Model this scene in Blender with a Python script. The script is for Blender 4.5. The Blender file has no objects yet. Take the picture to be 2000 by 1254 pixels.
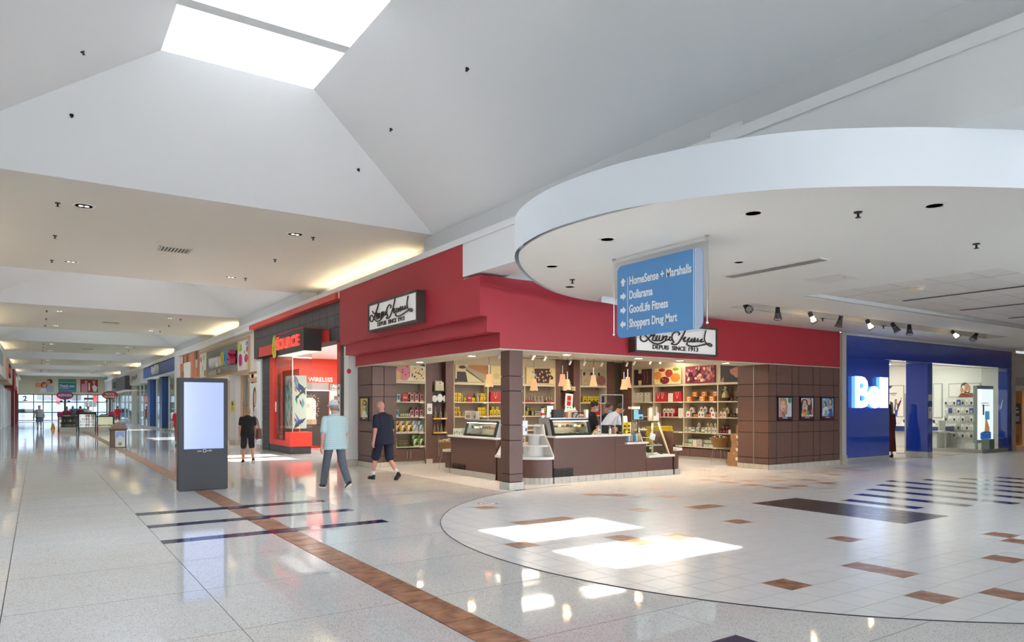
import bpy, bmesh, math, random
from mathutils import Vector, Matrix
R = random.Random(7)
SC = bpy.context.scene
COL = SC.collection
PI = math.pi
# ------------------------------------------------------------------ camera
F_PX, HOR, CAMH = 1374.0, 796.0, 1.55          # focal length and horizon row of the 2000x1254 photograph, eye height
TH = math.atan((1000 - 72) / F_PX)             # yaw from the corridor axis (+y)
cam_d = bpy.data.cameras.new('camera')
cam = bpy.data.objects.new('camera', cam_d)
COL.objects.link(cam)
cam.location = (0, 0, CAMH)
cam.rotation_euler = (PI / 2, 0, -TH)
cam_d.sensor_width = 36
cam_d.lens = 36 * F_PX / 2000
cam_d.shift_y = (HOR - 627) / 2000
cam_d.clip_end = 400
SC.camera = cam
# ------------------------------------------------------------------ sky, sun, exposure
SC.view_settings.view_transform = 'Standard'
SC.view_settings.look = 'None'
SC.view_settings.gamma = 1
SC.view_settings.use_curve_mapping = False
SC.view_settings.exposure = 2.08
W = bpy.data.worlds.new('sky')
SC.world = W
W.use_nodes = True
W.node_tree.nodes['Background'].inputs[0].default_value = (0.83, 0.915, 1.0, 1)
W.node_tree.nodes['Background'].inputs[1].default_value = 3.0
sun_d = bpy.data.lights.new('sun', 'SUN')
sun_d.energy = 4.5
sun_d.angle = 0.018
sun_d.color = (1, 0.96, 0.9)
sun = bpy.data.objects.new('sun', sun_d)
COL.objects.link(sun)
sun.location = (-10, 20, 20)
sun.rotation_euler = Vector((2.86, -2.96, -6.55)).to_track_quat('-Z', 'Y').to_euler()
CY = SC.cycles
CY.max_bounces = 10
CY.diffuse_bounces = 5
CY.glossy_bounces = 4
CY.transparent_max_bounces = 16
CY.transmission_bounces = 4
CY.caustics_reflective = False
CY.caustics_refractive = False
CY.sample_clamp_indirect = 6
CY.use_denoising = True

# ------------------------------------------------------------------ surveying: photo measurement -> point on a known plane
FW = Vector((math.sin(TH), math.cos(TH), 0))
RT = Vector((math.cos(TH), -math.sin(TH), 0))
def ray(u, v): return FW + RT * ((u - 1000) / F_PX) + Vector((0, 0, (HOR - v) / F_PX))
def on_z(u, v, z=0.0):
    d = ray(u, v); return Vector((0, 0, CAMH)) + d * ((z - CAMH) / d.z)
def on_x(u, v, x):
    d = ray(u, v); return Vector((0, 0, CAMH)) + d * (x / d.x)
def on_y(u, v, y):
    d = ray(u, v); return Vector((0, 0, CAMH)) + d * (y / d.y)

# ------------------------------------------------------------------ materials
def lin(h):
    if isinstance(h, str):
        h = h.lstrip('#')
        c = [int(h[i:i + 2], 16) / 255 for i in (0, 2, 4)]
        return tuple(x / 12.92 if x <= 0.04045 else ((x + 0.055) / 1.055) ** 2.4 for x in c)
    return h
MATS = {}
def M(name, col='#808080', rough=0.5, metal=0.0, emit=0.0, ecol=None, spec=0.5, noise=None, bump=None, coat=0.0, vec='Object'):
    if name in MATS: return MATS[name]
    m = bpy.data.materials.new(name)
    m.use_nodes = True
    nt = m.node_tree
    b = nt.nodes['Principled BSDF']
    c = lin(col)
    b.inputs['Base Color'].default_value = (*c, 1)
    b.inputs['Roughness'].default_value = rough
    b.inputs['Metallic'].default_value = metal
    b.inputs['Specular IOR Level'].default_value = spec
    b.inputs['Coat Weight'].default_value = coat
    if emit:
        b.inputs['Emission Color'].default_value = (*lin(ecol or col), 1)
        b.inputs['Emission Strength'].default_value = emit
    if noise or bump:
        tc = nt.nodes.new('ShaderNodeTexCoord')
    if noise:
        sc, amt = noise[0], noise[1]
        n = nt.nodes.new('ShaderNodeTexNoise')
        n.inputs['Scale'].default_value = sc
        n.inputs['Detail'].default_value = 4
        nt.links.new(tc.outputs[vec], n.inputs['Vector'])
        r = nt.nodes.new('ShaderNodeValToRGB')
        r.color_ramp.elements[0].position = 0.3
        r.color_ramp.elements[1].position = 0.7
        c2 = lin(noise[2]) if len(noise) > 2 else tuple(min(1, x * (1 + amt)) for x in c)
        c1 = tuple(x * (1 - amt) for x in c)
        r.color_ramp.elements[0].color = (*c1, 1)
        r.color_ramp.elements[1].color = (*c2, 1)
        nt.links.new(n.outputs['Fac'], r.inputs['Fac'])
        nt.links.new(r.outputs['Color'], b.inputs['Base Color'])
    if bump:
        n2 = nt.nodes.new('ShaderNodeTexNoise')
        n2.inputs['Scale'].default_value = bump[0]
        n2.inputs['Detail'].default_value = 3
        nt.links.new(tc.outputs[vec], n2.inputs['Vector'])
        bp = nt.nodes.new('ShaderNodeBump')
        bp.inputs['Strength'].default_value = bump[1]
        bp.inputs['Distance'].default_value = bump[2] if len(bump) > 2 else 0.01
        nt.links.new(n2.outputs['Fac'], bp.inputs['Height'])
        nt.links.new(bp.outputs['Normal'], b.inputs['Normal'])
    MATS[name] = m
    return m
def glass(name, tint='#f2f7f5', refl=1.0):
    if name in MATS: return MATS[name]
    m = bpy.data.materials.new(name)
    m.use_nodes = True
    nt = m.node_tree
    nt.nodes.remove(nt.nodes['Principled BSDF'])
    out = nt.nodes['Material Output']
    t = nt.nodes.new('ShaderNodeBsdfTransparent')
    t.inputs[0].default_value = (*lin(tint), 1)
    g = nt.nodes.new('ShaderNodeBsdfGlossy')
    g.inputs['Roughness'].default_value = 0.02
    f = nt.nodes.new('ShaderNodeLayerWeight'); f.inputs['Blend'].default_value = 0.5
    pw = nt.nodes.new('ShaderNodeMath'); pw.operation = 'POWER'; pw.inputs[1].default_value = 4.0
    nt.links.new(f.outputs['Facing'], pw.inputs[0])
    mu = nt.nodes.new('ShaderNodeMath'); mu.operation = 'MULTIPLY_ADD'; mu.inputs[1].default_value = 0.7 * refl; mu.inputs[2].default_value = 0.03 * refl
    nt.links.new(pw.outputs[0], mu.inputs[0])
    mx = nt.nodes.new('ShaderNodeMixShader')
    nt.links.new(mu.outputs[0], mx.inputs[0])
    nt.links.new(t.outputs[0], mx.inputs[1])
    nt.links.new(g.outputs[0], mx.inputs[2])
    nt.links.new(mx.outputs[0], out.inputs[0])
    MATS[name] = m
    return m
def terrazzo():
    m = M('terrazzo', '#d9d6d0', 0.055, spec=0.6)
    nt = m.node_tree; b = nt.nodes['Principled BSDF']
    tc = nt.nodes.new('ShaderNodeTexCoord')
    v = nt.nodes.new('ShaderNodeTexVoronoi'); v.inputs['Scale'].default_value = 150
    nt.links.new(tc.outputs['Object'], v.inputs['Vector'])
    r = nt.nodes.new('ShaderNodeValToRGB')
    e = r.color_ramp.elements
    e[0].position = 0.0; e[0].color = (*lin('#b3b0ab'), 1)
    e[1].position = 1.0; e[1].color = (*lin('#f0efed'), 1)
    for p, c in ((0.12, '#d0cdc8'), (0.3, '#e6e5e2'), (0.6, '#eceae8')):
        x = e.new(p); x.color = (*lin(c), 1)
    sp = nt.nodes.new('ShaderNodeSeparateColor')
    nt.links.new(v.outputs['Color'], sp.inputs[0])
    nt.links.new(sp.outputs[0], r.inputs['Fac'])
    n = nt.nodes.new('ShaderNodeTexNoise'); n.inputs['Scale'].default_value = 0.5
    nt.links.new(tc.outputs['Object'], n.inputs['Vector'])
    mx = nt.nodes.new('ShaderNodeMix'); mx.data_type = 'RGBA'; mx.blend_type = 'MULTIPLY'
    mx.inputs[0].default_value = 0.15
    nt.links.new(r.outputs['Color'], mx.inputs[6]); nt.links.new(n.outputs['Color'], mx.inputs[7])
    nt.links.new(r.outputs['Color'], b.inputs['Base Color'])
    # slight waviness of the polished slab stretches reflections
    mp = nt.nodes.new('ShaderNodeMapping'); mp.inputs['Scale'].default_value = (0.25, 1.9, 1)
    nt.links.new(tc.outputs['Object'], mp.inputs['Vector'])
    n2 = nt.nodes.new('ShaderNodeTexNoise'); n2.inputs['Scale'].default_value = 1.1; n2.inputs['Detail'].default_value = 1
    nt.links.new(mp.outputs[0], n2.inputs['Vector'])
    bp = nt.nodes.new('ShaderNodeBump'); bp.inputs['Strength'].default_value = 0.25; bp.inputs['Distance'].default_value = 0.012
    nt.links.new(n2.outputs['Fac'], bp.inputs['Height'])
    nt.links.new(bp.outputs['Normal'], b.inputs['Normal'])
    return m

# ------------------------------------------------------------------ mesh building
class MB:
    def __init__(s): s.v = []; s.f = []; s.m = []
    def add(s, vs, fs, mi=0):
        o = len(s.v); s.v += [tuple(p) for p in vs]
        s.f += [tuple(i + o for i in f) for f in fs]; s.m += [mi] * len(fs); return s
    def box(s, x0, x1, y0, y1, z0, z1, mi=0):
        x0, x1 = min(x0, x1), max(x0, x1); y0, y1 = min(y0, y1), max(y0, y1); z0, z1 = min(z0, z1), max(z0, z1)
        return s.add([(x0, y0, z0), (x1, y0, z0), (x1, y1, z0), (x0, y1, z0), (x0, y0, z1), (x1, y0, z1), (x1, y1, z1), (x0, y1, z1)],
                     [(3, 2, 1, 0), (4, 5, 6, 7), (0, 1, 5, 4), (1, 2, 6, 5), (2, 3, 7, 6), (3, 0, 4, 7)], mi)
    def obox(s, c, size, rot=(0, 0, 0), mi=0):
        from mathutils import Euler
        e = Euler(rot).to_matrix(); c = Vector(c); a, b, d = (x / 2 for x in size)
        P = [c + e @ Vector(q) for q in ((-a, -b, -d), (a, -b, -d), (a, b, -d), (-a, b, -d), (-a, -b, d), (a, -b, d), (a, b, d), (-a, b, d))]
        return s.add(P, [(3, 2, 1, 0), (4, 5, 6, 7), (0, 1, 5, 4), (1, 2, 6, 5), (2, 3, 7, 6), (3, 0, 4, 7)], mi)
    def prism(s, poly, a0, a1, ax='z', mi=0):
        n = len(poly)
        f = {'z': lambda p, a: (p[0], p[1], a), 'y': lambda p, a: (p[0], a, p[1]), 'x': lambda p, a: (a, p[0], p[1])}[ax]
        vs = [f(p, a0) for p in poly] + [f(p, a1) for p in poly]
        fs = [tuple(range(n))[::-1], tuple(range(n, 2 * n))] + [(i, (i + 1) % n, n + (i + 1) % n, n + i) for i in range(n)]
        return s.add(vs, fs, mi)
    def cone(s, p0, p1, r0, r1=None, n=12, mi=0, caps=True):
        r1 = r0 if r1 is None else r1
        p0, p1 = Vector(p0), Vector(p1); d = (p1 - p0).normalized()
        a = d.orthogonal().normalized(); b = d.cross(a)
        vs = []
        for p, r in ((p0, r0), (p1, r1)):
            vs += [p + (a * math.cos(2 * PI * i / n) + b * math.sin(2 * PI * i / n)) * r for i in range(n)]
        fs = [(i, (i + 1) % n, n + (i + 1) % n, n + i) for i in range(n)]
        if caps: fs += [tuple(range(n))[::-1], tuple(range(n, 2 * n))]
        return s.add(vs, fs, mi)
    def tube(s, pts, r, n=8, mi=0, closed=False):
        P = [Vector(p) for p in pts]; k = len(P)
        if k < 2: return s
        t0 = (P[1] - P[0]).normalized(); a = t0.orthogonal().normalized(); vs = []
        for i, p in enumerate(P):
            t = (P[min(i + 1, k - 1)] - P[max(i - 1, 0)])
            t = t.normalized() if t.length > 1e-9 else t0
            a = (a - t * a.dot(t)); a = a.normalized() if a.length > 1e-6 else t.orthogonal().normalized()
            b = t.cross(a); rr = r[i] if isinstance(r, (list, tuple)) else r
            vs += [p + (a * math.cos(2 * PI * j / n) + b * math.sin(2 * PI * j / n)) * rr for j in range(n)]
        fs = [(i * n + j, i * n + (j + 1) % n, (i + 1) * n + (j + 1) % n, (i + 1) * n + j) for i in range(k - 1) for j in range(n)]
        fs += [tuple(range(n))[::-1], tuple(range((k - 1) * n, k * n))]
        return s.add(vs, fs, mi)
    def lathe(s, prof, c=(0, 0, 0), n=20, mi=0, ang=2 * PI, caps=True):
        vs = []
        for r, z in prof: vs += [(c[0] + r * math.cos(ang * i / n), c[1] + r * math.sin(ang * i / n), c[2] + z) for i in range(n)]
        fs = [(i * n + j, i * n + (j + 1) % n, (i + 1) * n + (j + 1) % n, (i + 1) * n + j) for i in range(len(prof) - 1) for j in range(n)]
        if caps and prof[0][0] > 1e-4: fs.append(tuple(range(n))[::-1])
        if caps and prof[-1][0] > 1e-4: fs.append(tuple(range((len(prof) - 1) * n, len(prof) * n)))
        return s.add(vs, fs, mi)
    def ell(s, c, r, n=12, mi=0, rz=0):
        if not isinstance(r, (tuple, list)): r = (r, r, r)
        k = max(4, n // 2); vs = [(c[0], c[1], c[2] - r[2])]
        ca, sa = math.cos(rz), math.sin(rz)
        for i in range(1, k):
            t = -PI / 2 + PI * i / k
            for j in range(n):
                x, y = r[0] * math.cos(t) * math.cos(2 * PI * j / n), r[1] * math.cos(t) * math.sin(2 * PI * j / n)
                vs.append((c[0] + x * ca - y * sa, c[1] + x * sa + y * ca, c[2] + r[2] * math.sin(t)))
        vs.append((c[0], c[1], c[2] + r[2])); L = len(vs) - 1
        fs = [(0, 1 + (j + 1) % n, 1 + j) for j in range(n)]
        fs += [(1 + i * n + j, 1 + i * n + (j + 1) % n, 1 + (i + 1) * n + (j + 1) % n, 1 + (i + 1) * n + j) for i in range(k - 2) for j in range(n)]
        fs += [(1 + (k - 2) * n + j, 1 + (k - 2) * n + (j + 1) % n, L) for j in range(n)]
        return s.add(vs, fs, mi)
    def quad(s, a, b, c, d, mi=0): return s.add([a, b, c, d], [(0, 1, 2, 3)], mi)
    def xf(s, mat):
        s.v = [tuple(mat @ Vector(p)) for p in s.v]; return s
    def build(s, name, mats, parent=None, smooth=False, bevel=0, origin=None, kind=None):
        me = bpy.data.meshes.new(name)
        base = LOC.get(parent.name, (0, 0, 0)) if parent is not None else (origin or (0, 0, 0))
        me.from_pydata([(p[0] - base[0], p[1] - base[1], p[2] - base[2]) for p in s.v], [], s.f)
        mats = mats if isinstance(mats, (list, tuple)) else [mats]
        for m in mats: me.materials.append(m)
        if len(mats) > 1: me.polygons.foreach_set('material_index', s.m)
        if smooth:
            me.polygons.foreach_set('use_smooth', [True] * len(s.f))
            try: me.set_sharp_from_angle(angle=math.radians(40))
            except Exception: pass
        me.update()
        o = link(name, me, parent, base)
        if kind: o['kind'] = kind
        if bevel:
            bv = o.modifiers.new('bevel', 'BEVEL'); bv.width = bevel; bv.segments = 2; bv.limit_method = 'ANGLE'
        return o
LOC = {}
def link(name, data, parent=None, base=(0, 0, 0)):
    o = bpy.data.objects.new(name, data); COL.objects.link(o)
    if parent is not None: o.parent = parent
    else: o.location = base
    LOC[o.name] = tuple(base)
    return o
def tag(o, label=None, cat=None, group=None, kind=None):
    if label: o['label'] = label
    if cat: o['category'] = cat
    if group: o['group'] = group
    if kind: o['kind'] = kind
    return o
def thing(name, label, cat, loc=(0, 0, 0), group=None):
    o = bpy.data.objects.new(name, None); COL.objects.link(o)
    o.location = loc; o.empty_display_size = 0.1
    LOC[o.name] = tuple(loc)
    return tag(o, label, cat, group)
def dup(o, loc=None, rz=None, label=None, group=None, parent=None, scale=None):
    c = o.copy(); COL.objects.link(c)
    if parent is not None: c.parent = parent
    if loc is not None: c.location = loc
    if rz is not None: c.rotation_euler[2] = rz
    if scale is not None: c.scale = (scale, scale, scale) if not isinstance(scale, tuple) else scale
    if label: c['label'] = label
    if group: c['group'] = group
    for ch in list(o.children): dup(ch, parent=c)
    return c
def bx(name, m, x0, x1, y0, y1, z0, z1, parent=None, bevel=0): return MB().box(x0, x1, y0, y1, z0, z1).build(name, m, parent, bevel=bevel)
def struct(o): o['kind'] = 'structure'; return o

# frames: a wall plane with local axes (u along, v up, n out of the wall)
def frame(o, u, n): # returns matrix mapping (u, out, up)
    u, n = Vector(u), Vector(n); w = Vector((0, 0, 1))
    return Matrix(((u.x, n.x, w.x, o[0]), (u.y, n.y, w.y, o[1]), (u.z, n.z, w.z, o[2]), (0, 0, 0, 1)))
FACE_CORR = lambda y, z, x: frame((x, y, z), (0, -1, 0), (-1, 0, 0))   # wall facing the corridor (-x): u runs towards the camera
FACE_CAM = lambda x, z, y: frame((x, y, z), (1, 0, 0), (0, -1, 0))     # wall facing -y: u runs to +x
def fit(o, fr, u0, u1, v0, v1):
    """stretch lettering o to fill the rectangle u0..u1, v0..v1 of frame fr"""
    b = Vector(LOC[o.parent.name]) if o.parent else Vector((0, 0, 0)); inv = fr.inverted()
    q = [inv @ (Vector(v.co) + b) for v in o.data.vertices]
    a0, a1, c0, c1 = min(p.x for p in q), max(p.x for p in q), min(p.z for p in q), max(p.z for p in q)
    for v, p in zip(o.data.vertices, q):
        v.co = fr @ Vector((u0 + (p.x - a0) / (a1 - a0) * (u1 - u0), p.y, v0 + (p.z - c0) / (c1 - c0) * (v1 - v0))) - b
    return o
TXT = {}
def text(body, size, mat, fr, depth=0.02, parent=None, name='lettering', align='LEFT', bold=0.0, sx=1.0, spacing=1.0, kind=None):
    """Lettering lying on frame fr (u right, v up), extruded outwards by depth."""
    key = (body, size, depth, align, bold, sx, spacing)
    if key not in TXT:
        cu = bpy.data.curves.new('t', 'FONT'); cu.body = body; cu.size = size; cu.extrude = depth / 2; cu.align_x = align
        cu.offset = bold; cu.space_character = spacing; cu.resolution_u = 3
        o = bpy.data.objects.new('t', cu); COL.objects.link(o)
        dg = bpy.context.evaluated_depsgraph_get()
        me = bpy.data.meshes.new_from_object(o.evaluated_get(dg))
        TXT[key] = ([tuple(v.co) for v in me.vertices], [tuple(p.vertices) for p in me.polygons])
        bpy.data.objects.remove(o); bpy.data.curves.remove(cu); bpy.data.meshes.remove(me)
    vs, fs = TXT[key]
    mb = MB(); mb.add([tuple(fr @ Vector((p[0] * sx, depth / 2 + p[2], p[1]))) for p in vs], [f[::-1] for f in fs])
    return mb.build(name, mat, parent)
def flat(fr, shapes, mats, name, parent, t=0.002):
    """Flat print: polygons / ellipses laid on a frame. shape = ('p', mi, [(u,v)..]) or ('e', mi, u, v, ru, rv[, rot]) or ('r', mi, u0, u1, v0, v1)"""
    mb = MB()
    for i, s in enumerate(shapes):
        if s[0] == 'p': P = s[2]
        elif s[0] == 'r': P = [(s[2], s[4]), (s[3], s[4]), (s[3], s[5]), (s[2], s[5])]
        else:
            a = s[6] if len(s) > 6 else 0; n = 12
            P = [(s[2] + s[4] * math.cos(2 * PI * k / n) * math.cos(a) - s[5] * math.sin(2 * PI * k / n) * math.sin(a),
                  s[3] + s[4] * math.cos(2 * PI * k / n) * math.sin(a) + s[5] * math.sin(2 * PI * k / n) * math.cos(a)) for k in range(n)]
        z = t + 0.0004 * i
        mb.add([tuple(fr @ Vector((p[0], z, p[1]))) for p in P], [tuple(range(len(P)))], s[1])
    return mb.build(name, mats, parent)
def smooth_path(pts, n=5):
    P = [Vector((*p, 0)) if len(p) == 2 else Vector(p) for p in pts]; out = []
    for i in range(len(P) - 1):
        a, b, c, d = P[max(i - 1, 0)], P[i], P[i + 1], P[min(i + 2, len(P) - 1)]
        for k in range(n):
            t = k / n
            out.append(0.5 * ((2 * b) + (c - a) * t + (2 * a - 5 * b + 4 * c - d) * t * t + (3 * b - a - 3 * c + d) * t ** 3))
    out.append(P[-1]); return out
ORD = ['first', 'second', 'third', 'fourth', 'fifth', 'sixth', 'seventh', 'eighth', 'ninth', 'tenth', 'eleventh', 'twelfth', 'thirteenth', 'fourteenth', 'fifteenth', 'sixteenth',
       'seventeenth', 'eighteenth', 'nineteenth', 'twentieth']
def area(name, loc, power, sx, sy, col=(1, .93, .82), rot=(0, 0, 0), parent=None):
    l = bpy.data.lights.new(name, 'AREA'); l.shape = 'RECTANGLE'; l.size = sx; l.size_y = sy; l.energy = power * .8; l.color = col
    o = bpy.data.objects.new(name, l); COL.objects.link(o); o.location = loc; o.rotation_euler = rot; return o
def point(name, loc, power, col=(1, .9, .75), r=.05):
    l = bpy.data.lights.new(name, 'POINT'); l.energy = power; l.color = col; l.shadow_soft_size = r
    o = bpy.data.objects.new(name, l); COL.objects.link(o); o.location = loc; return o
def spot(name, loc, tgt, power, ang=1.2, col=(1, .93, .8), r=.04):
    l = bpy.data.lights.new(name, 'SPOT'); l.energy = power; l.color = col; l.shadow_soft_size = r; l.spot_size = ang; l.spot_blend = .5
    o = bpy.data.objects.new(name, l); COL.objects.link(o); o.location = loc
    o.rotation_euler = (Vector(tgt) - Vector(loc)).to_track_quat('-Z', 'Y').to_euler(); return o
# ------------------------------------------------------------------ common materials
WHITE = M('white_paint', '#e6e6e5', 0.6, bump=(180, 0.08, 0.002))
CEIL = M('ceiling_paint', '#e6e7e8', 0.7)
BEIGE = M('warm_ceiling_paint', '#d9d4ca', 0.75, bump=(120, 0.1, 0.002))
TEX = M('orange_peel_wall', '#d0d1d1', 0.7, bump=(60, 0.5, 0.006))
BROWN = M('brown_laminate', '#6e5047', 0.42, noise=(14, 0.06))
BROWN2 = M('brown_counter', '#66463b', 0.45, noise=(30, 0.07))
JOINT = M('dark_joint', '#1d1513', 0.7)
STONE = M('base_tile', '#c9c1b4', 0.5, noise=(9, 0.08))
TILEW = M('floor_tile_white', '#eeeeee', 0.22, spec=0.5, noise=(5, 0.03))
GROUT = M('grout', '#57524c', 0.85)
RUST = M('rust_slate_tile', '#8f5a40', 0.28, noise=(7, 0.3, '#c9987a'), bump=(25, 0.25, 0.004))
NAVY = M('navy_tile', '#1b2352', 0.12, noise=(10, 0.15))
SLATE = M('dark_slate_tile', '#45403d', 0.22, noise=(14, 0.2), bump=(14, 0.6, 0.008))
TERR = terrazzo()
RED = M('crimson_paint', '#b22c3a', 0.5)
DARKM = M('dark_metal', '#26262a', 0.4, metal=0.6)
CHROME = M('chrome', '#c9cbcc', 0.2, metal=1)
STEEL = M('brushed_steel', '#b4b5b4', 0.35, metal=0.9)
BLACK = M('black_plastic', '#15151a', 0.4)
CREAM = M('cream_laminate', '#cdbfa4', 0.5)
WPLA = M('white_laminate', '#e6e2dc', 0.35)
GLASS = glass('clear_glass')
GLASS2 = glass('green_glass', '#dcebe6')
ACRY = glass('acrylic', '#f4f6f8', 0.9)
PAPER = M('white_card', '#e9e6df', 0.6)
# ================================================================== FLOOR
def clip(poly, inside, cut):
    out = []
    for i in range(len(poly)):
        a, b = poly[i - 1], poly[i]; ia, ib = inside(a), inside(b)
        if ia != ib: out.append(cut(a, b))
        if ib: out.append(b)
    return out
FC, FR = (8.85, 6.05), 4.93
def bis(a, b):
    ins = lambda p: math.hypot(p[0] - FC[0], p[1] - FC[1]) <= FR
    lo, hi = (a, b) if ins(a) else (b, a)
    for _ in range(18):
        m = ((lo[0] + hi[0]) / 2, (lo[1] + hi[1]) / 2)
        if ins(m): lo = m
        else: hi = m
    return lo
floor = struct(MB().box(-2.6, 46, -18, 100, -0.3, -0.012).build('floor', GROUT))
mb = MB()
P = [(FC[0] + FR * math.cos(PI / 2 + PI * i / 60), FC[1] + FR * math.sin(PI / 2 + PI * i / 60)) for i in range(61)]
mb.prism([(46, 1.12)] [:0] + P + [(46, 1.12), (46, 10.98)], -0.01, 0.0015)
mb.build('tile_bed', GROUT, floor)
# edge trim round the tiled apse
tr = MB()
ring = [(FC[0] + (FR + 0.006) * math.cos(PI / 2 + PI * i / 60), FC[1] + (FR + 0.006) * math.sin(PI / 2 + PI * i / 60), 0.0025) for i in range(61)]
tr.tube(ring, 0.0045, 6); tr.build('edge_strip', DARKM, floor)
# terrazzo panels
XB = [(-2.55, -0.22), (-0.22, 1.19), (1.19, 2.41), (2.71, 3.96), (3.96, 7.4)]
NAVY_Y = [(8.83, 9.08), (10.09, 10.34), (11.33, 11.58)]
j = 0.003
ys = [2.53 + 1.3 * k for k in range(34)]
for (x0, x1) in XB:
    for a, b in zip(ys[:-1], ys[1:]):
        cuts = [a]
        if 1.1 < x0 < 3.5:
            for n0, n1 in NAVY_Y:
                if a < n0 < b or a < n1 < b: cuts += [max(a, n0), min(b, n1)]
        cuts.append(b)
        for c0, c1 in zip(cuts[0::2], cuts[1::2]):
            if c1 - c0 > 0.05: bx('terrazzo_panel', TERR, x0 + j, x1 - j, c0 + j, c1 - j, -0.02, 0, floor)
jl = MB()
for (x0, x1) in XB:
    for yy in ys[:22]:
        if not any(n0 - .02 < yy < n1 + .02 for n0, n1 in NAVY_Y): jl.box(x0, x1, yy - .0035, yy + .0035, -.02, .0004)
jl.build('joint_lines', M('joint_grey', '#8a867f', .8), floor)['kind'] = 'stuff'
far = MB()
for (x0, x1) in XB:
    far.box(x0 + j, x1 - j, ys[-1] + j, 97, -0.02, 0)
    far.box(x0 + j, x1 - j, -18, ys[0] - j, -0.02, 0)
far.box(7.4 + j, 12, 17.8, 97, -0.02, 0)
far.box(7.4 + j, 46, -18, 1.1, -0.02, -0.001)
o = far.build('terrazzo_field', TERR, floor); o['kind'] = 'stuff'
# rust border tiles down the corridor, navy cross bands
st = MB(); cell = None
y = 2.6; k = 0
while y < 96:
    y1 = y + 0.31
    if not any(n0 - 0.02 < (y + y1) / 2 < n1 + 0.02 for n0, n1 in NAVY_Y):
        lo, hi = y, y1
        for n0, n1 in NAVY_Y:
            if lo < n0 < hi: hi = n0
            if lo < n1 < hi: lo = n1
        if k < 130:
            MB().box(2.417, 2.703, lo + .005, hi - .005, -0.02, 0.0005).build('border_tile', RUST, floor)
        else: st.box(2.41 + j, 2.71 - j, lo + j, hi - j, -0.02, 0.0005)
        k += 1
    y = y1
o = st.build('border_tile_run', RUST, floor); o['kind'] = 'stuff'
for n0, n1 in NAVY_Y:
    for i in range(9):
        w = (3.96 - 1.19) / 9
        bx('navy_tile', NAVY, 1.19 + i * w + j, 1.19 + (i + 1) * w - j, n0 + j, n1 - j, -0.02, 0.0005, floor)
bx('navy_tile', NAVY, 3.64, 3.95, 2.82, 3.12, -0.02, 0.0006, floor)
# cross-mall tiles, 0.3048 m grid
T = 0.3048; GX, GY = 5.29, 2.69
brown = set(); navy = set(); slate = set()
def cellof(x, y): return (int(math.floor((x - GX) / T + 1e-6)), int(math.floor((y - GY) / T + 1e-6)))
for u, v in [(1534, 1142), (1686, 1107), (1752, 1120), (1818, 1168), (1950, 1090), (1958, 1163), (1012, 1065), (1035, 1020), (1065, 1016), (1095, 1013), (1210, 1050), (1240, 1055), (1310, 1047),
             (1245, 996), (1355, 990), (1390, 989), (1438, 1018), (1647, 1051), (1952, 1043), (940, 991), (1166, 967), (1195, 968), (1274, 954), (1300, 969), (1372, 936), (1403, 942), (1425, 931),
             (1455, 938), (1468, 946), (1502, 953), (1512, 932), (1520, 940), (1558, 949), (1610, 943), (1545, 924), (1575, 936), (1600, 922), (1640, 929), (1680, 920), (1700, 926), (1720, 934), (1760, 922),
             (1800, 912), (1850, 921), (1720, 912), (1780, 930), (1990, 1060), (1640, 915)]:
    p = on_z(u, v); brown.add(cellof(p.x, p.y))
cx, cy = cellof(9.6, 4.9)
for i in range(4):
    for q in range(8): slate.add((cx + i, cy + q))
c0 = cellof(11.2, 5.5)
for kk, nn in enumerate([4, 6, 8, 10, 12, 10, 8, 6]):
    for q in range(nn): navy.add((c0[0] + 3 * kk, c0[1] + 2 - nn // 2 + q))
cells = []
for i in range(-6, 90):
    for q in range(-6, 28):
        x0, y0 = GX + i * T, GY + q * T
        poly = [(x0 + .003, y0 + .003), (x0 + T - .003, y0 + .003), (x0 + T - .003, y0 + T - .003), (x0 + .003, y0 + T - .003)]
        if x0 > 32 or y0 > 10.9 or y0 + T < 1.12: continue
        if x0 < FC[0]:
            ins = lambda p: p[0] > FC[0] or math.hypot(p[0] - FC[0], p[1] - FC[1]) <= FR
            if not any(ins(p) for p in poly): continue
            if not all(ins(p) for p in poly):
                poly = clip(poly, ins, bis)
                if len(poly) < 3: continue
        cells.append((x0 * FW.x + y0 * FW.y, i, q, poly))
cells.sort()
whole = {}
rest = {0: MB(), 1: MB(), 2: MB(), 3: MB()}
TM = [TILEW, RUST, NAVY, SLATE]; TN = ['floor_tile', 'rust_tile', 'navy_tile', 'slate_tile']; cnt = [0] * 4
for d, i, q, poly in cells:
    t = 1 if (i, q) in brown else 2 if (i, q) in navy else 3 if (i, q) in slate else 0
    x0, y0 = GX + i * T, GY + q * T
    inframe = abs((x0 * RT.x + y0 * RT.y) / max(d, .1)) < 0.76 and d > 4
    if cnt[t] < (290 if t == 0 else 150) and inframe:
        cnt[t] += 1
        if len(poly) == 4 and abs(poly[2][0] - poly[0][0] - T + .006) < 1e-6 and abs(poly[2][1] - poly[0][1] - T + .006) < 1e-6:
            if t not in whole:
                w = MB().box(0, T - .006, 0, T - .006, -0.006, 0); me = w.build(TN[t], TM[t], floor); whole[t] = me.data; o = me
            else:
                o = link(TN[t], whole[t], floor)
            o.location = (poly[0][0], poly[0][1], 0.004)
        else: MB().prism(poly, -0.002, 0.004).build(TN[t], TM[t], floor)
    else: rest[t].prism(poly, -0.002, 0.004, mi=0)
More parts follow.
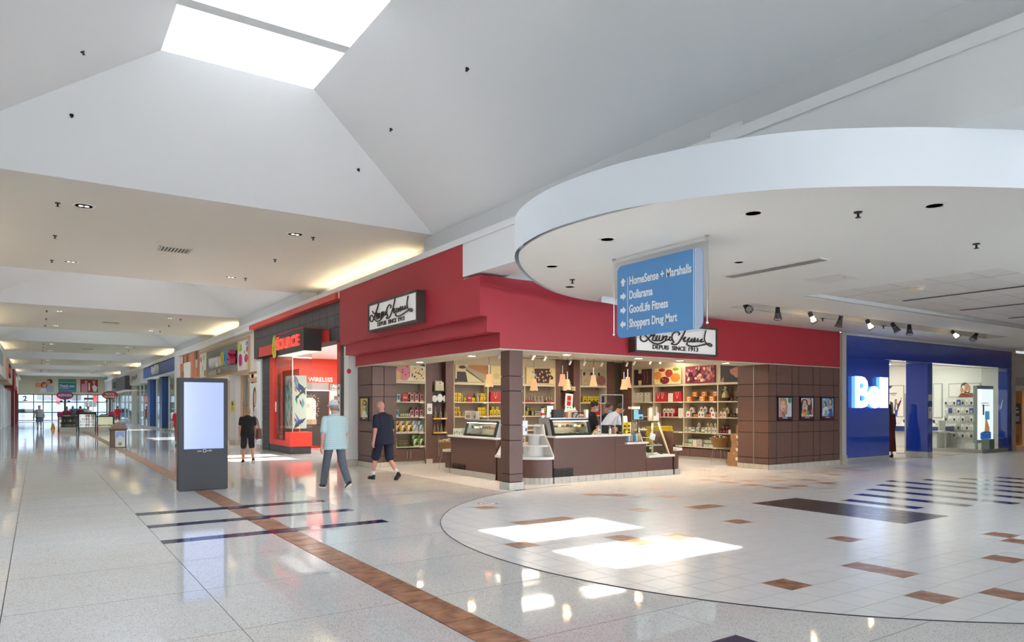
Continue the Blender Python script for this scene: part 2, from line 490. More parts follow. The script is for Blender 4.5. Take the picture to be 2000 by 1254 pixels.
# shop interior floor (same tile) beyond the front line
for i in range(5, 38):
    for q in range(27, 50):
        x0, y0 = GX + i * T, GY + q * T
        if y0 > 17.6 or x0 < 7.0: continue
        if x0 < FC[0] and math.hypot(x0 + T / 2 - FC[0], y0 + T / 2 - FC[1]) < FR - .1: continue
        if y0 < 10.9 and x0 > FC[0]: continue
        t = 1 if (i, q) in brown else 0
        rest[t].box(x0 + .002, x0 + T - .002, y0 + .002, y0 + T - .002, -0.004, 0.003)
for t in range(4):
    if rest[t].v: o = rest[t].build(TN[t] + '_field', TM[t], floor); o['kind'] = 'stuff'
o = MB().box(18.1, 46, 10.98, 20, -0.02, 0.002).build('store_floor', M('bell_floor', '#b9b1a4', 0.4, noise=(4, .05)), floor)
# ================================================================== CEILING
ZC, ZS = 5.12, 6.55
XL, XR = -1.66, 6.78
ceiling = struct(MB().box(-12, 46, -8, 100, 7.55, 7.6).build('roof_deck', CEIL)) if False else None
ceiling = MB()
sky_bays = []
def vault(ya, yb, mb, holes):
    """hipped vault between ya (near) and yb (far); skylight holes [(y0, y1)] in the ridge panel"""
    run = 2.06
    A = [(XL, ya, ZC), (XR, ya, ZC), (XR, yb, ZC), (XL, yb, ZC)]
    B = [(1.44, ya + run, ZS), (3.6, ya + run, ZS), (3.6, yb - run, ZS), (1.44, yb - run, ZS)]
    for i in range(4): mb.quad(A[i], B[i], B[(i + 1) % 4], A[(i + 1) % 4])
    y = ya + run
    for h0, h1 in holes + [(yb - run, yb - run)]:
        if h0 > y + 1e-3: mb.quad((1.44, y, ZS), (3.6, y, ZS), (3.6, h0, ZS), (1.44, h0, ZS))
        if h1 > h0:
            H = ZS + 0.78
            for a, b in (((1.44, h0), (3.6, h0)), ((3.6, h0), (3.6, h1)), ((3.6, h1), (1.44, h1)), ((1.44, h1), (1.44, h0))):
                mb.quad((a[0], a[1], ZS), (b[0], b[1], ZS), (b[0], b[1], H), (a[0], a[1], H))
            sky_bays.append((h0, h1, H))
        y = h1
v = MB()
vault(-6.0, 12.96, v, [(8.0, 9.35), (9.55, 10.9)])  # ridge left closed on the unseen near side, limiting the sun patches
ceil_o = struct(v.build('ceiling', CEIL))
FLATS = [(12.96, 21.96), (29.4, 38.2), (45.6, 54.4), (61.8, 70.6), (78.0, 86.8), (94.0, 97)]
v = MB()
for (a, b), (c, d) in zip(FLATS[:-1], FLATS[1:]):
    vault(b, c, v, [(b + 2.1, (b + c) / 2 - .1), ((b + c) / 2 + .1, c - 2.1)])
v.build('small_vaults', CEIL, ceil_o)
fl = MB()
for a, b in FLATS:
    fl.box(XL - 0.5, XR + 0.5, a + 0.02, b - 0.02, ZC, ZC + 0.1)
fl.box(XL - .5, XR + .5, -18, -6.02, ZC, ZC + .1)  # unseen ceiling behind the camera, added to cut light from there
fl.build('flat_panels', BEIGE, ceil_o)
sk = MB()
for h0, h1, H in sky_bays: sk.box(1.40, 3.64, h0 - .04, h1 + .04, H, H + 0.02)
sk.build('skylight_glazing', glass('skylight_glass', '#ffffff', 0.6), ceil_o)
# opaque roof over the whole building with openings only at the skylights
rf = MB()
RZ = 7.34
ys_ = [-18] + [t for b in sorted(sky_bays) for t in (b[0], b[1])] + [98]
rf.box(-12, 1.40, -18, 98, RZ, RZ + .05); rf.box(3.64, 46, -18, 98, RZ, RZ + .05)
for a, b in zip(ys_[0::2], ys_[1::2]):
    rf.box(1.40, 3.64, a, b, RZ, RZ + .05)
rf.build('roof_deck', CEIL, ceil_o)
# ================================================================== WALLS beside the vault, ledges and coves
def side_wall(sgn, name):
    """upper wall of the corridor with the light-cove ledge; sgn +1 right, -1 left (mirrored about x = 2.56)"""
    X = lambda x: x if sgn > 0 else 2 * 2.56 - x
    w = MB()
    w.box(X(XR), X(XR + 0.1), -18, 12.96, 4.70, RZ)
    for (a, b), (c, d) in zip(FLATS[:-1], FLATS[1:]): w.box(X(XR), X(XR + 0.1), b, c, 4.70, RZ)
    for a, b in FLATS:
        w.box(X(7.22), X(7.32), a + .4, b - .4, 4.70, ZC + .01)
        w.box(X(XR), X(7.32), a, a + 0.4, 4.70, ZC + .01); w.box(X(XR), X(7.32), b - 0.4, b, 4.70, ZC + .01)
    o = struct(w.build(name, TEX))
    lg = MB()
    y0 = -18
    lg.box(X(6.64), X(7.3), y0, 97, 4.60, 4.70); lg.box(X(6.60), X(6.66), y0, 97, 4.62, 4.74)
    lg.build('cove_ledge', WHITE, o)
    tb = MB()
    for a, b in FLATS[:5]:
        n = 6; L = (b - a - 2.8) / n
        for k in range(n): tb.cone((X(7.0), a + 1.4 + k * L + .06, 4.75), (X(7.0), a + 1.4 + (k + 1) * L - .06, 4.75), 0.02, n=8)
    tb.build('cove_tubes', M('cove_tube', '#fff0c8', emit=5, ecol='#ffedc8'), o)
    return o
wall_right = side_wall(1, 'wall_right')
wall_left = side_wall(-1, 'wall_left')
# lower walls: left side of the corridor, and the bulkhead beam over the cross mall
lw = MB()
lw.box(-2.45, -2.35, -18, 97, 0, 4.65)
lw.build('lower_wall', WHITE, wall_left)
trim1 = MB()
trim1.box(6.63, 7.28, -18, 11.47, 4.0, 4.66)
trim1.box(6.63, 7.28, 17.96, 97, 4.45, 4.66)
trim1.box(6.66, 7.28, 11.47, 17.96, 4.2, 4.66)
t1 = struct(trim1.build('trim_1', WHITE))
# drum soffit and cross-mall ceiling
PTS = [(12.0, 10.86), (11.2, 10.86), (10.2, 10.7), (9.39, 10.42), (8.55, 10.3), (7.7, 9.98), (6.9, 9.45), (6.2, 8.85), (5.6, 8.2), (5.2, 7.6), (4.98, 6.95), (4.9, 6.3), (4.98, 5.5), (5.2, 4.93), (5.45, 4.5), (5.74, 4.12), (6.06, 3.81), (6.42, 3.53), (6.8, 3.26), (7.2, 3.02), (7.63, 2.78), (8.2, 2.5), (9.0, 2.2), (10, 1.9), (11.5, 1.5)]
SP = [(p.x, p.y) for p in smooth_path(PTS[1:], 6)]
ZX = 3.6
sst = lambda t: (lambda q: q * q * (3 - 2 * q))(max(0, min(1, t)))
RIM = []
for (x, y) in SP:                                   # the rim drops slightly where it passes under the beam
    s_ = sst((5.6 - y) / 2.2) if x < 9 else 1
    k_ = 1 - .055 * s_
    RIM.append((x * k_, y * k_, CAMH + 2.05 * k_, 4.08 - .078 * s_))
SP = [(r[0], r[1]) for r in RIM]
ZX = 3.6
trough = [(11.7, 8.85), (23.4, 8.85), (23.4, 9.45), (11.7, 9.45)]
# ceiling slab with the light trough and the tile bay left open
cm = MB()
SPL = [p for p in SP if p[0] <= 11.4]
INS = [(8.9 + (p[0] - 8.9) * .985, 6.4 + (p[1] - 6.4) * .985) for p in SPL]
head = [(11.4, 10.86)] + INS + [(11.4, 1.45)]
cm.prism(head[::-1], ZX, ZX + 0.02)
cm.box(11.4, 11.7, 1.0, 10.86, ZX, ZX + .02)
cm.box(11.7, 23.4, 9.45, 10.86, ZX, ZX + .02)
cm.box(11.7, 23.4, 7.75, 8.85, ZX, ZX + .02)
cm.box(23.4, 46, 7.75, 10.86, ZX, ZX + .02)
cm.box(11.7, 46, 1.0, 4.55, ZX, ZX + .02)
crossc = struct(cm.build('ceiling_cross_mall', M('cross_ceiling_paint', '#dcdad5', .65)))
dr = MB()
for a, b in zip(RIM[:-1], RIM[1:]):
    dr.quad((a[0], a[1], a[2]), (b[0], b[1], b[2]), (b[0], b[1], b[3]), (a[0], a[1], a[3]))
dr.prism(([(11.4, 10.7)] + INS[4:] + [(11.4, 1.45)])[::-1], 3.95, 3.96)  # unseen plate inside the drum, there only to block light
dr.build('drum_face', M('drum_paint', '#e9edf2', 0.35), crossc, smooth=True)
tm = MB()  # recessed light trough, lid and sides
tm.box(11.7, 23.4, 8.85, 9.45, 3.78, 3.8); tm.box(11.69, 11.7, 8.85, 9.45, ZX + .01, 3.8); tm.box(23.4, 23.41, 8.85, 9.45, ZX + .01, 3.8)
tm.box(11.7, 23.4, 8.84, 8.85, ZX + .01, 3.8); tm.box(11.7, 23.4, 9.45, 9.46, ZX + .01, 3.8)
tm.build('light_trough', BEIGE, crossc)
# suspended tile bay with raised rim
tg = MB()
tg.box(11.69, 11.7, 4.55, 7.75, ZX + .01, 3.72); tg.box(11.7, 46, 7.75, 7.76, ZX + .01, 3.72); tg.box(11.7, 46, 4.54, 4.55, ZX + .01, 3.72)
tg.build('bay_rim', WHITE, crossc)
MB().box(11.69, 46, 4.54, 7.76, 3.722, 3.73).build('bay_lid', M('slot_dark', '#3c3a38', .6), crossc)
ctm = M('acoustic_tile', '#d5d1cb', 0.85, bump=(80, .2, .003))
for i in range(12):
    for q in range(5):
        x0 = 11.72 + i * 1.22; y0 = 4.57 + q * 0.632
        bx('ceiling_tile', ctm, x0 + .014, x0 + 1.206, y0 + .014, y0 + .618, 3.69, 3.715, crossc)
MB().box(11.7 + 12 * 1.22, 46, 4.55, 7.75, 3.69, 3.715).build('ceiling_tile_field', ctm, crossc)['kind'] = 'stuff'
for i in range(6):
    o = bx('air_slot', M('slot_dark', '#3c3a38', .6), 11.9 + i * 2.44, 12.02 + i * 2.44, 5.0, 7.3, 3.683, 3.692, crossc)
# unseen closing walls that hold back light; the low opening lets daylight in
ws = MB(); ws.box(16.0, 46, 0.9, 1.0, 0, 4.1); ws.box(9.0, 16.0, 0.9, 1.0, 3.0, 4.1); ws.box(45.9, 46, 1, 20, 0, 7.3)
struct(ws.build('wall_south', WHITE))
MB().box(7.2, 7.3, -18, 0.9, 0, 4.7).build('south_pier', WHITE, wall_right)
MB().box(7.2, 9.1, 0.8, 0.9, 0, 4.7).build('south_return', WHITE, wall_right)

p_ = on_x(1421, 255, XR)
o = MB().box(XR - .03, XR, p_.y - .22, p_.y + .22, p_.z - .035, p_.z + .035).build('junction_cover', WHITE); tag(o, 'small white cover plate on the textured wall above the round soffit', 'cover plate')
# ================================================================== CHOCOLATE SHOP: fascia, signs, piers, counters
YF = 10.85
t = thing('shop_fascia', 'stepped crimson fascia over the open corner shop', 'fascia', (6.63, 10.85, 2.64))
L_ = [('upper_band', 6.63, 3.21, 4.62), ('middle_band', 6.78, 2.93, 3.21), ('lower_band', 7.06, 2.64, 2.93)]
for nme, x0, z0, z1 in L_:
    m = MB(); ye = 17.95 if nme == 'upper_band' else 17.92
    m.prism([(x0, YF), (18.07, YF), (18.07, YF + .25), (x0 + .25, YF + .25), (x0 + .25, ye), (x0, ye)], z0, 3.95 if nme == 'upper_band' else z1)
    if nme != 'upper_band': m.box(x0 + .05, x0 + .22, YF + .05, ye - .05, z1 - .05, z1 + .06); m.box(x0 + .05, 18, YF + .05, YF + .2, z1 - .05, z1 + .06)
    if nme == 'upper_band': m.box(x0 - .0, x0 + .02, 11.475, ye, 3.95, z1)
    m.build(nme, RED, t)
m = MB(); m.box(7.05, 7.9, YF, 17.9, 2.62, 2.645); m.box(7.9, 18.07, YF, 11.75, 2.62, 2.645)
m.box(7.9, 7.93, 11.75, 17.4, 2.645, 3.06); m.box(7.9, 18.07, 11.75, 11.78, 2.645, 3.06)
m.build('soffit', M('shop_soffit', '#d8cdb8', .6), t)
def script_name():
    q = lambda x, y: (((x - 130) / 1232), ((1130 - 275 * (x - 130) / 1232) - y) / (620 - 75 * 0 + 75 * (x - 130) / 1232))
    S = [[(425, 445), (400, 540), (360, 650), (315, 770), (270, 870), (222, 915), (180, 880), (185, 790), (225, 750), (270, 790), (315, 860), (380, 905), (450, 890), (510, 830), (550, 770)],
         [(250, 645), (270, 690), (320, 700), (345, 690)],
         [(345, 740), (390, 690), (350, 820), (400, 830), (420, 700), (400, 810), (440, 810), (460, 690), (450, 800), (490, 790), (510, 670), (500, 780), (530, 690), (570, 660), (545, 770), (600, 720), (620, 650), (600, 740), (650, 720)],
         [(750, 560), (765, 510), (720, 482), (670, 545), (645, 640), (655, 720), (680, 770)],
         [(872, 305), (850, 420), (815, 560), (770, 700), (730, 790), (690, 825), (640, 825), (660, 790)],
         [(815, 640), (860, 570), (830, 680), (880, 660), (925, 560), (890, 640), (925, 665), (965, 570), (950, 650), (1000, 620), (1010, 530), (985, 640), (1040, 600), (1060, 520), (1050, 610), (1090, 580), (1130, 510), (1100, 600), (1150, 570)],
         [(1192, 258), (1175, 370), (1165, 490), (1185, 580), (1230, 640), (1280, 655), (1285, 610), (1235, 595), (1180, 640), (1110, 690), (1030, 745), (940, 775), (880, 750), (890, 700)]]
    return [[q(*p) for p in s] for s in S]
SCRIPT = script_name()
def script_mesh(fr, w, h, r, mat, parent, name='script_lettering', out=0.03):
    m = MB()
    for s in SCRIPT:
        pts = [fr @ Vector((p.x * w, out, p.y * h)) for p in smooth_path(s, 4)]
        m.tube(pts, r, 6)
    return m.build(name, mat, parent, smooth=True)
SIGNW = M('sign_white', '#eeece9', .35, emit=0.05)
def shop_sign(fr, loc, label):
    t = thing('shop_sign', label, 'sign', loc, 'lettered signs of the corner shop')
    w, h = 2.58, 0.655
    m = MB(); m.box(0, w, 0, .2, 0, .045); m.box(0, w, 0, .2, h - .045, h); m.box(0, .045, 0, .2, .045, h - .045); m.box(w - .045, w, 0, .2, .045, h - .045)
    m.xf(fr).build('frame', M('sign_frame', '#4c403a', .4), t)
    MB().box(.045, w - .045, 0, .17, .045, h - .045).xf(fr).build('face', SIGNW, t)
    f2 = fr @ Matrix.Translation((.06, .17, .055))
    script_mesh(f2, w - .12, h - .09, .017, M('chocolate_letters', '#3a2a25', .4), t)
    for word, u0, u1 in (('DEPUIS', .195, .39), ('SINCE', .43, .605), ('1913', .64, .765)):
        f3 = fr @ Matrix.Translation((.045, .17, .045)); fit(text(word, .12, M('chocolate_letters'), f3, .012, t, 'lettering', bold=.003), f3, u0 * 2.49, u1 * 2.49, .045, .14)
    return t
shop_sign(FACE_CORR(15.58, 3.31, 6.63), (6.55, 14.3, 3.6), 'white lettered shop sign on the fascia facing the long corridor')
shop_sign(FACE_CAM(10.27, 2.70, YF), (11.5, 10.8, 3.0), 'white lettered shop sign half hidden behind the blue directory')
# corner column of panel blocks
t = thing('corner_column', 'square brown panelled column at the shop corner', 'column', (7.47, 11.07, 0))
MB().box(7.335, 7.605, 10.935, 11.205, .1, 2.64).build('core', JOINT, t)
zs = [.15, .3, .93, 1.22, 1.86, 2.14, 2.64]
for a, b in zip(zs[:-1], zs[1:]): bx('panel', BROWN2, 7.32, 7.62, 10.92, 11.22, a + .008, b - .008, t)
bx('base_tile', STONE, 7.305, 7.635, 10.905, 11.235, 0, .14, t)
# panelled piers
def panels(t, fr, xs, zs, mat=BROWN, th=.02, gap=.009):
    for a, b in zip(xs[:-1], xs[1:]):
        for c, d in zip(zs[:-1], zs[1:]):
            MB().box(a + gap, b - gap, 0, th, c + gap, d - gap).xf(fr).build('panel', mat, t)
def base_tiles(t, fr, x0, x1, h=.13, w=.2, th=.03, mat=None):
    n = max(1, round((x1 - x0) / w)); s = (x1 - x0) / n
    for i in range(n): MB().box(x0 + i * s + .003, x0 + (i + 1) * s - .003, 0, th, 0.004, h).xf(fr).build('base_tile', mat or STONE, t)
ZP = [.13, .29, .92, 1.21, 1.83, 2.14, 2.62]
t = thing('panelled_pier', 'brown panelled pier with one poster beside the shop entrance', 'pier', (7.4, 17.3, 0))
MB().box(7.14, 7.8, 16.97, 17.9, 0, 2.62).build('core', JOINT, t)
panels(t, FACE_CORR(17.9, 0, 7.14), [0, .93], ZP); panels(t, FACE_CAM(7.12, 0, 16.97), [0, .33, .68], ZP)
base_tiles(t, FACE_CORR(17.9, 0, 7.14), 0, .93); base_tiles(t, FACE_CAM(7.11, 0, 16.97), 0, .69)
t = thing('panelled_wall', 'brown panelled wall with three posters at the shop end', 'wall panels', (16.5, 10.95, 0))
MB().box(15.02, 18.07, 10.87, 11.8, 0, 2.62).build('core', JOINT, t)
panels(t, FACE_CAM(0, 0, 10.87), [15.0, 15.29, 15.93, 16.21, 16.85, 17.15, 17.79, 18.07], ZP)
f = FACE_CORR(11.8, 0, 15.02); panels(t, f, [0, .5, .93], ZP)
base_tiles(t, FACE_CAM(0, 0, 10.87), 15.0, 18.07, w=.235); base_tiles(t, f, 0, .93)
MB().box(.49, .51, .015, .03, .13, 2.6).xf(f).build('door_track', STEEL, t)
MB().ell((15.0, 11.6, 1.13), .018).build('lock', CHROME, t)
# back pillars in the shop wear the same panels
def poster(fr, w, h, loc, label, shapes, mats, band=True):
    t = thing('poster', label, 'poster', loc, 'framed posters on the brown panels')
    m = MB(); b = .035
    m.box(0, w, 0, .03, 0, b); m.box(0, w, 0, .03, h - b, h); m.box(0, b, 0, .03, b, h - b); m.box(w - b, w, 0, .03, b, h - b)
    m.xf(fr).build('frame', BLACK, t)
    MB().box(b, w - b, 0, .018, b, h - b).xf(fr).build('backing', PAPER, t)
    f2 = fr @ Matrix.Translation((b, .018, b)); W_, H_ = w - 2 * b, h - 2 * b
    def sc(s):
        if s[0] == 'p': return ('p', s[1], [(p[0] * W_, p[1] * H_) for p in s[2]])
        if s[0] == 'r': return ('r', s[1], s[2] * W_, s[3] * W_, s[4] * H_, s[5] * H_)
        return ('e', s[1], s[2] * W_, s[3] * H_, s[4] * W_, s[5] * H_) + tuple(s[6:])
    flat(f2, [sc(s) for s in shapes], mats, 'print', t)
    if band: script_mesh(f2 @ Matrix.Translation((W_ * .3, 0, H_ * .015)), W_ * .4, H_ * .075, .004, M('band_script', '#e8d8d0', .6), t, 'band_lettering', out=.006)
    return t
pm = [M('print_%d' % i, c, .5) for i, c in enumerate(['#c9d2dc', '#b98a6a', '#e0b39a', '#6d2233', '#4f8f6a', '#c94b45', '#2f6fb0', '#5a3a2a', '#e9e4cf', '#d7c04a', '#7fb0d8', '#2a2430', '#d9788a', '#caa25a', '#3b56a8', '#8a5aa0'])]
BAND = ('r', 3, 0, 1, 0, .105)
girl = [('r', 0, 0, 1, 0, 1), ('e', 4, .85, .88, .14, .14), ('p', 1, [(.08, .2), (.65, .2), (.68, .6), (.6, .95), (.45, 1), (.1, 1), (.07, .6)]), ('e', 2, .33, .62, .22, .24), ('e', 11, .48, .7, .03, .025), ('e', 11, .26, .69, .025, .02),
        ('e', 5, .36, .48, .09, .025), ('e', 10, .2, .3, .09, .08), ('e', 5, .34, .25, .1, .08), ('e', 12, .22, .17, .1, .07), ('e', 6, .42, .16, .08, .06), ('e', 13, .1, .22, .06, .09), BAND]
duo = [('r', 0, 0, 1, 0, 1), ('r', 11, 0, .12, .1, .8), ('e', 7, .3, .78, .26, .18), ('e', 2, .3, .7, .15, .2), ('e', 11, .25, .74, .025, .02), ('e', 11, .36, .74, .025, .02), ('e', 5, .3, .6, .06, .03),
       ('p', 7, [(.5, .2), (.95, .2), (.85, .98), (.55, .98)]), ('e', 2, .66, .82, .13, .17), ('e', 12, .9, .35, .1, .12), ('e', 13, .3, .3, .24, .2), ('e', 5, .3, .38, .12, .07), ('e', 4, .6, .28, .09, .12), ('e', 2, .15, .18, .14, .1), BAND]
pair = [('r', 10, 0, 1, 0, 1), ('e', 0, .2, .95, .1, .04), ('e', 7, .24, .68, .17, .17), ('e', 2, .2, .68, .09, .12), ('p', 8, [(.03, .15), (.1, .5), (.3, .6), (.55, .55), (.5, .15)]), ('p', 10, [(.2, .1), (.28, .42), (.45, .42), (.5, .1)]),
        ('e', 11, .74, .82, .17, .2), ('e', 2, .72, .82, .11, .15), ('p', 2, [(.6, .5), (.68, .66), (.8, .66), (.95, .4), (.85, .4)]), ('p', 14, [(.55, .1), (.6, .45), (.85, .5), (.95, .1)]), ('e', 2, .6, .3, .07, .06), ('e', 9, .1, .8, .05, .04), BAND]
shade = [('r', 9, 0, 1, 0, 1), ('e', 4, .8, .5, .2, .4), ('e', 7, .55, .72, .28, .22), ('e', 2, .52, .66, .2, .2), ('r', 11, .38, .72, .68, .74), ('p', 8, [(.2, .1), (.3, .42), (.7, .42), (.95, .1)]), ('e', 5, .5, .52, .06, .03), BAND]
for i, (x, sh, lb) in enumerate([(15.31, girl, 'poster of a blonde child with a colourful treat'), (16.24, duo, 'poster of two smiling faces with a doughnut shaped treat'), (17.16, pair, 'poster of two women against blue sky')]):
    poster(FACE_CAM(x, 1.225, 10.85), .61, .6 + .005, (x + .3, 10.83, 1.22), lb + ', on the panelled wall', sh, pm)
poster(FACE_CORR(17.72, 1.2, 7.12), .58, .62, (7.1, 17.4, 1.2), 'poster of a person in sunglasses on the pier by the entrance', shade, pm)
# --------------------------------------------------------------- counters
WT = WPLA
def vent(t, fr, x0, x1, z0, z1):
    m = MB(); m.box(x0, x1, .0, .02, z0, z0 + .02); m.box(x0, x1, 0, .02, z1 - .02, z1); m.box(x0, x0 + .02, 0, .02, z0, z1); m.box(x1 - .02, x1, 0, .02, z0, z1); m.box((x0 + x1) / 2 - .008, (x0 + x1) / 2 + .008, 0, .018, z0, z1)
    g = m.xf(fr).build('vent_grille', M('vent_brown', '#33221d', .5), t)
    MB().box(x0 + .01, x1 - .01, -.002, .004, z0 + .01, z1 - .01).xf(fr).build('backing', M('vent_dark', '#140e0c', .8), g)
    for i in range(9):
        z = z0 + .03 + (z1 - z0 - .06) * i / 8
        MB().box(x0 + .02, x1 - .02, .004, .016, z - .006, z + .006).xf(fr).build('slat', M('vent_brown'), g)
t = thing('sales_counter', 'brown counter arm facing the corridor, topped by a glass case', 'counter', (8.4, 13.5, 0))
bx('body', BROWN2, 8.06, 8.7, 12.55, 14.5, .0, .86, t); bx('worktop', WT, 8.0, 8.76, 12.5, 14.56, .865, .91, t, .012)
base_tiles(t, FACE_CORR(14.5, 0, 8.06), 0, 1.95, w=.27, th=.025)
vent(t, FACE_CORR(14.5, 0, 8.06), .1, .68, .03, .25)
t = thing('sales_counter', 'low rounded brown counter end beside the basket stand, facing the corridor', 'counter', (8.4, 14.75, 0))
hc = lambda x, y, r, a0, a1, n=12: [(x + r * math.cos(a0 + (a1 - a0) * i / n), y + r * math.sin(a0 + (a1 - a0) * i / n)) for i in range(n + 1)]
MB().prism([(8.08, 14.57), (8.72, 14.57)] + hc(8.4, 14.74, .32, 0, PI), .12, .5).build('body', BROWN2, t, smooth=True)
MB().prism([(8.06, 14.57), (8.74, 14.57)] + hc(8.4, 14.74, .34, 0, PI), .003, .12).build('base_tile', STONE, t, smooth=True)
MB().prism([(8.02, 14.57), (8.78, 14.57)] + hc(8.4, 14.74, .38, 0, PI), .505, .545).build('worktop', WT, t, smooth=True)
# corner stair display
t = thing('display_steps', 'white stepped display shelves on the curved counter corner behind the column', 'display', (8.4, 11.9, 0))
def arc_poly(r0, r1, a0=PI, a1=1.5 * PI, c=(8.66, 11.96), n=14, ext=True):
    out = [(c[0] + r1 * math.cos(a0 + (a1 - a0) * i / n), c[1] + r1 * math.sin(a0 + (a1 - a0) * i / n)) for i in range(n + 1)]
    return out + [(c[0] + r0 * math.cos(a1 - (a1 - a0) * i / n), c[1] + r0 * math.sin(a1 - (a1 - a0) * i / n)) for i in range(n + 1)]
c0 = (8.66, 11.96)
def fan(r): return [(c0[0], 12.49), (c0[0] - r, 12.49)] + [(c0[0] + r * math.cos(PI + .5 * PI * i / 14), c0[1] + r * math.sin(PI + .5 * PI * i / 14)) for i in range(15)]
MB().prism(fan(.6), 0.0, .5).build('body', BROWN2, t, smooth=True)
MB().prism(fan(.66), .5, .55).build('ledge', WT, t, smooth=True)
for k, (r, z0, z1) in enumerate([(.46, .75, .775), (.33, .97, .995), (.2, 1.16, 1.185)]):
    MB().prism(fan(r), z0, z1).build('shelf', WT, t)
    rr = r - .16
    MB().prism([(c0[0] + rr * math.cos(PI + .5 * PI * i / 10), c0[1] + rr * math.sin(PI + .5 * PI * i / 10)) for i in range(11)] + [(c0[0] + (rr - .02) * math.cos(1.5 * PI - .5 * PI * i / 10), c0[1] + (rr - .02) * math.sin(1.5 * PI - .5 * PI * i / 10)) for i in range(11)], [.55, .775, .995][k], [.75, .97, 1.16][k]).build('riser', WT, t)
sp_ = [(11.32, .55), (11.96, .55), (11.96, 1.2), (11.68, 1.2), (11.62, .98), (11.45, .76)]
MB().prism(sp_, 8.655, 8.685, 'x').build('side_panel', WT, t)
MB().prism([(8.02, .55), (8.66, .55), (8.66, 1.2), (8.42, 1.2), (8.3, .98), (8.15, .76)], 12.455, 12.485, 'y').build('side_panel', WT, t)
for i in range(10):
    a = PI + .5 * PI * (i + .5) / 10
    MB().obox((c0[0] + .61 * math.cos(a), c0[1] + .61 * math.sin(a), .066), (.03, .092, .124), (0, 0, a)).build('base_tile', STONE, t)
# front counters
t = thing('sales_counter', 'long brown front counter with pale worktop and a floor vent', 'counter', (9.6, 11.6, 0))
bx('body', BROWN2, 8.69, 10.357, 11.36, 12.0, 0, .92, t); bx('worktop', WT, 8.69, 10.36, 11.3, 12.05, .925, .97, t, .012)
base_tiles(t, FACE_CAM(0, 0, 11.36), 8.69, 10.357, w=.22, th=.025); vent(t, FACE_CAM(0, 0, 11.36), 8.6 + .1, 9.14 + .05, .05, .31)
t = thing('sales_counter', 'brown till counter with a small lower ledge at its corner', 'counter', (10.8, 11.6, 0))
bx('body', BROWN2, 10.363, 11.295, 11.36, 12.0, 0, .74, t); bx('riser', BROWN2, 10.363, 10.7, 11.36, 12.0, .741, .92, t)
bx('worktop', WT, 10.363, 10.78, 11.3, 12.05, .925, .97, t, .012); bx('ledge', WT, 10.64, 11.29, 11.27, 12.0, .745, .785, t, .012)
base_tiles(t, FACE_CAM(0, 0, 11.36), 10.363, 11.295, w=.22, th=.025)
t = thing('sales_counter', 'low brown counter under the slanted pastry case', 'counter', (11.7, 11.6, 0))
bx('body', BROWN2, 11.303, 12.135, 11.36, 12.0, 0, .42, t); bx('worktop', WT, 11.3, 12.14, 11.28, 12.02, .425, .48, t, .014)
base_tiles(t, FACE_CAM(0, 0, 11.36), 11.303, 12.135, w=.22, th=.025)
t = thing('sales_counter', 'rounded brown counter end with a half-moon ledge beside the pastry case', 'counter', (12.4, 11.8, 0))
MB().prism([(12.18, 12.1)] + hc(12.18, 11.76, .4, -PI / 2, PI / 2 - .3), 0, .55).build('body', BROWN2, t, smooth=True)
MB().prism([(12.18, 12.15)] + hc(12.18, 11.78, .5, -PI / 2, PI / 2 - .4), .555, .6).build('worktop', WT, t, smooth=True)
MB().prism([(12.15, 11.38), (12.178, 11.38), (12.178, 12.0), (12.15, 12.0)], .48, 1.0).build('divider', BROWN2, t)
for i in range(5):
    a = -PI / 2 + 1.9 * (i + .5) / 5
    MB().obox((12.18 + .41 * math.cos(a), 11.76 + .41 * math.sin(a), .066), (.03, .15, .124), (0, 0, a)).build('base_tile', STONE, t)
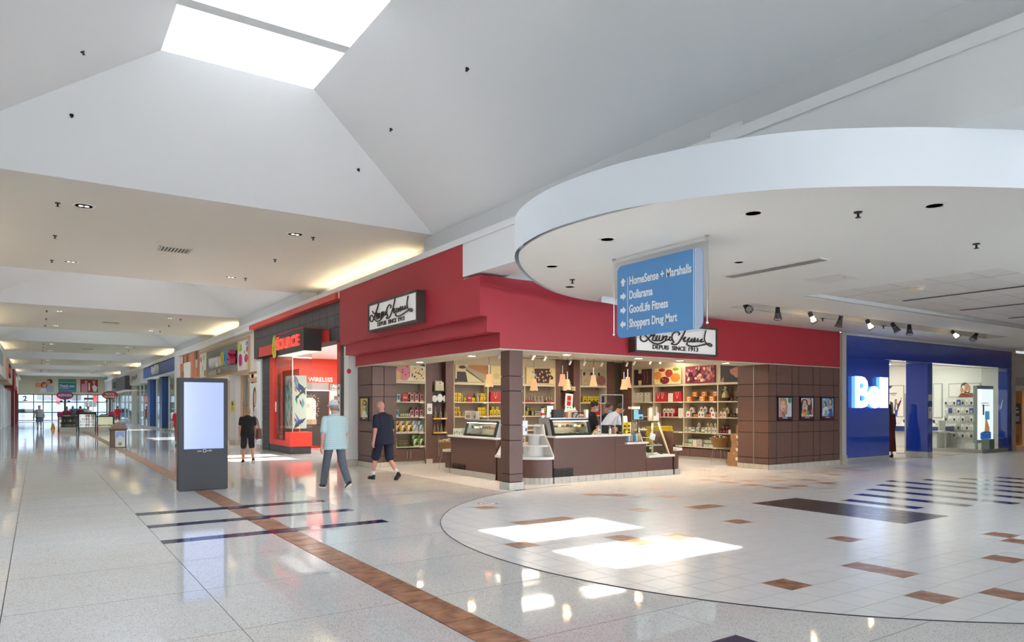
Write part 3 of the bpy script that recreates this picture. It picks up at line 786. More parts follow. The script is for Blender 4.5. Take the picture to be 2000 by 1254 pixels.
# --------------------------------------------------------------- display cases
def flat_case(name, label, fr, w, d, h, loc, stock):
    """chilled case with raked glass front: local u width, v depth (away from viewer = -out), z height"""
    t = thing(name, label, 'display case', loc)
    r = .1
    m = MB()  # dark frame of the raked front
    for u0, u1 in ((0, .05), (w - .05, w)):
        m.prism([(0, 0), (-.045, 0), (-r - .045, h), (-r, h)], u0, u1, 'x')
    m.prism([(0, 0), (-.03, 0), (-.03, .05), (-.015, .05)], .05, w - .05, 'x'); m.prism([(-r + .02, h - .06), (-r - .02, h - .06), (-r - .02, h), (-r, h)], .05, w - .05, 'x')
    m.xf(fr).build('front_frame', BLACK, t)
    MB().prism([(-.012, .02), (-.018, .02), (-r - .008, h - .03), (-r - .002, h - .03)], .05, w - .05, 'x').xf(fr).build('front_glass', GLASS, t)
    MB().box(0, w, -d, -r - .02, h, h + .025).xf(fr).build('top', STEEL, t)
    for u in (0, w - .02): MB().prism([(-.05, 0), (-d, 0), (-d, h), (-r - .05, h)], u, u + .02, 'x').xf(fr).build('end_panel', STEEL, t)
    MB().box(.02, w - .02, -d, -d + .02, 0, h).xf(fr).build('back', M('case_back', '#b9a58a', .5), t)
    MB().box(.05, w - .05, -d + .03, -.06, .16, .168).xf(fr).build('glass_shelf', GLASS, t)
    MB().box(.05, w - .05, -.09, -.07, h - .05, h - .035).xf(fr).build('lamp', M('case_lamp', '#fff3dc', emit=2.5), t)
    lp = fr @ Vector((w / 2, -.16, h - .03)); area('case_fill', lp, 3.5, w * .8 if abs((fr @ Vector((1, 0, 0)) - fr @ Vector((0, 0, 0))).x) > .5 else .12, .12 if abs((fr @ Vector((1, 0, 0)) - fr @ Vector((0, 0, 0))).x) > .5 else w * .8)  # area light added to brighten the case interior
    for i in range(stock):
        u = .09 + (w - .2) * i / max(1, stock - 1)
        for z, dd in ((.0, -.14), (.17, -.22)):
            o = MB().box(u - .05, u + .07, dd - .12, dd + .02, z + .002, z + .035).xf(fr).build('tray', M('tray_%d' % ((i * 3 + int(z * 9)) % 5), ['#3b2b22', '#e8d9bc', '#8a4a2a', '#d9a36a', '#57382c'][(i * 3 + int(z * 9)) % 5], .5), t)
            MB().obox((u + .01, dd + .035, z + .03), (.075, .004, .05), (-.25, 0, 0)).xf(fr).build('price_card', M('price_card_%d' % (i % 2), ['#2c2c33', '#dce6ec'][i % 2], .5), t)
    return t
flat_case('glass_case', 'dark framed glass case on the counter arm facing the corridor', FACE_CORR(13.95, .91, 8.08), 1.3, .5, .34, (8.2, 13.3, .91), 4)
flat_case('glass_case', 'dark framed glass case beside the white stepped display', FACE_CAM(8.72, .97, 11.4), 1.02, .5, .34, (9.2, 11.6, .97), 5)
# slanted pastry case
t = thing('pastry_case', 'slanted glass pastry case with pale frame and tiered shelves', 'display case', (11.7, 11.7, .48))
WF = M('case_frame', '#cdbfa2', .4)
for x in (11.36, 12.08):
    m = MB(); m.prism([(11.42, .48), (11.46, .48), (11.8, 1.22), (11.76, 1.22)], x, x + .035, 'x'); m.box(x, x + .035, 11.76, 11.98, 1.19, 1.22); m.box(x, x + .035, 11.95, 11.98, .48, 1.22)
    m.build('side_frame', WF, t)
MB().prism([(11.435, .5), (11.443, .5), (11.775, 1.2), (11.767, 1.2)], 11.4, 12.07, 'x').build('front_glass', GLASS, t)
bx('top', M('case_top', '#2e2a28', .4), 11.36, 12.115, 11.76, 12.0, 1.222, 1.235, t)
for k, (z, y) in enumerate([(.66, 11.56), (.84, 11.64), (1.02, 11.72)]):
    bx('glass_shelf', GLASS, 11.4, 12.07, y, 11.95, z, z + .01, t)
    for i in range(4 - k):
        bx('plate', WPLA, 11.43 + i * .16, 11.56 + i * .16, y + .03, y + .15, z + .011, z + .028, t)
        MB().ell((11.495 + i * .16, y + .09, z + .045), (.045, .04, .018), 8).build('pastry', M('pastry_%d' % (i % 3), ['#b5763a', '#5b3a28', '#d9b98a'][i % 3], .6), t)
area('case_fill', (11.73, 11.86, 1.2), 2.5, .6, .12)  # fill added inside the pastry case, where no lamp is built
bx('price_card', PAPER, 11.6, 11.72, 11.43, 11.435, .485, .53, t); bx('price_card', M('price_card_0'), 11.8, 11.9, 11.43, 11.435, .485, .53, t)
# ================================================================== SHOP INTERIOR
TAUPE = M('taupe_wall', '#8d7e6c', .7); CRM = M('shelf_cream', '#d2c3a4', .5)
YB, XS = 17.4, 16.1
m = MB(); m.box(7.8, 16.7, 17.76, 17.86, 0, 3.3); o = struct(m.build('wall_shop_back', TAUPE))
m = MB(); m.box(16.5, 16.6, 11.8, 17.76, 0, 3.3); o = struct(m.build('wall_shop_right', TAUPE))
m = MB(); m.box(7.93, 16.5, 11.78, 17.76, 3.06, 3.1)
cs = struct(m.build('ceiling_shop', M('shop_ceiling', '#cfc6b6', .7)))
m = MB()
for x, y in [(9.0, 13.2), (11.3, 13.2), (13.6, 13.2), (10.2, 15.4), (12.8, 15.4), (15.0, 14.4)]:
    m.box(x, x + 1.15, y, y + .55, 3.045, 3.058)
m.build('light_panel', M('fluorescent_panel', '#fffaf0', emit=1.7, ecol='#fff2dd'), cs)
MB().box(11.9, 12.9, 16.3, 16.7, 3.05, 3.059).build('return_air', M('slot_dark'), cs)
def shelf_unit(label, fr, w, loc, levels, divs=(), depth=.36, top=3.06, cab=.46, header=True, pics=True):
    t = thing('shelf_unit', label, 'shelving', loc)
    P = lambda n, mat, *b: MB().box(*b).xf(fr).build(n, mat, t)
    P('side_panel', CRM, 0, .03, -depth, 0, 0.1, top - .01); P('side_panel', CRM, w - .03, w, -depth, 0, 0.1, top - .01)
    for d in divs: P('divider', CRM, d - .015, d + .015, -depth, 0, cab, 2.2)
    xs = [.03] + list(divs) + [w - .03]
    for z in levels: P('shelf', CRM, .03, w - .03, -depth, .012, z - .03, z)
    P('header', CRM, .03, w - .03, -.05, .006, 2.2, 2.26); P('fascia_panel', M('shelf_fascia', '#c3b397', .6), .03, w - .03, -.05, -.02, 2.26, top - .01)
    P('back_panel', M('shelf_back', '#8f7e6a', .6), .03, w - .03, -depth, -depth + .012, .1, 2.2)
    P('kickboard', STONE, 0, w, -depth, -.04, 0.004, .1)
    n = max(2, round(w / .5))
    for i in range(n):
        a, b = .01 + (w - .02) * i / n, .01 + (w - .02) * (i + 1) / n
        d = MB().box(a + .003, b - .003, -.025, 0, .1, cab - .035).xf(fr).build('door', BROWN, t)
        hx = b - .05 if i % 2 == 0 else a + .05
        MB().cone((hx, .025, .16), (hx, .025, cab - .1), .007, n=8).xf(fr).build('handle', STEEL, d)
    for k, z in enumerate(levels):
        for a, b in zip(xs[:-1], xs[1:]): P('price_strip', PAPER, b - .17, b - .05, .012, .016, z - .04, z - .008)
    return t
LV = [.49, .87, 1.30, 1.71]
shelf_unit('cream shelf unit under the ice cream picture, nearest the pier', FACE_CAM(7.84, 0, YB), 1.05, (8.4, 17.5, 0), LV)
shelf_unit('cream shelf unit with yellow packs and red bags behind the glass case', FACE_CAM(9.76, 0, YB), 2.3, (10.9, 17.5, 0), LV, (1.15,))
shelf_unit('cream shelf unit under the chocolate slab picture behind the column', FACE_CAM(12.1, 0, YB), 1.29, (12.7, 17.5, 0), LV, (.12,))
shelf_unit('dim cream shelf unit under the picture of three ice cream scoops', FACE_CAM(14.36, 0, YB), 1.14, (14.9, 17.5, 0), LV)
FRW = FACE_CORR(16.85, 0, XS)
shelf_unit('long cream shelf unit of four bays facing the counter', FRW, 4.95, (16.2, 14.3, 0), [.40, .82, 1.27, 1.73], (.97, 2.22, 3.5), cab=.37)
# brown panelled niches
def niche(label, x0, x1, loc, deep=True):
    t = thing('panelled_niche', label, 'niche', loc)
    MB().box(x0, x1, YB + .2, YB + .34, 0, 3.05).build('back_panel', BROWN, t)
    for a, b in ((x0, x0 + .19), (x1 - .26 if deep else x1 - .19, x1)):
        MB().box(a, b, YB, YB + .19, 0, 3.05).build('core', BROWN, t)
        for c, d in zip([.13, .92, 1.21, 1.83, 2.14, 2.9], [.92, 1.21, 1.83, 2.14, 2.9, 3.05]):
            MB().box(a, b, YB - .015, YB, c + .005, d - .005).build('panel', BROWN, t)
        MB().box(a - .002, b + .002, YB - .03, YB, .003, .13).build('base_tile', STONE, t)
    MB().box(x0 + .19, x1 - .26, YB + .02, YB + .19, 0, .8).build('cupboard', BROWN, t)
    return t
n1 = niche('brown panelled niche with wrapped cones, left of the yellow packs shelf', 8.89, 9.76, (9.3, 17.5, 0))
n1['label'] = 'brown panelled niche holding wrapped cones and a paper bag'
for z in (.87, 1.26): 
    bx('shelf', M('yellow_strip', '#d9b23a', .5), 9.08, 9.5, YB - .1, YB + .19, z - .04, z, n1); bx('label_strip', PAPER, 9.32, 9.46, YB - .104, YB - .1, z - .035, z - .005, n1)
for z in (1.7, 2.02): bx('shelf', BLACK, 9.08, 9.5, YB - .08, YB + .19, z - .02, z, n1)
for x in (9.27, 9.31): MB().cone((x, YB - .015, .2), (x, YB - .015, .72), .007, n=8).build('handle', STEEL, n1)
n2 = niche('dark brown panelled niche behind the hanging lamps, with a framed sale card', 13.39, 14.36, (13.9, 17.5, 0))
bx('shelf', BLACK, 13.62, 14.08, YB - .1, YB + .19, 2.03, 2.08, n2)
t = thing('brown_pillar', 'narrow dark brown pillar right of the dim shelf unit, by the far corner', 'pillar', (15.67, 17.5, 0))
t['label'] = 'narrow dark brown pillar beside the dim shelf unit'
bx('core', JOINT, 15.51, 15.83, YB + .01, YB + .35, 0, 3.05, t)
for c, d in zip([.02, .92, 1.83, 2.14], [.92, 1.83, 2.14, 3.05]): bx('panel', BROWN, 15.5, 15.84, YB, YB + .35, c + .005, d - .005, t)
t = thing('brown_pillar', 'brown corner pillar at the inner end of the four-bay shelf unit', 'pillar', (16.3, 17.2, 0))
bx('core', JOINT, 16.11, 16.45, 16.87, 17.3, 0, 3.05, t)
for c, d in zip([.02, .92, 1.83, 2.14], [.92, 1.83, 2.14, 3.05]): bx('panel', BROWN, 16.1, 16.46, 16.86, 17.31, c + .005, d - .005, t)
# pictures over the shelves
def picture(label, fr, w, h, loc, shapes, cols, border=True):
    t = thing('wall_picture', label, 'picture', loc)
    MB().box(0, w, 0, .03, 0, h).xf(fr).build('panel', M('pic_' + cols[0][1:], cols[0], .5), t)
    ms = [M('pic_' + c[1:], c, .5) for c in cols]
    flat(fr @ Matrix.Translation((0, .03, 0)), shapes, ms, 'print', t)
rr = random.Random(3)
def blobs(n, w, h, mi, r0, r1, x0=0, x1=None, y0=0, y1=None):
    x1 = w if x1 is None else x1; y1 = h if y1 is None else y1; out = []
    for _ in range(n):
        r = rr.uniform(r0, r1); a = rr.uniform(0, 3)
        x, y = rr.uniform(x0 + r, x1 - r), rr.uniform(y0 + r, y1 - r)
        out.append(('e', rr.choice(mi), x, y, r, r * rr.uniform(.6, .95), a))
    return out
# ice cream
sh = [('e', 1, .3, .22, .23, .21), ('p', 1, [(.15, .3), (.5, .3), (.5, .5), (.25, .5)])] + blobs(26, 1, .5, [1, 2, 3], .012, .03, .12, .52) + [('e', 2, .07, .36, .05, .05), ('e', 4, .12, .14, .11, .13), ('e', 5, .72, .2, .24, .2), ('p', 6, [(.5, .5), (.6, .42), (.75, .44), (.95, .4), (.93, .5)])] + blobs(22, 1, .5, [6, 7, 3], .01, .028, .52, .94, .02, .36)
picture('picture of pink and biscuit ice cream scoops over the shelf unit by the pier', FACE_CAM(7.89, 2.27, YB), .96, .5, (8.4, 17.38, 2.27), [s for s in sh], ['#e6dfc6', '#d98a95', '#b5323f', '#a04a4a', '#d9b27a', '#e3cfa0', '#3a2238', '#6a4a3a'])
picture('picture of a chocolate envelope and cone on tan paper', FACE_CAM(9.8, 2.27, YB), 1.1, .5, (10.3, 17.38, 2.27), [('r', 1, .42, 1.1, .2, .5), ('r', 2, .05, .4, .01, .3), ('p', 3, [(.1, .42), (.25, .49), (1.07, .2), (.95, .01), (.35, .38)]), ('p', 4, [(.32, .36), (.4, .02), (.85, .02)]), ('e', 5, .22, .43, .12, .045), ('r', 5, 0, .06, 0, .1), ('p', 5, [(.35, .38), (.95, .01), (.93, .0), (.33, .35)])],
        ['#cdb98d', '#a8713c', '#3a2a33', '#9a9177', '#c9bd8e', '#4a2c33'])
picture('picture of a dark envelope on cream, partly behind the corner column', FACE_CAM(10.98, 2.27, YB), .95, .5, (11.4, 17.38, 2.27), [('p', 1, [(.35, .45), (.8, .5), (.85, .02), (.45, .02)]), ('e', 2, .2, .2, .12, .1)], ['#d9c48d', '#2f2730', '#c9b27a'])
sh = [('p', 1, [(.32, .47), (.9, .48), (.85, .4), (.93, .36), (.9, .3), (1.02, .22), (1.0, .15), (.86, .15), (.85, .03), (.4, .03), (.35, .12), (.26, .14), (.3, .25), (.22, .36)])] + [('e', 2, .3 + .14 * (i % 5) + .03 * (i % 3), .1 + .09 * (i // 4) + .02 * (i % 2), .045, .028, i) for i in range(15)]
picture('picture of a broken slab of dark nut chocolate', FACE_CAM(12.26, 2.27, YB), 1.08, .5, (12.8, 17.38, 2.27), sh, ['#dcc188', '#38201f', '#c99a5e'])
sh = [('e', 1, .24, .17, .2, .16), ('e', 2, .58, .16, .18, .15), ('e', 3, .83, .16, .2, .16), ('e', 4, .12, .36, .05, .06), ('e', 4, .42, .36, .05, .06), ('e', 4, .74, .36, .05, .06)] + blobs(14, 1, .5, [4, 3], .01, .02, .08, .95, .04, .28)
picture('picture of three ice cream scoops with dark cherries', FACE_CAM(14.4, 2.27, YB), 1.06, .5, (14.9, 17.38, 2.27), sh, ['#a5977c', '#b59f80', '#8a9a6a', '#8d5a58', '#2a1a24'])
FR2 = lambda u: FRW @ Matrix.Translation((u, 0, 2.27))
picture('picture of dark chocolate bars with a pale gap, beside the far pillar', FR2(.14), .76, .5, (16.08, 16.3, 2.27), [('r', 1, .2, .34, 0, .5), ('r', 0, .18, .36, .15, .37)] + [('p', 2, smooth_l) for smooth_l in [[(.42 + .14 * k, .05), (.46 + .14 * k, .05), (.5 + .14 * k, .25), (.46 + .14 * k, .45), (.42 + .14 * k, .45), (.45 + .14 * k, .25)] for k in range(2)]], ['#2e1c1c', '#c9b089', '#7a3f3c'])
picture('picture of large orange, red and green fruit jellies', FR2(1.06), 1.08, .5, (16.08, 15.3, 2.27), [('e', 1, .13, .27, .17, .13), ('e', 2, .3, .44, .14, .055), ('e', 2, .6, .33, .16, .12), ('e', 1, .86, .19, .2, .14), ('e', 3, .42, .12, .2, .115), ('e', 4, .88, .445, .13, .05)] + blobs(60, 1.08, .4, [5, 6], .008, .016) , ['#e6d59a', '#dd8a3a', '#b03a34', '#7a2030', '#7f9a3c', '#f0b070', '#c9584a'])
sh = blobs(70, 1.1, .5, [1, 2, 3, 4, 5], .035, .075)
picture('picture of a heap of red and purple candies', FR2(2.32), 1.1, .5, (16.08, 14.0, 2.27), sh, ['#8a2f3f', '#7a2436', '#a53a50', '#3f2236', '#c77f78', '#d9c0a0'])
picture('dark picture of a smiling person with an ice cream cone', FR2(3.62), 1.2, .5, (16.08, 12.8, 2.27), [('p', 1, [(.0, 0), (.05, .1), (.12, .15), (.12, 0)]), ('e', 1, .4, .3, .07, .12), ('e', 1, .62, .3, .22, .2), ('p', 2, [(.25, .5), (.8, .5), (.8, .42), (.5, .4), (.38, .35), (.3, .4)]), ('e', 3, .78, .26, .12, .08), ('r', 3, .72, .84, 0, .2), ('p', 4, [(.2, .0), (.35, .25), (.55, .05), (.5, 0)])], ['#2b2526', '#a8705c', '#1b1718', '#c9a98a', '#241c2a'])
# --------------------------------------------------------------- pendants, spots, downlights
def pendant(x, y, zt, L, label):
    t = thing('pendant_lamp', label, 'lamp', (x, y, zt), 'pleated pendant lamps over the counter')
    MB().cone((x, y, zt), (x, y, 3.058), .004, n=6).build('cord', DARKM, t); MB().cone((x, y, zt), (x, y, zt + .2), .009, n=8).build('stem', CHROME, t)
    m = MB(); n = 24; vs = []
    for k, (r, z) in enumerate([(.05, 0), (.062, -.5 * L), (.095, -L)]):
        for i in range(n):
            rr_ = r * (1 + .07 * (1 if i % 2 else -1)); zz = z - (.012 if (k == 2 and i % 4 < 2) else 0)
            vs.append((x + rr_ * math.cos(2 * PI * i / n), y + rr_ * math.sin(2 * PI * i / n), zt + zz))
    m.add(vs, [(k * n + i, k * n + (i + 1) % n, (k + 1) * n + (i + 1) % n, (k + 1) * n + i) for k in range(2) for i in range(n)] + [tuple(range(n))])
    m.build('shade', M('lamp_shade', '#df9a72', .6, emit=.13, ecol='#ffbf8a'), t)
    MB().ell((x, y, zt - L * .75), .035, 10).build('bulb', M('lamp_bulb', '#fff0d0', emit=8, ecol='#ffdba0'), t)
for (u, v, y, lb) in [(955, 731, 12.9, 'pendant lamp nearest the brown column on its corridor side'), (1043, 740, 13.2, 'pendant lamp in front of the nut chocolate picture'), (1098.7, 731, 12.6, 'larger of two pendant lamps before the dark niche'),
                  (1108, 741, 14.2, 'lower of two pendant lamps before the dark niche'), (1159, 733, 13.4, 'single pendant lamp in front of the three-scoop picture'), (1218.5, 741, 14.0, 'lower of two pendant lamps before the inner corner pillar'), (1226, 736.5, 13.0, 'higher of two pendant lamps before the inner corner pillar')]:
    p = on_y(u, v, y); pendant(p.x, y, p.z, .26, lb)
def shop_spot(x, y, label):
    t = thing('ceiling_spot', label, 'spotlight', (x, y, 3.06), 'small cream spotlights under the shop ceiling')
    bx('bracket', WPLA, x - .05, x + .05, y - .02, y + .02, 3.03, 3.058, t)
    MB().cone((x, y, 2.93), (x, y, 3.03), .008, n=8).build('stem', WPLA, t)
    MB().cone((x - .02, y + .03, 2.84), (x + .01, y - .03, 2.95), .032, .026, n=10).build('head', WPLA, t)
    for q in (-1, 1): MB().cone((x + q * .03, y, 2.9), (x + q * .034, y, 2.96), .006, n=6).build('yoke', WPLA, t)
for i, (u, v, y) in enumerate([(940, 704, 15.5), (977, 702, 15.5), (1043, 708, 15.5), (1066, 708, 15.5), (1114, 712, 16.6), (1142, 712, 16.6), (1176, 714, 16.6), (1225, 714, 16.2), (1239, 713, 15.6), (1271, 710, 15.0), (1291, 708, 14.7)]):
    p = on_y(u, v, y); shop_spot(p.x, y, 'small cream ceiling spotlight, %s along the row from the corridor side' % ORD[i])
def soffit_light(x, y, z, label, lit=True):
    t = thing('soffit_downlight', label, 'downlight', (x, y, z), 'round downlights in the shop soffit')
    MB().lathe([(.075, 0), (.1, 0), (.1, -.006), (.075, -.004)], (x, y, z), 20, caps=False).build('rim', WPLA, t)
    MB().lathe([(0.0, -.003), (.075, -.003)], (x, y, z), 20).build('lens', M('downlight_lens', '#fff4e0', emit=4, ecol='#ffe8c4'), t)
for x, lb in [(8.9, 'soffit downlight nearest the column'), (10.9, 'soffit downlight above the till counter'), (12.2, 'soffit downlight before the basket stand'), (13.8, 'soffit downlight nearest the panelled wall')]:
    soffit_light(x, 11.2, 2.62, lb)
for y, lb in [(12.6, 'soffit downlight over the counter arm'), (15.0, 'soffit downlight over the corridor entrance')]:
    soffit_light(7.5, y, 2.62, lb)
for x, y in [(9.6, 13.5), (11.9, 13.5), (14.2, 13.5), (10.8, 15.7), (13.4, 15.7), (14.4, 14.5)]:
    area('shop_panel_light', (x, y, 3.03), 5, 1.1, .5)
for x in (8.9, 10.9, 12.2, 13.8): spot('soffit_spot', (x, 11.2, 2.58), (x, 11.15, 0), 28, 1.8, (1, .76, .5))
for y in (12.6, 15.0): spot('soffit_spot', (7.5, y, 2.58), (7.5, y, 0), 28, 1.8, (1, .76, .5))
# ================================================================== GOODS ON THE SHELVES
USED = {}
def proto(key, maker):
    if key not in USED: USED[key] = [maker(), False]
    return USED[key]
def put(key, maker, label, group, loc, rz=0, sc=None):
    p = proto(key, maker)
    if not p[1]:
        p[1] = True; o = p[0]; o.location = loc; o.rotation_euler[2] = rz
        if sc: o.scale = (sc, sc, sc)
        o['label'] = label; o['group'] = group; return o
    return dup(p[0], loc, rz, label, group, scale=sc)
O0 = Matrix.Identity(4)
FRONT = lambda d: frame((0, -d, 0), (1, 0, 0), (0, -1, 0))
def mk_carton(col, dark='#2b2422', w=.105, h=.2, d=.07, cat='box'):
    def f():
        t = thing('window_carton', '', cat)
        bx('carton', M('card_' + col[1:], col, .5), -w / 2, w / 2, -d / 2, d / 2, 0, h, t)
        fr = FRONT(d / 2)
        flat(fr, [('r', 0, -w * .3, w * .3, h * .28, h * .85)], [M('card_' + dark[1:], dark, .3)], 'window', t)
        flat(fr, [('p', 0, [(-w * .48, .005), (-w * .3, h * .2), (-w * .1, h * .1), (w * .12, h * .1), (w * .3, h * .2), (w * .48, .005)]), ('p', 0, [(-w * .12, h * .5), (-.0, h * .36), (w * .12, h * .55), (.0, h * .45)])], [PAPER], 'emblem', t, .003)
        return t
    return f
def mk_bunny(col, fig='#3a2620', w=.165, h=.2, d=.08):
    def f():
        t = thing('figure_carton', '', 'box')
        bx('carton', M('card_' + col[1:], col, .5), -w / 2, w / 2, -d / 2, d / 2, 0, h, t)
        flat(FRONT(d / 2), [('p', 0, [(-w / 2, h * .2), (-w * .2, h * .55), (-w * .05, h * .85), (w * .1, h), (-w * .3, h), (-w / 2, h * .7)]), ('r', 0, -w / 2, w / 2, 0, h * .12)], [PAPER], 'swoosh', t)
        flat(FRONT(d / 2), [('e', 0, w * .14, h * .42, w * .2, h * .26, .5), ('e', 0, w * .3, h * .74, w * .1, h * .13), ('e', 0, w * .0, h * .2, w * .3, h * .1)], [M('card_' + fig[1:], fig, .5)], 'emblem', t, .004)
        return t
    return f
def mk_card(bg='#c8242c', w=.15, h=.2, word='SALE'):
    def f():
        t = thing('sale_card', '', 'card')
        bx('card', M('card_' + bg[1:], bg, .5), -w / 2, w / 2, -.006, .006, 0, h, t)
        text(word, w * .36, PAPER, FRONT(.006) @ Matrix.Translation((0, 0, h * .45)), .003, t, 'lettering', 'CENTER', bold=.001)
        return t
    return f
def mk_pack(col='#e2c128', w=.09, h=.1, d=.05, band='#8a4a22'):
    def f():
        t = thing('small_pack', '', 'pack')
        bx('pack', M('card_' + col[1:], col, .45), -w / 2, w / 2, -d / 2, d / 2, 0, h, t)
        flat(FRONT(d / 2), [('e', 0, 0, h * .3, w * .3, h * .13), ('r', 0, -w * .3, w * .3, h * .62, h * .72)], [M('card_' + band[1:], band, .5)], 'print', t)
        return t
    return f
def mk_cello(col='#5a3d2c', h=.26, r=.06, bow='#8a9a6a'):
    def f():
        t = thing('wrapped_sweets', '', 'sweets')
        MB().lathe([(r * .8, 0), (r, h * .08), (r * .85, h * .35), (r * .32, h * .7), (r * .2, h * .75), (r * .42, h * .95), (r * .2, h)], n=10).build('wrapper', M('card_' + col[1:], col, .25, noise=(40, .5, '#b8a890')), t, smooth=True)
        MB().lathe([(r * .26, h * .73), (r * .3, h * .755), (r * .26, h * .78)], n=8).build('tie', M('card_' + bow[1:], bow, .5), t)
        return t
    return f
def mk_bag(col='#c2262c', w=.3, h=.28, d=.1, hand='#e8dcd0'):
    def f():
        t = thing('gift_bag', '', 'bag')
        MB().prism([(-w / 2, 0), (w / 2, 0), (w * .46, h), (-w * .46, h)], -d / 2, d / 2, 'y').build('body', M('card_' + col[1:], col, .5), t)
        MB().tube(smooth_path([(-w * .14, -d / 2 - .006, h), (-w * .1, -d / 2 - .008, h * .62), (0, -d / 2 - .012, h * .4), (w * .1, -d / 2 - .008, h * .62), (w * .14, -d / 2 - .006, h)], 3), .005, 6).build('ribbon_handle', M('card_' + hand[1:], hand, .5), t)
        MB().ell((0, -d / 2 - .01, h * .4), .016, 8).build('tag', PAPER, t)
        return t
    return f
def mk_plainbag(col='#cfc6a8', w=.24, h=.3, d=.09):
    def f():
        t = thing('paper_bag', '', 'bag')
        MB().prism([(-w / 2, 0), (w / 2, 0), (w * .47, h), (-w * .47, h)], -d / 2, d / 2, 'y').build('body', M('card_' + col[1:], col, .6), t)
        flat(FRONT(d / 2), [('p', 0, [(-.03, h * .78), (.02, h * .92), (.05, h * .8)])] + [('r', 0, -w * .3, w * .3, h * k, h * k + .004) for k in (.2, .32, .44, .56)], [M('card_6b6048', '#6b6048', .6)], 'print', t)
        MB().tube([(-w * .15, 0, h - .005), (-w * .1, 0, h + .03), (w * .1, 0, h + .03), (w * .15, 0, h - .005)], .004, 5).build('handle', M('card_6b6048'), t)
        return t
    return f
def mk_jar(col='#4a2a1e', lid='#2a2624', r=.04, h=.12, lab='#e6dfd0'):
    def f():
        t = thing('jar', '', 'jar')
        MB().lathe([(r, 0), (r, h * .78), (r * .8, h * .86)], n=12).build('glass_body', M('card_' + col[1:], col, .2), t, smooth=True)
        MB().lathe([(r * .85, h * .86), (r * .85, h), (0, h)], n=12).build('lid', M('card_' + lid[1:], lid, .4), t)
        if lab: MB().lathe([(r + .001, h * .15), (r + .001, h * .65)], n=12, ang=2 * PI).build('label', M('card_' + lab[1:], lab, .5), t)
        return t
    return f
def mk_gable(col='#e8e2d6', mark='#b52a30', w=.11, h=.16, d=.08):
    def f():
        t = thing('gable_box', '', 'box')
        MB().prism([(-w / 2, 0), (w / 2, 0), (w / 2, h * .7), (w * .15, h), (-w * .15, h), (-w / 2, h * .7)], -d / 2, d / 2, 'y').build('carton', M('card_' + col[1:], col, .5), t)
        flat(FRONT(d / 2), [('p', 0, [(0, h * .68), (w * .12, h * .5), (w * .32, h * .5), (w * .18, h * .34), (w * .2, h * .15), (0, h * .25), (-w * .2, h * .15), (-w * .18, h * .34), (-w * .32, h * .5), (-w * .12, h * .5)])], [M('card_' + mark[1:], mark, .5)], 'emblem', t)
        return t
    return f
def mk_labelled(col='#d07a2a', w=.2, h=.15, d=.1, lab='#efe6d6', mark='#7a3a20'):
    def f():
        t = thing('gift_box', '', 'box')
        bx('carton', M('card_' + col[1:], col, .45), -w / 2, w / 2, -d / 2, d / 2, 0, h, t)
        flat(FRONT(d / 2), [('r', 0, -w * .2, w * .2, h * .15, h * .85)], [M('card_' + lab[1:], lab, .5)], 'label', t)
        flat(FRONT(d / 2), [('e', 0, 0, h * .5, w * .1, h * .2)], [M('card_' + mark[1:], mark, .5)], 'emblem', t, .004)
        return t
    return f
def mk_pattern(c1='#3f7a52', c2='#e8e2d0', w=.22, h=.11, d=.1):
    def f():
        t = thing('patterned_box', '', 'box')
        bx('carton', M('card_' + c2[1:], c2, .5), -w / 2, w / 2, -d / 2, d / 2, 0, h, t)
        flat(FRONT(d / 2), [('r', 0, -w / 2, w / 2, h * .72, h)] + [('e', 0, -w * .4 + w * .2 * i, h * (.25 + .25 * ((i + k) % 2)), w * .05, h * .1) for i in range(5) for k in range(1)], [M('card_' + c1[1:], c1, .5)], 'print', t)
        return t
    return f
def row(key, maker, us, v, z, noun, place, group, plane='back', dep=.12, dy=None, sc=None, dz=0.0):
    for i, u in enumerate(us):
        if plane == 'back': p = on_y(u, v, YB + dep); loc = (p.x, YB + dep, z + .001 + dz); rz = 0
        else: p = on_x(u, v, XS + dep); loc = (XS + dep, p.y, z + .001 + dz); rz = -PI / 2
        lab = (ORD[i] + ' ' if len(us) > 1 else '') + noun + ' ' + place
        put(key, maker, lab, group, loc, rz, sc)
S1, S2, S3, S4 = LV[3], LV[2], LV[1], LV[0]
# unit by the pier
row('c_blue', mk_carton('#9fc4cc'), [769, 777.5], 780, S1, 'pale blue windowed carton', 'from the pier, top shelf of the pier unit', 'pale blue cartons')
row('sale', mk_card(), [791], 780, S1, 'red sale card', 'on the top shelf of the pier unit', 'sale cards', dep=.05)
row('c_pink', mk_carton('#d98a85'), [804, 813, 823], 780, S1, 'pink windowed carton', 'from the pier in the front row of the top shelf', 'pink cartons')
row('c_pink', mk_carton('#d98a85'), [799, 808, 820], 770, S1, 'pink windowed carton', 'from the pier in the raised back row, top shelf', 'pink cartons', dep=.24, dz=.05)
row('c_blue', mk_carton('#9fc4cc'), [766, 774], 808, S2, 'pale blue windowed carton', 'from the pier, second shelf of the pier unit', 'pale blue cartons', sc=.95)
row('fig_y', mk_jar('#c9b23a', '#3f7a34', .018, .12, '#f0ead8'), [783, 787, 791, 795, 799], 808, S2, 'tiny yellow figure with green cap', 'from the pier, second shelf of the pier unit', 'yellow sweets figures')
row('c_pink', mk_carton('#d98a85'), [804, 813, 822], 808, S2, 'pink windowed carton', 'from the pier in the front row of the second shelf', 'pink cartons', sc=.92)
row('c_rose', mk_carton('#8a4550'), [806, 816], 796, S2, 'dark rose carton', 'from the pier in the back row of the second shelf', 'rose cartons', dep=.25, dz=.06)
row('b_yel', mk_bunny('#e0b62a'), [776, 788, 800], 842, S3, 'yellow rabbit carton', 'from the pier, front row of the third shelf', 'rabbit cartons')
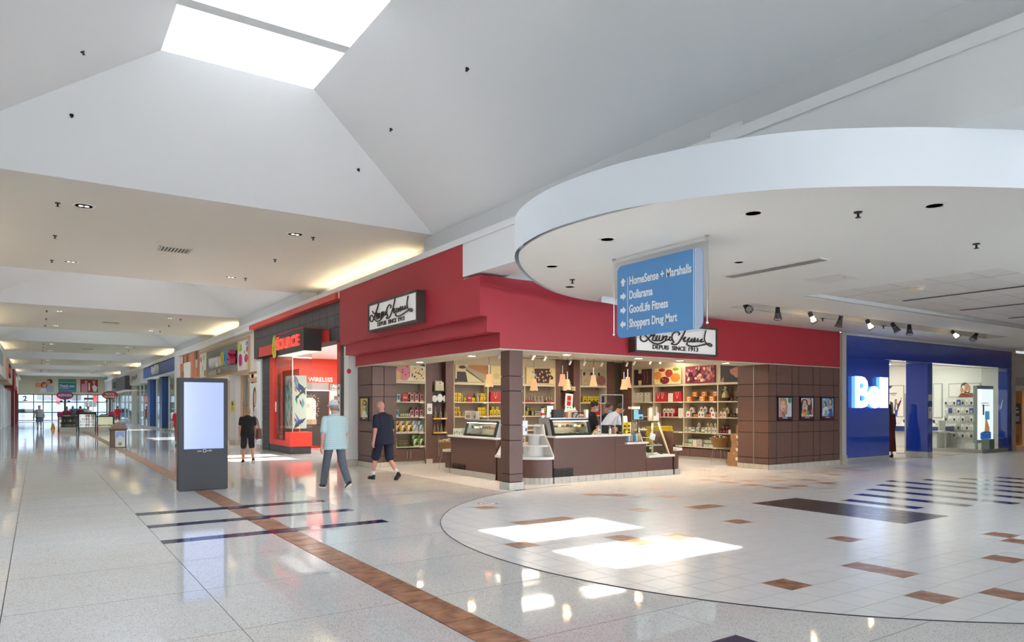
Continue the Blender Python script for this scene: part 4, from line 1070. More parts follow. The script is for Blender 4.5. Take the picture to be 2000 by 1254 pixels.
row('b_yel', mk_bunny('#e0b62a'), [774, 785, 797], 825, S3, 'yellow rabbit carton', 'from the pier, raised back row of the third shelf', 'rabbit cartons', dep=.25, dz=.11)
row('b_blu', mk_bunny('#6ea7c6', '#d9b98a'), [811, 823], 842, S3, 'sky blue rabbit carton', 'from the pier, front row of the third shelf', 'rabbit cartons')
row('b_blu', mk_bunny('#6ea7c6', '#d9b98a'), [809, 820], 825, S3, 'sky blue rabbit carton', 'from the pier, raised back row of the third shelf', 'rabbit cartons', dep=.25, dz=.11)
row('b_grn', mk_bunny('#86b62a', '#33231c'), [769], 870, S4, 'single lime green rabbit carton', 'beside the pier on the bottom shelf', 'rabbit cartons')
t_ = on_y(788, 870, YB + .1); o = bx('tray', M('green_tray', '#2f7a34', .5), t_.x - .17, t_.x + .17, YB + .04, YB + .22, S4 + .001, S4 + .03)
tag(o, 'green tray of small chocolate figures on the bottom shelf by the pier', 'tray')
row('fig_b', mk_jar('#6a3a22', '#d9b98a', .017, .13, '#b5763a'), [780, 784, 788, 792, 796], 868, S4 + .031, 'small brown chocolate figure', 'from the pier on the green tray', 'chocolate figures')
row('b_grn', mk_bunny('#86b62a', '#33231c'), [812, 824], 870, S4, 'lime green rabbit carton', 'from the pier in the front bottom-shelf pair', 'rabbit cartons')
row('b_grn', mk_bunny('#86b62a', '#33231c'), [809, 821], 855, S4, 'lime green rabbit carton', 'from the pier in the raised back pair', 'rabbit cartons', dep=.25, dz=.1)
# niche
p = on_y(857, 756, YB + .0)
row('pbag', mk_plainbag('#d6cba8', .27, .24, .1), [857], 750, 2.021, 'cream paper bag with tissue', 'at the top of the wrapped-cone niche', 'paper bags', dep=0.03)
m = MB()
for k in range(5): m.cone((p.x - .09 + .045 * k, YB + .03, 2.24), (p.x - .1 + .05 * k, YB + .02, 2.31), .03, .004, 6)
tag(m.build('tissue_paper', PAPER), 'white tissue paper poking out of the cream paper bag', 'paper')
for i, (u, h) in enumerate([(848.5, .19), (859, .23), (870, .19)]):
    q = on_y(u, 780, YB + .02)
    o = MB().prism([(q.x + .085 * math.cos(2 * PI * k / 20), 1.7 + h / 2 + h / 2 * math.sin(2 * PI * k / 20)) for k in range(20)], YB + .0 + .01 * i, YB + .03 + .01 * i, 'y').build('egg_box', PAPER)
    tag(o, ['white egg-shaped box nearest the pier side in the niche', 'taller middle white egg-shaped box in the niche', 'white egg-shaped box beside the brown niche edge'][i], 'box', 'white egg-shaped boxes')
row('cone_b', mk_cello('#4a3a2e', .3, .055), [850, 860, 870], 815, 1.261, 'tall dark wrapped cone', 'from the pier on the upper yellow shelf strip', 'wrapped cones', dep=.02)
row('cone_b', mk_cello('#4a3a2e', .3, .055), [848, 855, 862, 870], 842, .871, 'short dark wrapped cone', 'from the pier on the lower yellow shelf strip', 'wrapped cones', dep=.02, sc=.8)
q = on_y(839, 800, YB - .03)
t = thing('notice', 'white notice with a black round symbol on the niche edge', 'notice', (q.x, YB - .02, 1.38))
bx('sheet', PAPER, q.x - .08, q.x + .08, YB - .03, YB - .018, 1.37, 1.66, t)
flat(FACE_CAM(q.x, 1.37, YB - .03), [('e', 0, 0, .13, .045, .045)], [BLACK], 'symbol', t); flat(FACE_CAM(q.x, 1.37, YB - .03), [('e', 0, .0, .13, .02, .02), ('r', 0, -.06, .06, .24, .25)], [PAPER], 'mark', t, .004)
# yellow packs unit
row('yel', mk_pack(w=.1, h=.125), [889, 896, 909], 782, S1, 'yellow pack', 'from the niche, front row of the yellow shelf', 'yellow packs')
row('yel', mk_pack(w=.1, h=.125), [889, 897], 772, S1, 'yellow pack', 'from the niche, stacked on the yellow shelf row', 'yellow packs', dz=.127)
row('cello_y', mk_cello('#c9a83a', .3, .07, '#d9c9a0'), [902], 780, S1, 'wrapped yellow gift', 'by the sale card on the yellow shelf', 'wrapped yellow gifts', dep=.2)
row('sale2', mk_card('#b3222c', .13, .22), [917], 780, S1, 'tall red sale card', 'among the yellow packs', 'sale cards', dep=.04)
row('cello_y', mk_cello('#c9a83a', .3, .07, '#d9c9a0'), [932], 780, S1, 'wrapped yellow gift', 'beyond the sale card, towards the shelf divider', 'wrapped yellow gifts', dep=.16)
row('crd_w', mk_labelled('#d9cdb0', .3, .26, .02, '#d9cdb0', '#c9bd9a'), [891], 775, S1, 'cream card standing behind the yellow packs', 'nearest the niche', 'cream cards', dep=.28)
row('crd_w', mk_labelled('#d9cdb0', .3, .26, .02, '#d9cdb0', '#c9bd9a'), [937], 775, S1, 'cream card standing behind the yellow packs', 'nearest the shelf divider', 'cream cards', dep=.28)
row('yel', mk_pack(w=.1, h=.125), [924, 940, 947], 782, S1, 'yellow pack', 'beyond the sale card in the front row', 'yellow packs')
row('yel', mk_pack(w=.1, h=.125), [941, 947.5], 772, S1, 'yellow pack', 'beyond the sale card, on top of another', 'yellow packs', dz=.127)
row('yelb', mk_jar('#d9b81f', '#e6cf4a', .035, .13, '#b5862a'), [890, 897], 812, S2, 'yellow bottle-shaped pack', 'from the niche, front of the second shelf', 'yellow bottles')
row('yelb', mk_jar('#d9b81f', '#e6cf4a', .035, .13, '#b5862a'), [890, 895], 800, S2, 'yellow bottle-shaped pack', 'from the niche, top of the second-shelf stack', 'yellow bottles', dz=.135)
row('brn', mk_jar('#8a6a52', '#c9b9a0', .03, .12, '#a08a76'), [904, 909, 914], 810, S2, 'small brown tub', 'beside the yellow bottles, counted from the niche', 'brown tubs')
row('yel', mk_pack(w=.1, h=.125), [936, 943, 950], 812, S2, 'yellow pack', 'of the lower row next to the shelf divider', 'yellow packs')
row('yel', mk_pack(w=.1, h=.125), [936, 943, 950], 800, S2, 'yellow pack', 'of the upper row next to the shelf divider', 'yellow packs', dz=.127)
row('bag_r', mk_bag('#bf2a2e', .36, .3), [966], 783, S1, 'red gift bag with ribbon handle', 'partly behind the corner column', 'red gift bags', dep=.14)
row('yel2', mk_pack('#d9bd3a', .1, .17, .06, '#3a2a22'), [959, 966, 973], 810, S2, 'tall yellow pack', 'from the divider, below the red bag', 'tall yellow packs')
row('yel2', mk_pack('#d9bd3a', .1, .17, .06, '#3a2a22'), [962, 970], 800, S2, 'tall yellow pack', 'from the divider, back row below the red bag', 'tall yellow packs', dep=.22, dz=.1)
# chocolate slab unit
for i, (u0, u1) in enumerate([(1025, 1043), (1064, 1083)]):
    a, b = on_y(u0, 783, YB + .1).x, on_y(u1, 783, YB + .1).x
    tag(bx('tray', M('red_tray', '#b3222c', .5), a, b, YB + .02, YB + .2, S1 + .001, S1 + .045), ['red tray of wrapped chocolates nearest the corner column', 'red tray of wrapped chocolates beside the dark niche'][i], 'tray', 'red trays')
row('wrap', mk_cello('#7a5a44', .15, .04, '#e0d6c6'), [1028, 1033, 1038], 780, S1 + .046, 'small wrapped chocolate', 'from the column on the first red tray', 'wrapped chocolates', dep=.1)
row('wrap', mk_cello('#7a5a44', .15, .04, '#e0d6c6'), [1067, 1072, 1077, 1081], 780, S1 + .046, 'small wrapped chocolate', 'from the column on the second red tray', 'wrapped chocolates', dep=.1)
row('wrapL', mk_cello('#8a6a50', .26, .07, '#e0d6c6'), [1044, 1051, 1058], 780, S1, 'large wrapped chocolate cluster', 'from the column between the two red trays', 'wrapped clusters', dep=.12)
row('bwb', mk_labelled('#2e3a30', .14, .15, .08, '#d9c64a', '#1f1a18'), [1028, 1039], 808, S2, 'dark green box with yellow label', 'from the column on the second shelf', 'dark labelled boxes')
row('bwb', mk_labelled('#2e3a30', .14, .15, .08, '#d9c64a', '#1f1a18'), [1030, 1063, 1073], 797, S2, 'dark green box with yellow label', 'from the column in the raised back row', 'dark labelled boxes', dep=.24, dz=.12)
row('jarb', mk_jar('#3a2620', '#d9d0c0', .035, .12, '#b59a7a'), [1046, 1050, 1054], 810, S2, 'small brown jar', 'from the column beside the dark labelled boxes', 'brown jars on the slab shelf')
# dim unit and niche behind the lamps
row('basket_t', mk_cello('#6a8a7a', .3, .11, '#3f8a80'), [1113], 757, 2.081, 'teal topped wrapped hamper', 'on the black shelf of the dark niche', 'hampers', dep=0.03)
row('labox', mk_labelled('#e0d2b4', .14, .13, .08, '#d9bfa0', '#b06a50'), [1102, 1119], 757, 2.081, 'pale gift box with pink label', 'beside the teal hamper', 'pale gift boxes', dep=-.02)
q = on_y(1109, 785, YB - .06)
t = thing('sale_sign', 'tilted white frame around a red sale card in the dark niche', 'sign', (q.x, YB - .06, 1.55))
fr = frame((q.x - .13, YB - .06, 1.58), (1, 0, 0), (0, -1, 0)) @ Matrix.Rotation(.08, 4, 'Y')
MB().box(0, .3, 0, .02, 0, .42).xf(fr).build('frame', PAPER, t); MB().box(.07, .22, .02, .024, .04, .35).xf(fr).build('card', M('card_c8242c', '#c8242c', .5), t)
text('SALE', .06, PAPER, fr @ Matrix.Translation((.145, .024, .17)), .003, t, 'lettering', 'CENTER')
row('ybag', mk_pack('#c2ab22', .16, .2, .08, '#3a2e22'), [1141, 1150, 1158, 1166], 783, S1, 'dim yellow bag', 'from the dark niche on the dim shelf', 'dim yellow bags')
row('pbagd', mk_pack('#4a4358', .14, .2, .08, '#8a86a0'), [1172, 1180], 783, S1, 'dark violet bag', 'from the dark niche on the dim shelf', 'violet bags')
row('redp', mk_labelled('#b3272c', .34, .37, .06, '#b3272c', '#c23a3a'), [1167, 1190], 820, 1.3, 'large red panel box', 'behind the masked staff, counted from the niche', 'red panel boxes', dep=.1, dz=.0)
row('ybag2', mk_pack('#b59f26', .2, .38, .1, '#8a7a2a'), [1152], 830, S3, 'large olive yellow bag', 'behind the masked staff', 'olive bags', dep=.1)
# four-bay unit (counted from its inner end)
row('pb', mk_plainbag('#cfc8b0'), [1243, 1252], 775, 1.73, 'cream paper bag', 'from the inner pillar in the first bay', 'cream paper bags', 'right')
row('pb', mk_plainbag('#cfc8b0'), [1266], 775, 1.73, 'cream paper bag', 'nearest the red bags in the first bay', 'cream paper bags', 'right')
row('bag_r', mk_bag('#bf2a2e', .36, .3), [1288, 1296], 775, 1.73, 'red gift bag', 'of the overlapping pair in the second bay', 'red gift bags', 'right', dep=.12, sc=.95)
row('bag_r', mk_bag('#bf2a2e', .36, .3), [1325], 775, 1.73, 'red gift bag', 'at the divider of the second bay', 'red gift bags', 'right')
row('wcard', mk_labelled('#e6e0d2', .2, .26, .02, '#e6e0d2', '#dcd4c4'), [1310], 775, 1.73, 'plain white card', 'between the red gift bags', 'white cards', 'right')
row('rg', mk_gable('#e8dfd0', '#b3222c', .12, .14, .08), [1300, 1307, 1314], 802, 1.27, 'white box with a red leaf', 'from the inner end, second bay', 'leaf boxes', 'right', dep=.2, dz=.11)
row('rgb', mk_labelled('#a8252c', .12, .11, .08, '#e8dfd0', '#a8252c'), [1291, 1299, 1307, 1315], 812, 1.27, 'small red box with white label', 'from the inner end in the second bay', 'small red boxes', 'right', dep=.1)
row('redp2', mk_labelled('#a8252c', .2, .3, .06, '#a8252c', '#b33a3a'), [1319], 805, 1.27, 'tall plain red box', 'behind the small red boxes', 'tall red boxes', 'right', dep=.26)
row('wcard', mk_labelled('#e6e0d2', .2, .26, .02, '#e6e0d2', '#dcd4c4'), [1330], 810, 1.27, 'plain white card', 'at the divider below the red gift bag', 'white cards', 'right')
row('wcard2', mk_labelled('#dfd8ca', .16, .3, .05, '#dfd8ca', '#cfc8ba'), [1273, 1281], 810, 1.27, 'tall pale box', 'behind the till screen, counted from the inner end', 'tall pale boxes', 'right')
row('org', mk_labelled(), [1347, 1373, 1392], 778, 1.73, 'orange gift box', 'from the inner end, front row of the third bay', 'orange gift boxes', 'right', dep=.1)
row('org', mk_labelled(), [1359, 1377, 1399], 768, 1.73, 'orange gift box', 'from the inner end, raised back row of the third bay', 'orange gift boxes', 'right', dep=.25, dz=.14)
row('maple', mk_gable('#e8e2d8', '#b3222c', .15, .17, .1), [1346, 1395], 812, 1.27, 'white gable box with a red leaf', 'from the inner end, second shelf', 'leaf gable boxes', 'right', dep=.1)
row('maple', mk_gable('#e8e2d8', '#b3222c', .15, .17, .1), [1353, 1392], 803, 1.27, 'white gable box with a red leaf', 'from the inner end, raised behind', 'leaf gable boxes', 'right', dep=.26, dz=.12)
row('gab_w', mk_gable('#ddd6c8', '#55504a', .12, .17, .08), [1368, 1374], 812, 1.27, 'white gable box with a grey print', 'at the middle of the third bay', 'grey print boxes', 'right', dep=.1)
row('gab_w', mk_gable('#ddd6c8', '#55504a', .12, .17, .08), [1372, 1379], 800, 1.27, 'white gable box with a grey print', 'raised at the middle of the third bay', 'grey print boxes', 'right', dep=.26, dz=.14)
row('jar_o', mk_jar('#a85a2a', '#33231c', .035, .11, '#c98a4a'), [1357, 1361, 1383, 1387], 815, 1.27, 'small amber jar', 'from the inner end, second shelf', 'amber jars', 'right', dep=.08)
row('bot', mk_gable('#d9d2c2', '#4a5a3a', .08, .15, .06), [1341, 1348, 1363], 842, .82, 'small white carton with a dark print', 'from the inner end on the third shelf', 'white bottle cartons', 'right', dep=.08)
row('bot2', mk_jar('#4f6a4a', '#e0d8c8', .035, .14, '#d6dcc0'), [1352, 1356, 1372, 1375], 842, .82, 'small green jar', 'from the inner end, third shelf', 'green jars', 'right', dep=.1)
row('bot', mk_gable('#d9d2c2', '#4a5a3a', .08, .15, .06), [1380, 1387, 1394, 1399], 842, .82, 'small white carton with a dark print', 'from the green jars, third shelf', 'white bottle cartons', 'right', dep=.08)
row('bot', mk_gable('#d9d2c2', '#4a5a3a', .08, .15, .06), [1366, 1384, 1391, 1398], 828, .82, 'small white carton with a dark print', 'in the raised back row, third shelf', 'white bottle cartons', 'right', dep=.24, dz=.13)
row('pat', mk_pattern(), [1341, 1348], 868, .40, 'green patterned box', 'from the inner end on the bottom shelf', 'green patterned boxes', 'right', dep=.1)
row('pat', mk_pattern(), [1342, 1349, 1361], 860, .40, 'green patterned box', 'from the inner end, stacked on the bottom shelf', 'green patterned boxes', 'right', dep=.2, dz=.115)
row('pat', mk_pattern(), [1382, 1389], 868, .40, 'green patterned box', 'by the divider on the bottom shelf', 'green patterned boxes', 'right', dep=.1)
row('pat', mk_pattern(), [1383, 1391], 860, .40, 'green patterned box', 'by the divider, stacked on the bottom shelf', 'green patterned boxes', 'right', dep=.2, dz=.115)
row('graypink', mk_labelled('#b9b0a6', .2, .1, .1, '#c9c0b6', '#a8252c'), [1368], 868, .40, 'grey box with a red ribbon mark', 'lower of two on the bottom shelf', 'grey ribbon boxes', 'right', dep=.1)
row('graypink', mk_labelled('#b9b0a6', .2, .1, .1, '#c9c0b6', '#a8252c'), [1368], 860, .40, 'grey box with a red ribbon mark', 'upper of two on the bottom shelf', 'grey ribbon boxes', 'right', dep=.1, dz=.102)
row('wcard', mk_labelled('#e6e0d2', .2, .26, .02, '#e6e0d2', '#dcd4c4'), [1357], 868, .40, 'small white card', 'leaning among the green patterned boxes', 'white cards', 'right', dep=.04, sc=.7)
q = on_x(1418, 780, XS + .14)
t = thing('gift_basket', 'dark gift basket of yellow wrapped sweets with a turquoise bow', 'basket', (XS + .14, q.y, 1.731))
MB().lathe([(.1, 0), (.14, .1)], (XS + .14, q.y, 1.731), 14).build('basket', M('dark_wicker', '#4a3a22', .7), t); MB().lathe([(.13, .09), (.11, .2), (.05, .3), (.03, .33), (.07, .42)], (XS + .14, q.y, 1.731), 12).build('wrapping', M('card_c9a83a', '#c9a83a', .3), t, smooth=True)
for s in (-1, 1): MB().ell((XS + .08, q.y + s * .035, 2.06), (.02, .04, .025), 8).build('bow', M('turquoise', '#3aa9a8', .4), t)
row('jar_d', mk_jar('#2e2220', '#1f1b1a', .04, .12, '#5a4a40'), [1430, 1440], 778, 1.73, 'dark jar', 'from the turquoise bow basket in the last bay', 'dark jars', 'right', dep=.08)
row('org2', mk_labelled('#b5623a', .12, .1, .08, '#d9a060', '#5a3020'), [1438, 1446], 778, 1.73, 'small rust coloured box', 'from the bow basket in the last bay', 'small rust boxes', 'right', dep=.2, dz=.0)
row('sant', mk_gable('#d9cdb4', '#a8352c', .11, .17, .08), [1410, 1417], 810, 1.27, 'cream gable box with red print', 'from the divider in the last bay', 'red print boxes', 'right', dep=.1)
row('sant', mk_gable('#d9cdb4', '#a8352c', .11, .17, .08), [1414, 1422], 800, 1.27, 'cream gable box with red print', 'raised behind in the last bay', 'red print boxes', 'right', dep=.26, dz=.11)
row('jar_d', mk_jar('#2e2220', '#1f1b1a', .04, .12, '#5a4a40'), [1430, 1436, 1442, 1447], 812, 1.27, 'dark jar', 'from the red print boxes, second shelf', 'dark jars', 'right', dep=.08)
row('wcard', mk_labelled('#e6e0d2', .2, .26, .02, '#e6e0d2', '#dcd4c4'), [1444], 800, 1.27, 'plain white card', 'behind the dark jars in the last bay', 'white cards', 'right', dep=.27)
row('jar_r', mk_jar('#5a2028', '#2a2224', .045, .12, '#8a4a50'), [1409, 1415, 1421], 840, .82, 'dark red jam jar', 'from the divider on the third shelf', 'jam jars', 'right', dep=.08)
row('jar_r', mk_jar('#5a2028', '#2a2224', .045, .12, '#8a4a50'), [1414, 1421], 830, .82, 'dark red jam jar', 'from the divider, on top of the others', 'jam jars', 'right', dep=.1, dz=.121)
row('wcard', mk_labelled('#e6e0d2', .2, .26, .02, '#e6e0d2', '#dcd4c4'), [1425], 843, .82, 'small white price card', 'beside the jam jars', 'white cards', 'right', dep=.03, sc=.4)
# --------------------------------------------------------------- basket stands and cartons
def basket_stand(x, y, label, cand):
    t = thing('basket_stand', label, 'basket', (x, y, 0), 'wicker baskets on metal legs')
    WK = M('wicker', '#9c7443', .7, noise=(60, .35), bump=(90, .8, .006))
    b = MB().lathe([(.16, .44), (.17, .46), (.23, .62), (.265, .69), (.27, .7), (.25, .69), (.2, .6), (.15, .47), (0, .47)], (x, y, 0), 24).build('basket', WK, t, smooth=True)
    MB().lathe([(.255, .68), (.275, .69), (.275, .715), (.255, .72)], (x, y, 0), 24).build('rim', WK, b)
    for k in range(3):
        a = k * 2 * PI / 3 + .5
        MB().cone((x + .16 * math.cos(a), y + .16 * math.sin(a), .47), (x + .25 * math.cos(a), y + .25 * math.sin(a), .008), .008, n=6).build('leg', STEEL, t)
    m = MB(); r_ = random.Random(5)
    for k in range(90):
        a, q = r_.uniform(0, 2 * PI), r_.uniform(0, .22) ** .9
        m.ell((x + q * math.cos(a), y + q * math.sin(a), .705 + r_.uniform(0, .07) * (1 - q * 2.5)), (.03, .02, .016), 6, r_.randrange(4), r_.uniform(0, 3))
    o = m.build('wrapped_candies', [M('candy_%s_%d' % (cand, i), c, .3) for i, c in enumerate(['#d9c7a6', '#8a3a30', '#5a3a28', '#dfe0d8'] if cand == 'warm' else ['#dfe2d6', '#3f4a44', '#b8c4b0', '#7fae9f'])])
    tag(o, ('heap of brown and red wrapped candies in the basket by the cartons' if cand == 'warm' else 'heap of pale and green wrapped candies in the basket behind the counter arm'), 'candies', kind='stuff')
basket_stand(15.75, 13.0, 'wicker basket on thin legs beside the cardboard cartons', 'warm')
q = on_z(876, 918); basket_stand(8.5, 15.4, 'wicker basket on thin legs behind the counter arm', 'cool')
CARD = M('cardboard', '#a97f56', .75, noise=(8, .08)); 
def carton(x0, x1, y0, y1, z0, z1, label):
    t = thing('cardboard_carton', label, 'carton', ((x0 + x1) / 2, (y0 + y1) / 2, z0), 'cardboard cartons by the panelled wall')
    bx('carton', CARD, x0, x1, y0, y1, z0, z1, t); bx('tape', M('tape', '#c2a077', .4), x0 - .001, x1 + .001, (y0 + y1) / 2 - .03, (y0 + y1) / 2 + .03, z1 - .04, z1 + .001, t)
    bx('shipping_label', PAPER, x0 - .002, x0, y0 + .06, y0 + .16, (z0 + z1) / 2 - .02, (z0 + z1) / 2 + .06, t)
for (x0, x1, y0, y1, z0, z1, lb) in [(15.25, 15.75, 11.9, 12.32, .003, .36, 'largest cardboard carton, at the bottom of the stack'), (15.3, 15.72, 11.92, 12.27, .362, .48, 'thin cardboard carton second from the floor in the stack'), (15.32, 15.7, 11.9, 12.24, .482, .66, 'middle cardboard carton of the stack'),
                                     (15.3, 15.7, 11.92, 12.26, .662, .85, 'cardboard carton second from the top of the stack'), (15.36, 15.66, 11.9, 12.12, .852, 1.09, 'topmost cardboard carton of the stack')]:
    carton(x0, x1, y0, y1, z0, z1, lb)
# floor stickers
def sticker(u, v, r, label):
    p = on_z(u, v); t = thing('floor_sticker', label, 'sticker', (p.x, p.y, .004))
    MB().lathe([(r, .0045), (r, .006), (0, .006)], (p.x, p.y, 0), 28).build('disc', PAPER, t)
    MB().lathe([(r, .0065), (r * .86, .0066)], (p.x, p.y, 0), 28, caps=False).build('ring', M('sticker_red', '#b8252b', .5), t)
    fr = Matrix(((1, 0, 0, p.x), (0, 0, 1, p.y), (0, 1, 0, .0065), (0, 0, 0, 1)))
    flat(fr, [('e', 0, -.03, .0, r * .5, r * .12, .3), ('e', 0, .05, .02, r * .3, r * .14, -.4), ('e', 0, -r * .35, .04, r * .16, r * .16)], [BLACK], 'footprint_mark', t, .0)
sticker(952, 984.5, .16, 'round red rimmed distancing sticker near the tiled floor edge')
sticker(1388, 919, .16, 'round red distancing sticker inside the shop near the basket stand')
# --------------------------------------------------------------- counter top things
def on_front(u, v, y=11.6): return on_y(u, v, y)
def holder(u, z, w, h, y, label, dark='#2b2b2f'):
    p = on_y(u, 800, y); t = thing('leaflet_holder', label, 'card stand', (p.x, y, z), 'pale leaflet stands')
    fr = frame((p.x - w / 2, y, z), (1, 0, 0), (0, -1, 0)) @ Matrix.Rotation(-.08, 4, 'X')
    MB().box(0, w, 0, .01, .004, h).xf(fr).build('card', M('pale_card', '#d5dfe8', .35), t); MB().box(0, w, -.06, .02, .0, .006).xf(fr @ Matrix.Rotation(.08, 4, 'X')).build('foot', ACRY, t)
    flat(fr @ Matrix.Translation((0, .01, 0)), [('p', 0, [(w * .55, h * .3), (w * .9, h * .27), (w * .95, h * .47), (w * .6, h * .5)])], [M('card_' + dark[1:], dark, .4)], 'print', t)
    flat(fr @ Matrix.Translation((0, .01, 0)), [('r', 0, w * .1, w * .5, h * .55, h * .56), ('p', 0, [(w * .64, h * .36), (w * .75, h * .44), (w * .86, h * .34)])], [M('pale_mark', '#8fa4b4', .5)], 'mark', t, .004)
holder(1024, .98, .13, .3, 11.9, 'pale leaflet stand on the white steps against the column'); 
holder(1073, 1.337, .155, .25, 11.65, 'pale leaflet stand on top of the front glass case')
for i, u in enumerate([1056.5, 1062]):
    p = on_y(u, 800, 11.65); t = thing('water_bottle', ['clear water bottle with red label nearest the column', 'clear water bottle with red label beside the leaflet stand'][i], 'bottle', (p.x, 11.62 + .05 * i, 1.337), 'water bottles')
    MB().lathe([(.026, 0), (.028, .02), (.026, .12), (.01, .17), (.01, .18)], (p.x, 11.62 + .05 * i, 1.337), 12).build('body', M('clear_plastic', '#d7dcdd', .12), t, smooth=True)
    MB().lathe([(.0275, .05), (.0275, .1)], (p.x, 11.62 + .05 * i, 1.337), 12).build('label', M('card_c8242c'), t); MB().lathe([(.012, .175), (.012, .2), (0, .2)], (p.x, 11.62 + .05 * i, 1.337), 10).build('cap', PAPER, t)
def blk(name, label, cat, u0, u1, z0, z1, y0, y1, mat, group=None):
    a, b = on_y(u0, 800, y0).x, on_y(u1, 800, y0).x
    return tag(bx(name, mat, a, b, y0, y1, z0, z1), label, cat, group)
CT = 1.337
blk('black_box', 'black box on the front glass case, beside the leaflet stand', 'box', 1081.5, 1100, CT, CT + .17, 11.55, 11.8, M('card_2a2628', '#2e2a2b', .6))
q = on_y(1112, 800, 11.7)
t = thing('goody_bags', 'row of cream paper sweet bags with pale green tissue on the glass case', 'bags', (q.x, 11.7, CT))
for k in range(3): MB().prism([(q.x - .1 + k * .09, CT), (q.x - .02 + k * .09, CT), (q.x - .025 + k * .09, CT + .15), (q.x - .095 + k * .09, CT + .15)], 11.62, 11.72, 'y').build('bag', M('card_cfae93', '#cfae93', .6), t)
for k in range(4): MB().cone((q.x - .08 + k * .07, 11.7, CT + .12), (q.x - .09 + k * .08, 11.7, CT + .26 - .03 * (k % 2)), .06, .004, 5).build('tissue', M('mint_tissue', '#a9d9c4', .6), t)
q = on_y(1131, 800, 11.58)
t = thing('chalk_menu', 'black menu board with pale lettering on the glass case', 'menu board', (q.x, 11.58, CT))
bx('board', M('card_2a2628'), q.x - .19, q.x + .13, 11.57, 11.585, CT, CT + .115, t)
flat(FACE_CAM(q.x - .19, CT, 11.57), [('r', 0, .02 + .03 * i, .045 + .03 * i, .08 - .034 * k, .096 - .034 * k) for k in range(3) for i in range(5) if (i + k) % 4], [PAPER], 'chalk_lines', t)
flat(FACE_CAM(q.x - .19, CT, 11.57), [('e', 0, .22, .05, .04, .035), ('e', 0, .28, .045, .03, .03)], [M('card_c98a6a', '#c98a6a', .5)], 'print', t)
blk('tent_card', 'white tent card at the inner corner of the glass case', 'card', 1144.5, 1149, CT, CT + .17, 11.55, 11.62, PAPER)
# left glass case items (on the counter arm, top z 1.275)
q = on_x(924, 800, 8.35)
for i, (u, w, h, c, lb) in enumerate([(917, .3, .2, '#d6cdbf', 'wide pale booklet box on the corridor glass case'), (930, .12, .19, '#dfdad0', 'narrow pale card box with dark print on the corridor glass case')]):
    q = on_x(u, 800, 8.4); t = thing('booklet_box', lb, 'box', (8.4, q.y, 1.277))
    bx('box', M('card_' + c[1:], c, .5), 8.36, 8.46, q.y - w / 2, q.y + w / 2, 1.277, 1.277 + h, t)
    flat(FACE_CORR(q.y + w / 2, 1.277, 8.36), [('r', 0, w * .2, w * .8, .03, .1), ('r', 0, w * .1, w * .9, .13, .14)], [M('card_8a8078', '#8a8078', .5)], 'print', t)
q = on_x(893, 800, 8.3); t = thing('cookie_tub', 'clear patterned tub with green dots at the end of the counter arm', 'tub', (8.3, 14.28, .912))
bx('tub', M('card_dfe2d6', '#dfe2d6', .4), 8.12, 8.5, 14.08, 14.5, .912, 1.06, t); flat(FACE_CORR(14.5, .912, 8.12), [('e', 0, .08 + .11 * k, .05 + .02 * (k % 2), .035, .03) for k in range(4)], [M('card_86a890', '#86a890', .5)], 'print', t)
q = on_y(905, 815, 14.4); t = thing('potted_treats', 'small dark potted treats behind the clear patterned tub', 'treats', (8.6, 14.2, .912))
MB().lathe([(.05, 0), (.07, .1)], (8.62, 14.2, .912), 12).build('pot', M('card_5a3d2c', '#5a3d2c', .5), t); MB().ell((8.62, 14.2, 1.07), (.09, .09, .09), 10).build('treats', M('green_leaf', '#3f5a3a', .6, noise=(30, .5)), t)
# acrylic shield with frame, bowls, bottles, till
q0, q1 = on_y(1174, 800, 11.42), on_y(1216, 800, 11.42)
t = thing('acrylic_shield', 'clear acrylic sneeze shield standing on the till counter', 'shield', ((q0.x + q1.x) / 2, 11.42, .972))
bx('sheet', ACRY, q0.x, q1.x, 11.42, 11.428, .98, 1.82, t)
for a, b in ((q0.x - .008, q0.x), (q1.x, q1.x + .008)): bx('edge', M('acrylic_edge', '#cfd6d6', .2), a, b, 11.415, 11.432, .972, 1.83, t)
bx('edge', M('acrylic_edge'), q0.x, q1.x, 11.415, 11.432, 1.82, 1.83, t)
def bowl(u, z, y, r, label, col):
    p = on_y(u, 800, y); t = thing('treat_bowl', label, 'bowl', (p.x, y, z))
    MB().lathe([(r * .6, 0), (r, .05), (r * .95, .055), (r * .6, .01)], (p.x, y, z), 18).build('bowl', M('bowl_white', '#ded8cf', .3), t, smooth=True)
    m = MB(); r_ = random.Random(u)
    for k in range(12): a = r_.uniform(0, 6); m.ell((p.x + r * .55 * math.cos(a), y + r * .5 * math.sin(a), z + .055 + r_.uniform(0, .04)), (.025, .02, .018), 6, k % 2)
    o = m.build('treats', [M('card_' + col[1:], col, .5), M('card_e6e0d2')], t); o['kind'] = 'stuff'
bowl(1166, .972, 11.5, .1, 'white bowl of orange and white treats beside the acrylic shield', '#d9823a')
def bottle(u, y, z, r, h, col, label, pump=True):
    p = on_y(u, 800, y); t = thing('pump_bottle', label, 'bottle', (p.x, y, z))
    MB().lathe([(r, 0), (r, h * .65), (r * .4, h * .78), (r * .35, h * .82)], (p.x, y, z), 14).build('body', M('card_' + col[1:], col, .2), t, smooth=True)
    MB().cone((p.x, y, z + h * .82), (p.x, y, z + h), r * .15, n=8).build('pump', PAPER, t); MB().box(p.x - r, p.x + r * .3, y - .008, y + .008, z + h * .95, z + h).build('nozzle', PAPER, t)
bottle(1191.5, 11.37, .972, .03, .17, '#c9d0d0', 'small clear sanitizer pump bottle in front of the shield')
bottle(1201, 11.5, .972, .065, .2, '#c99a78', 'large amber sanitizer pump jug behind the shield')
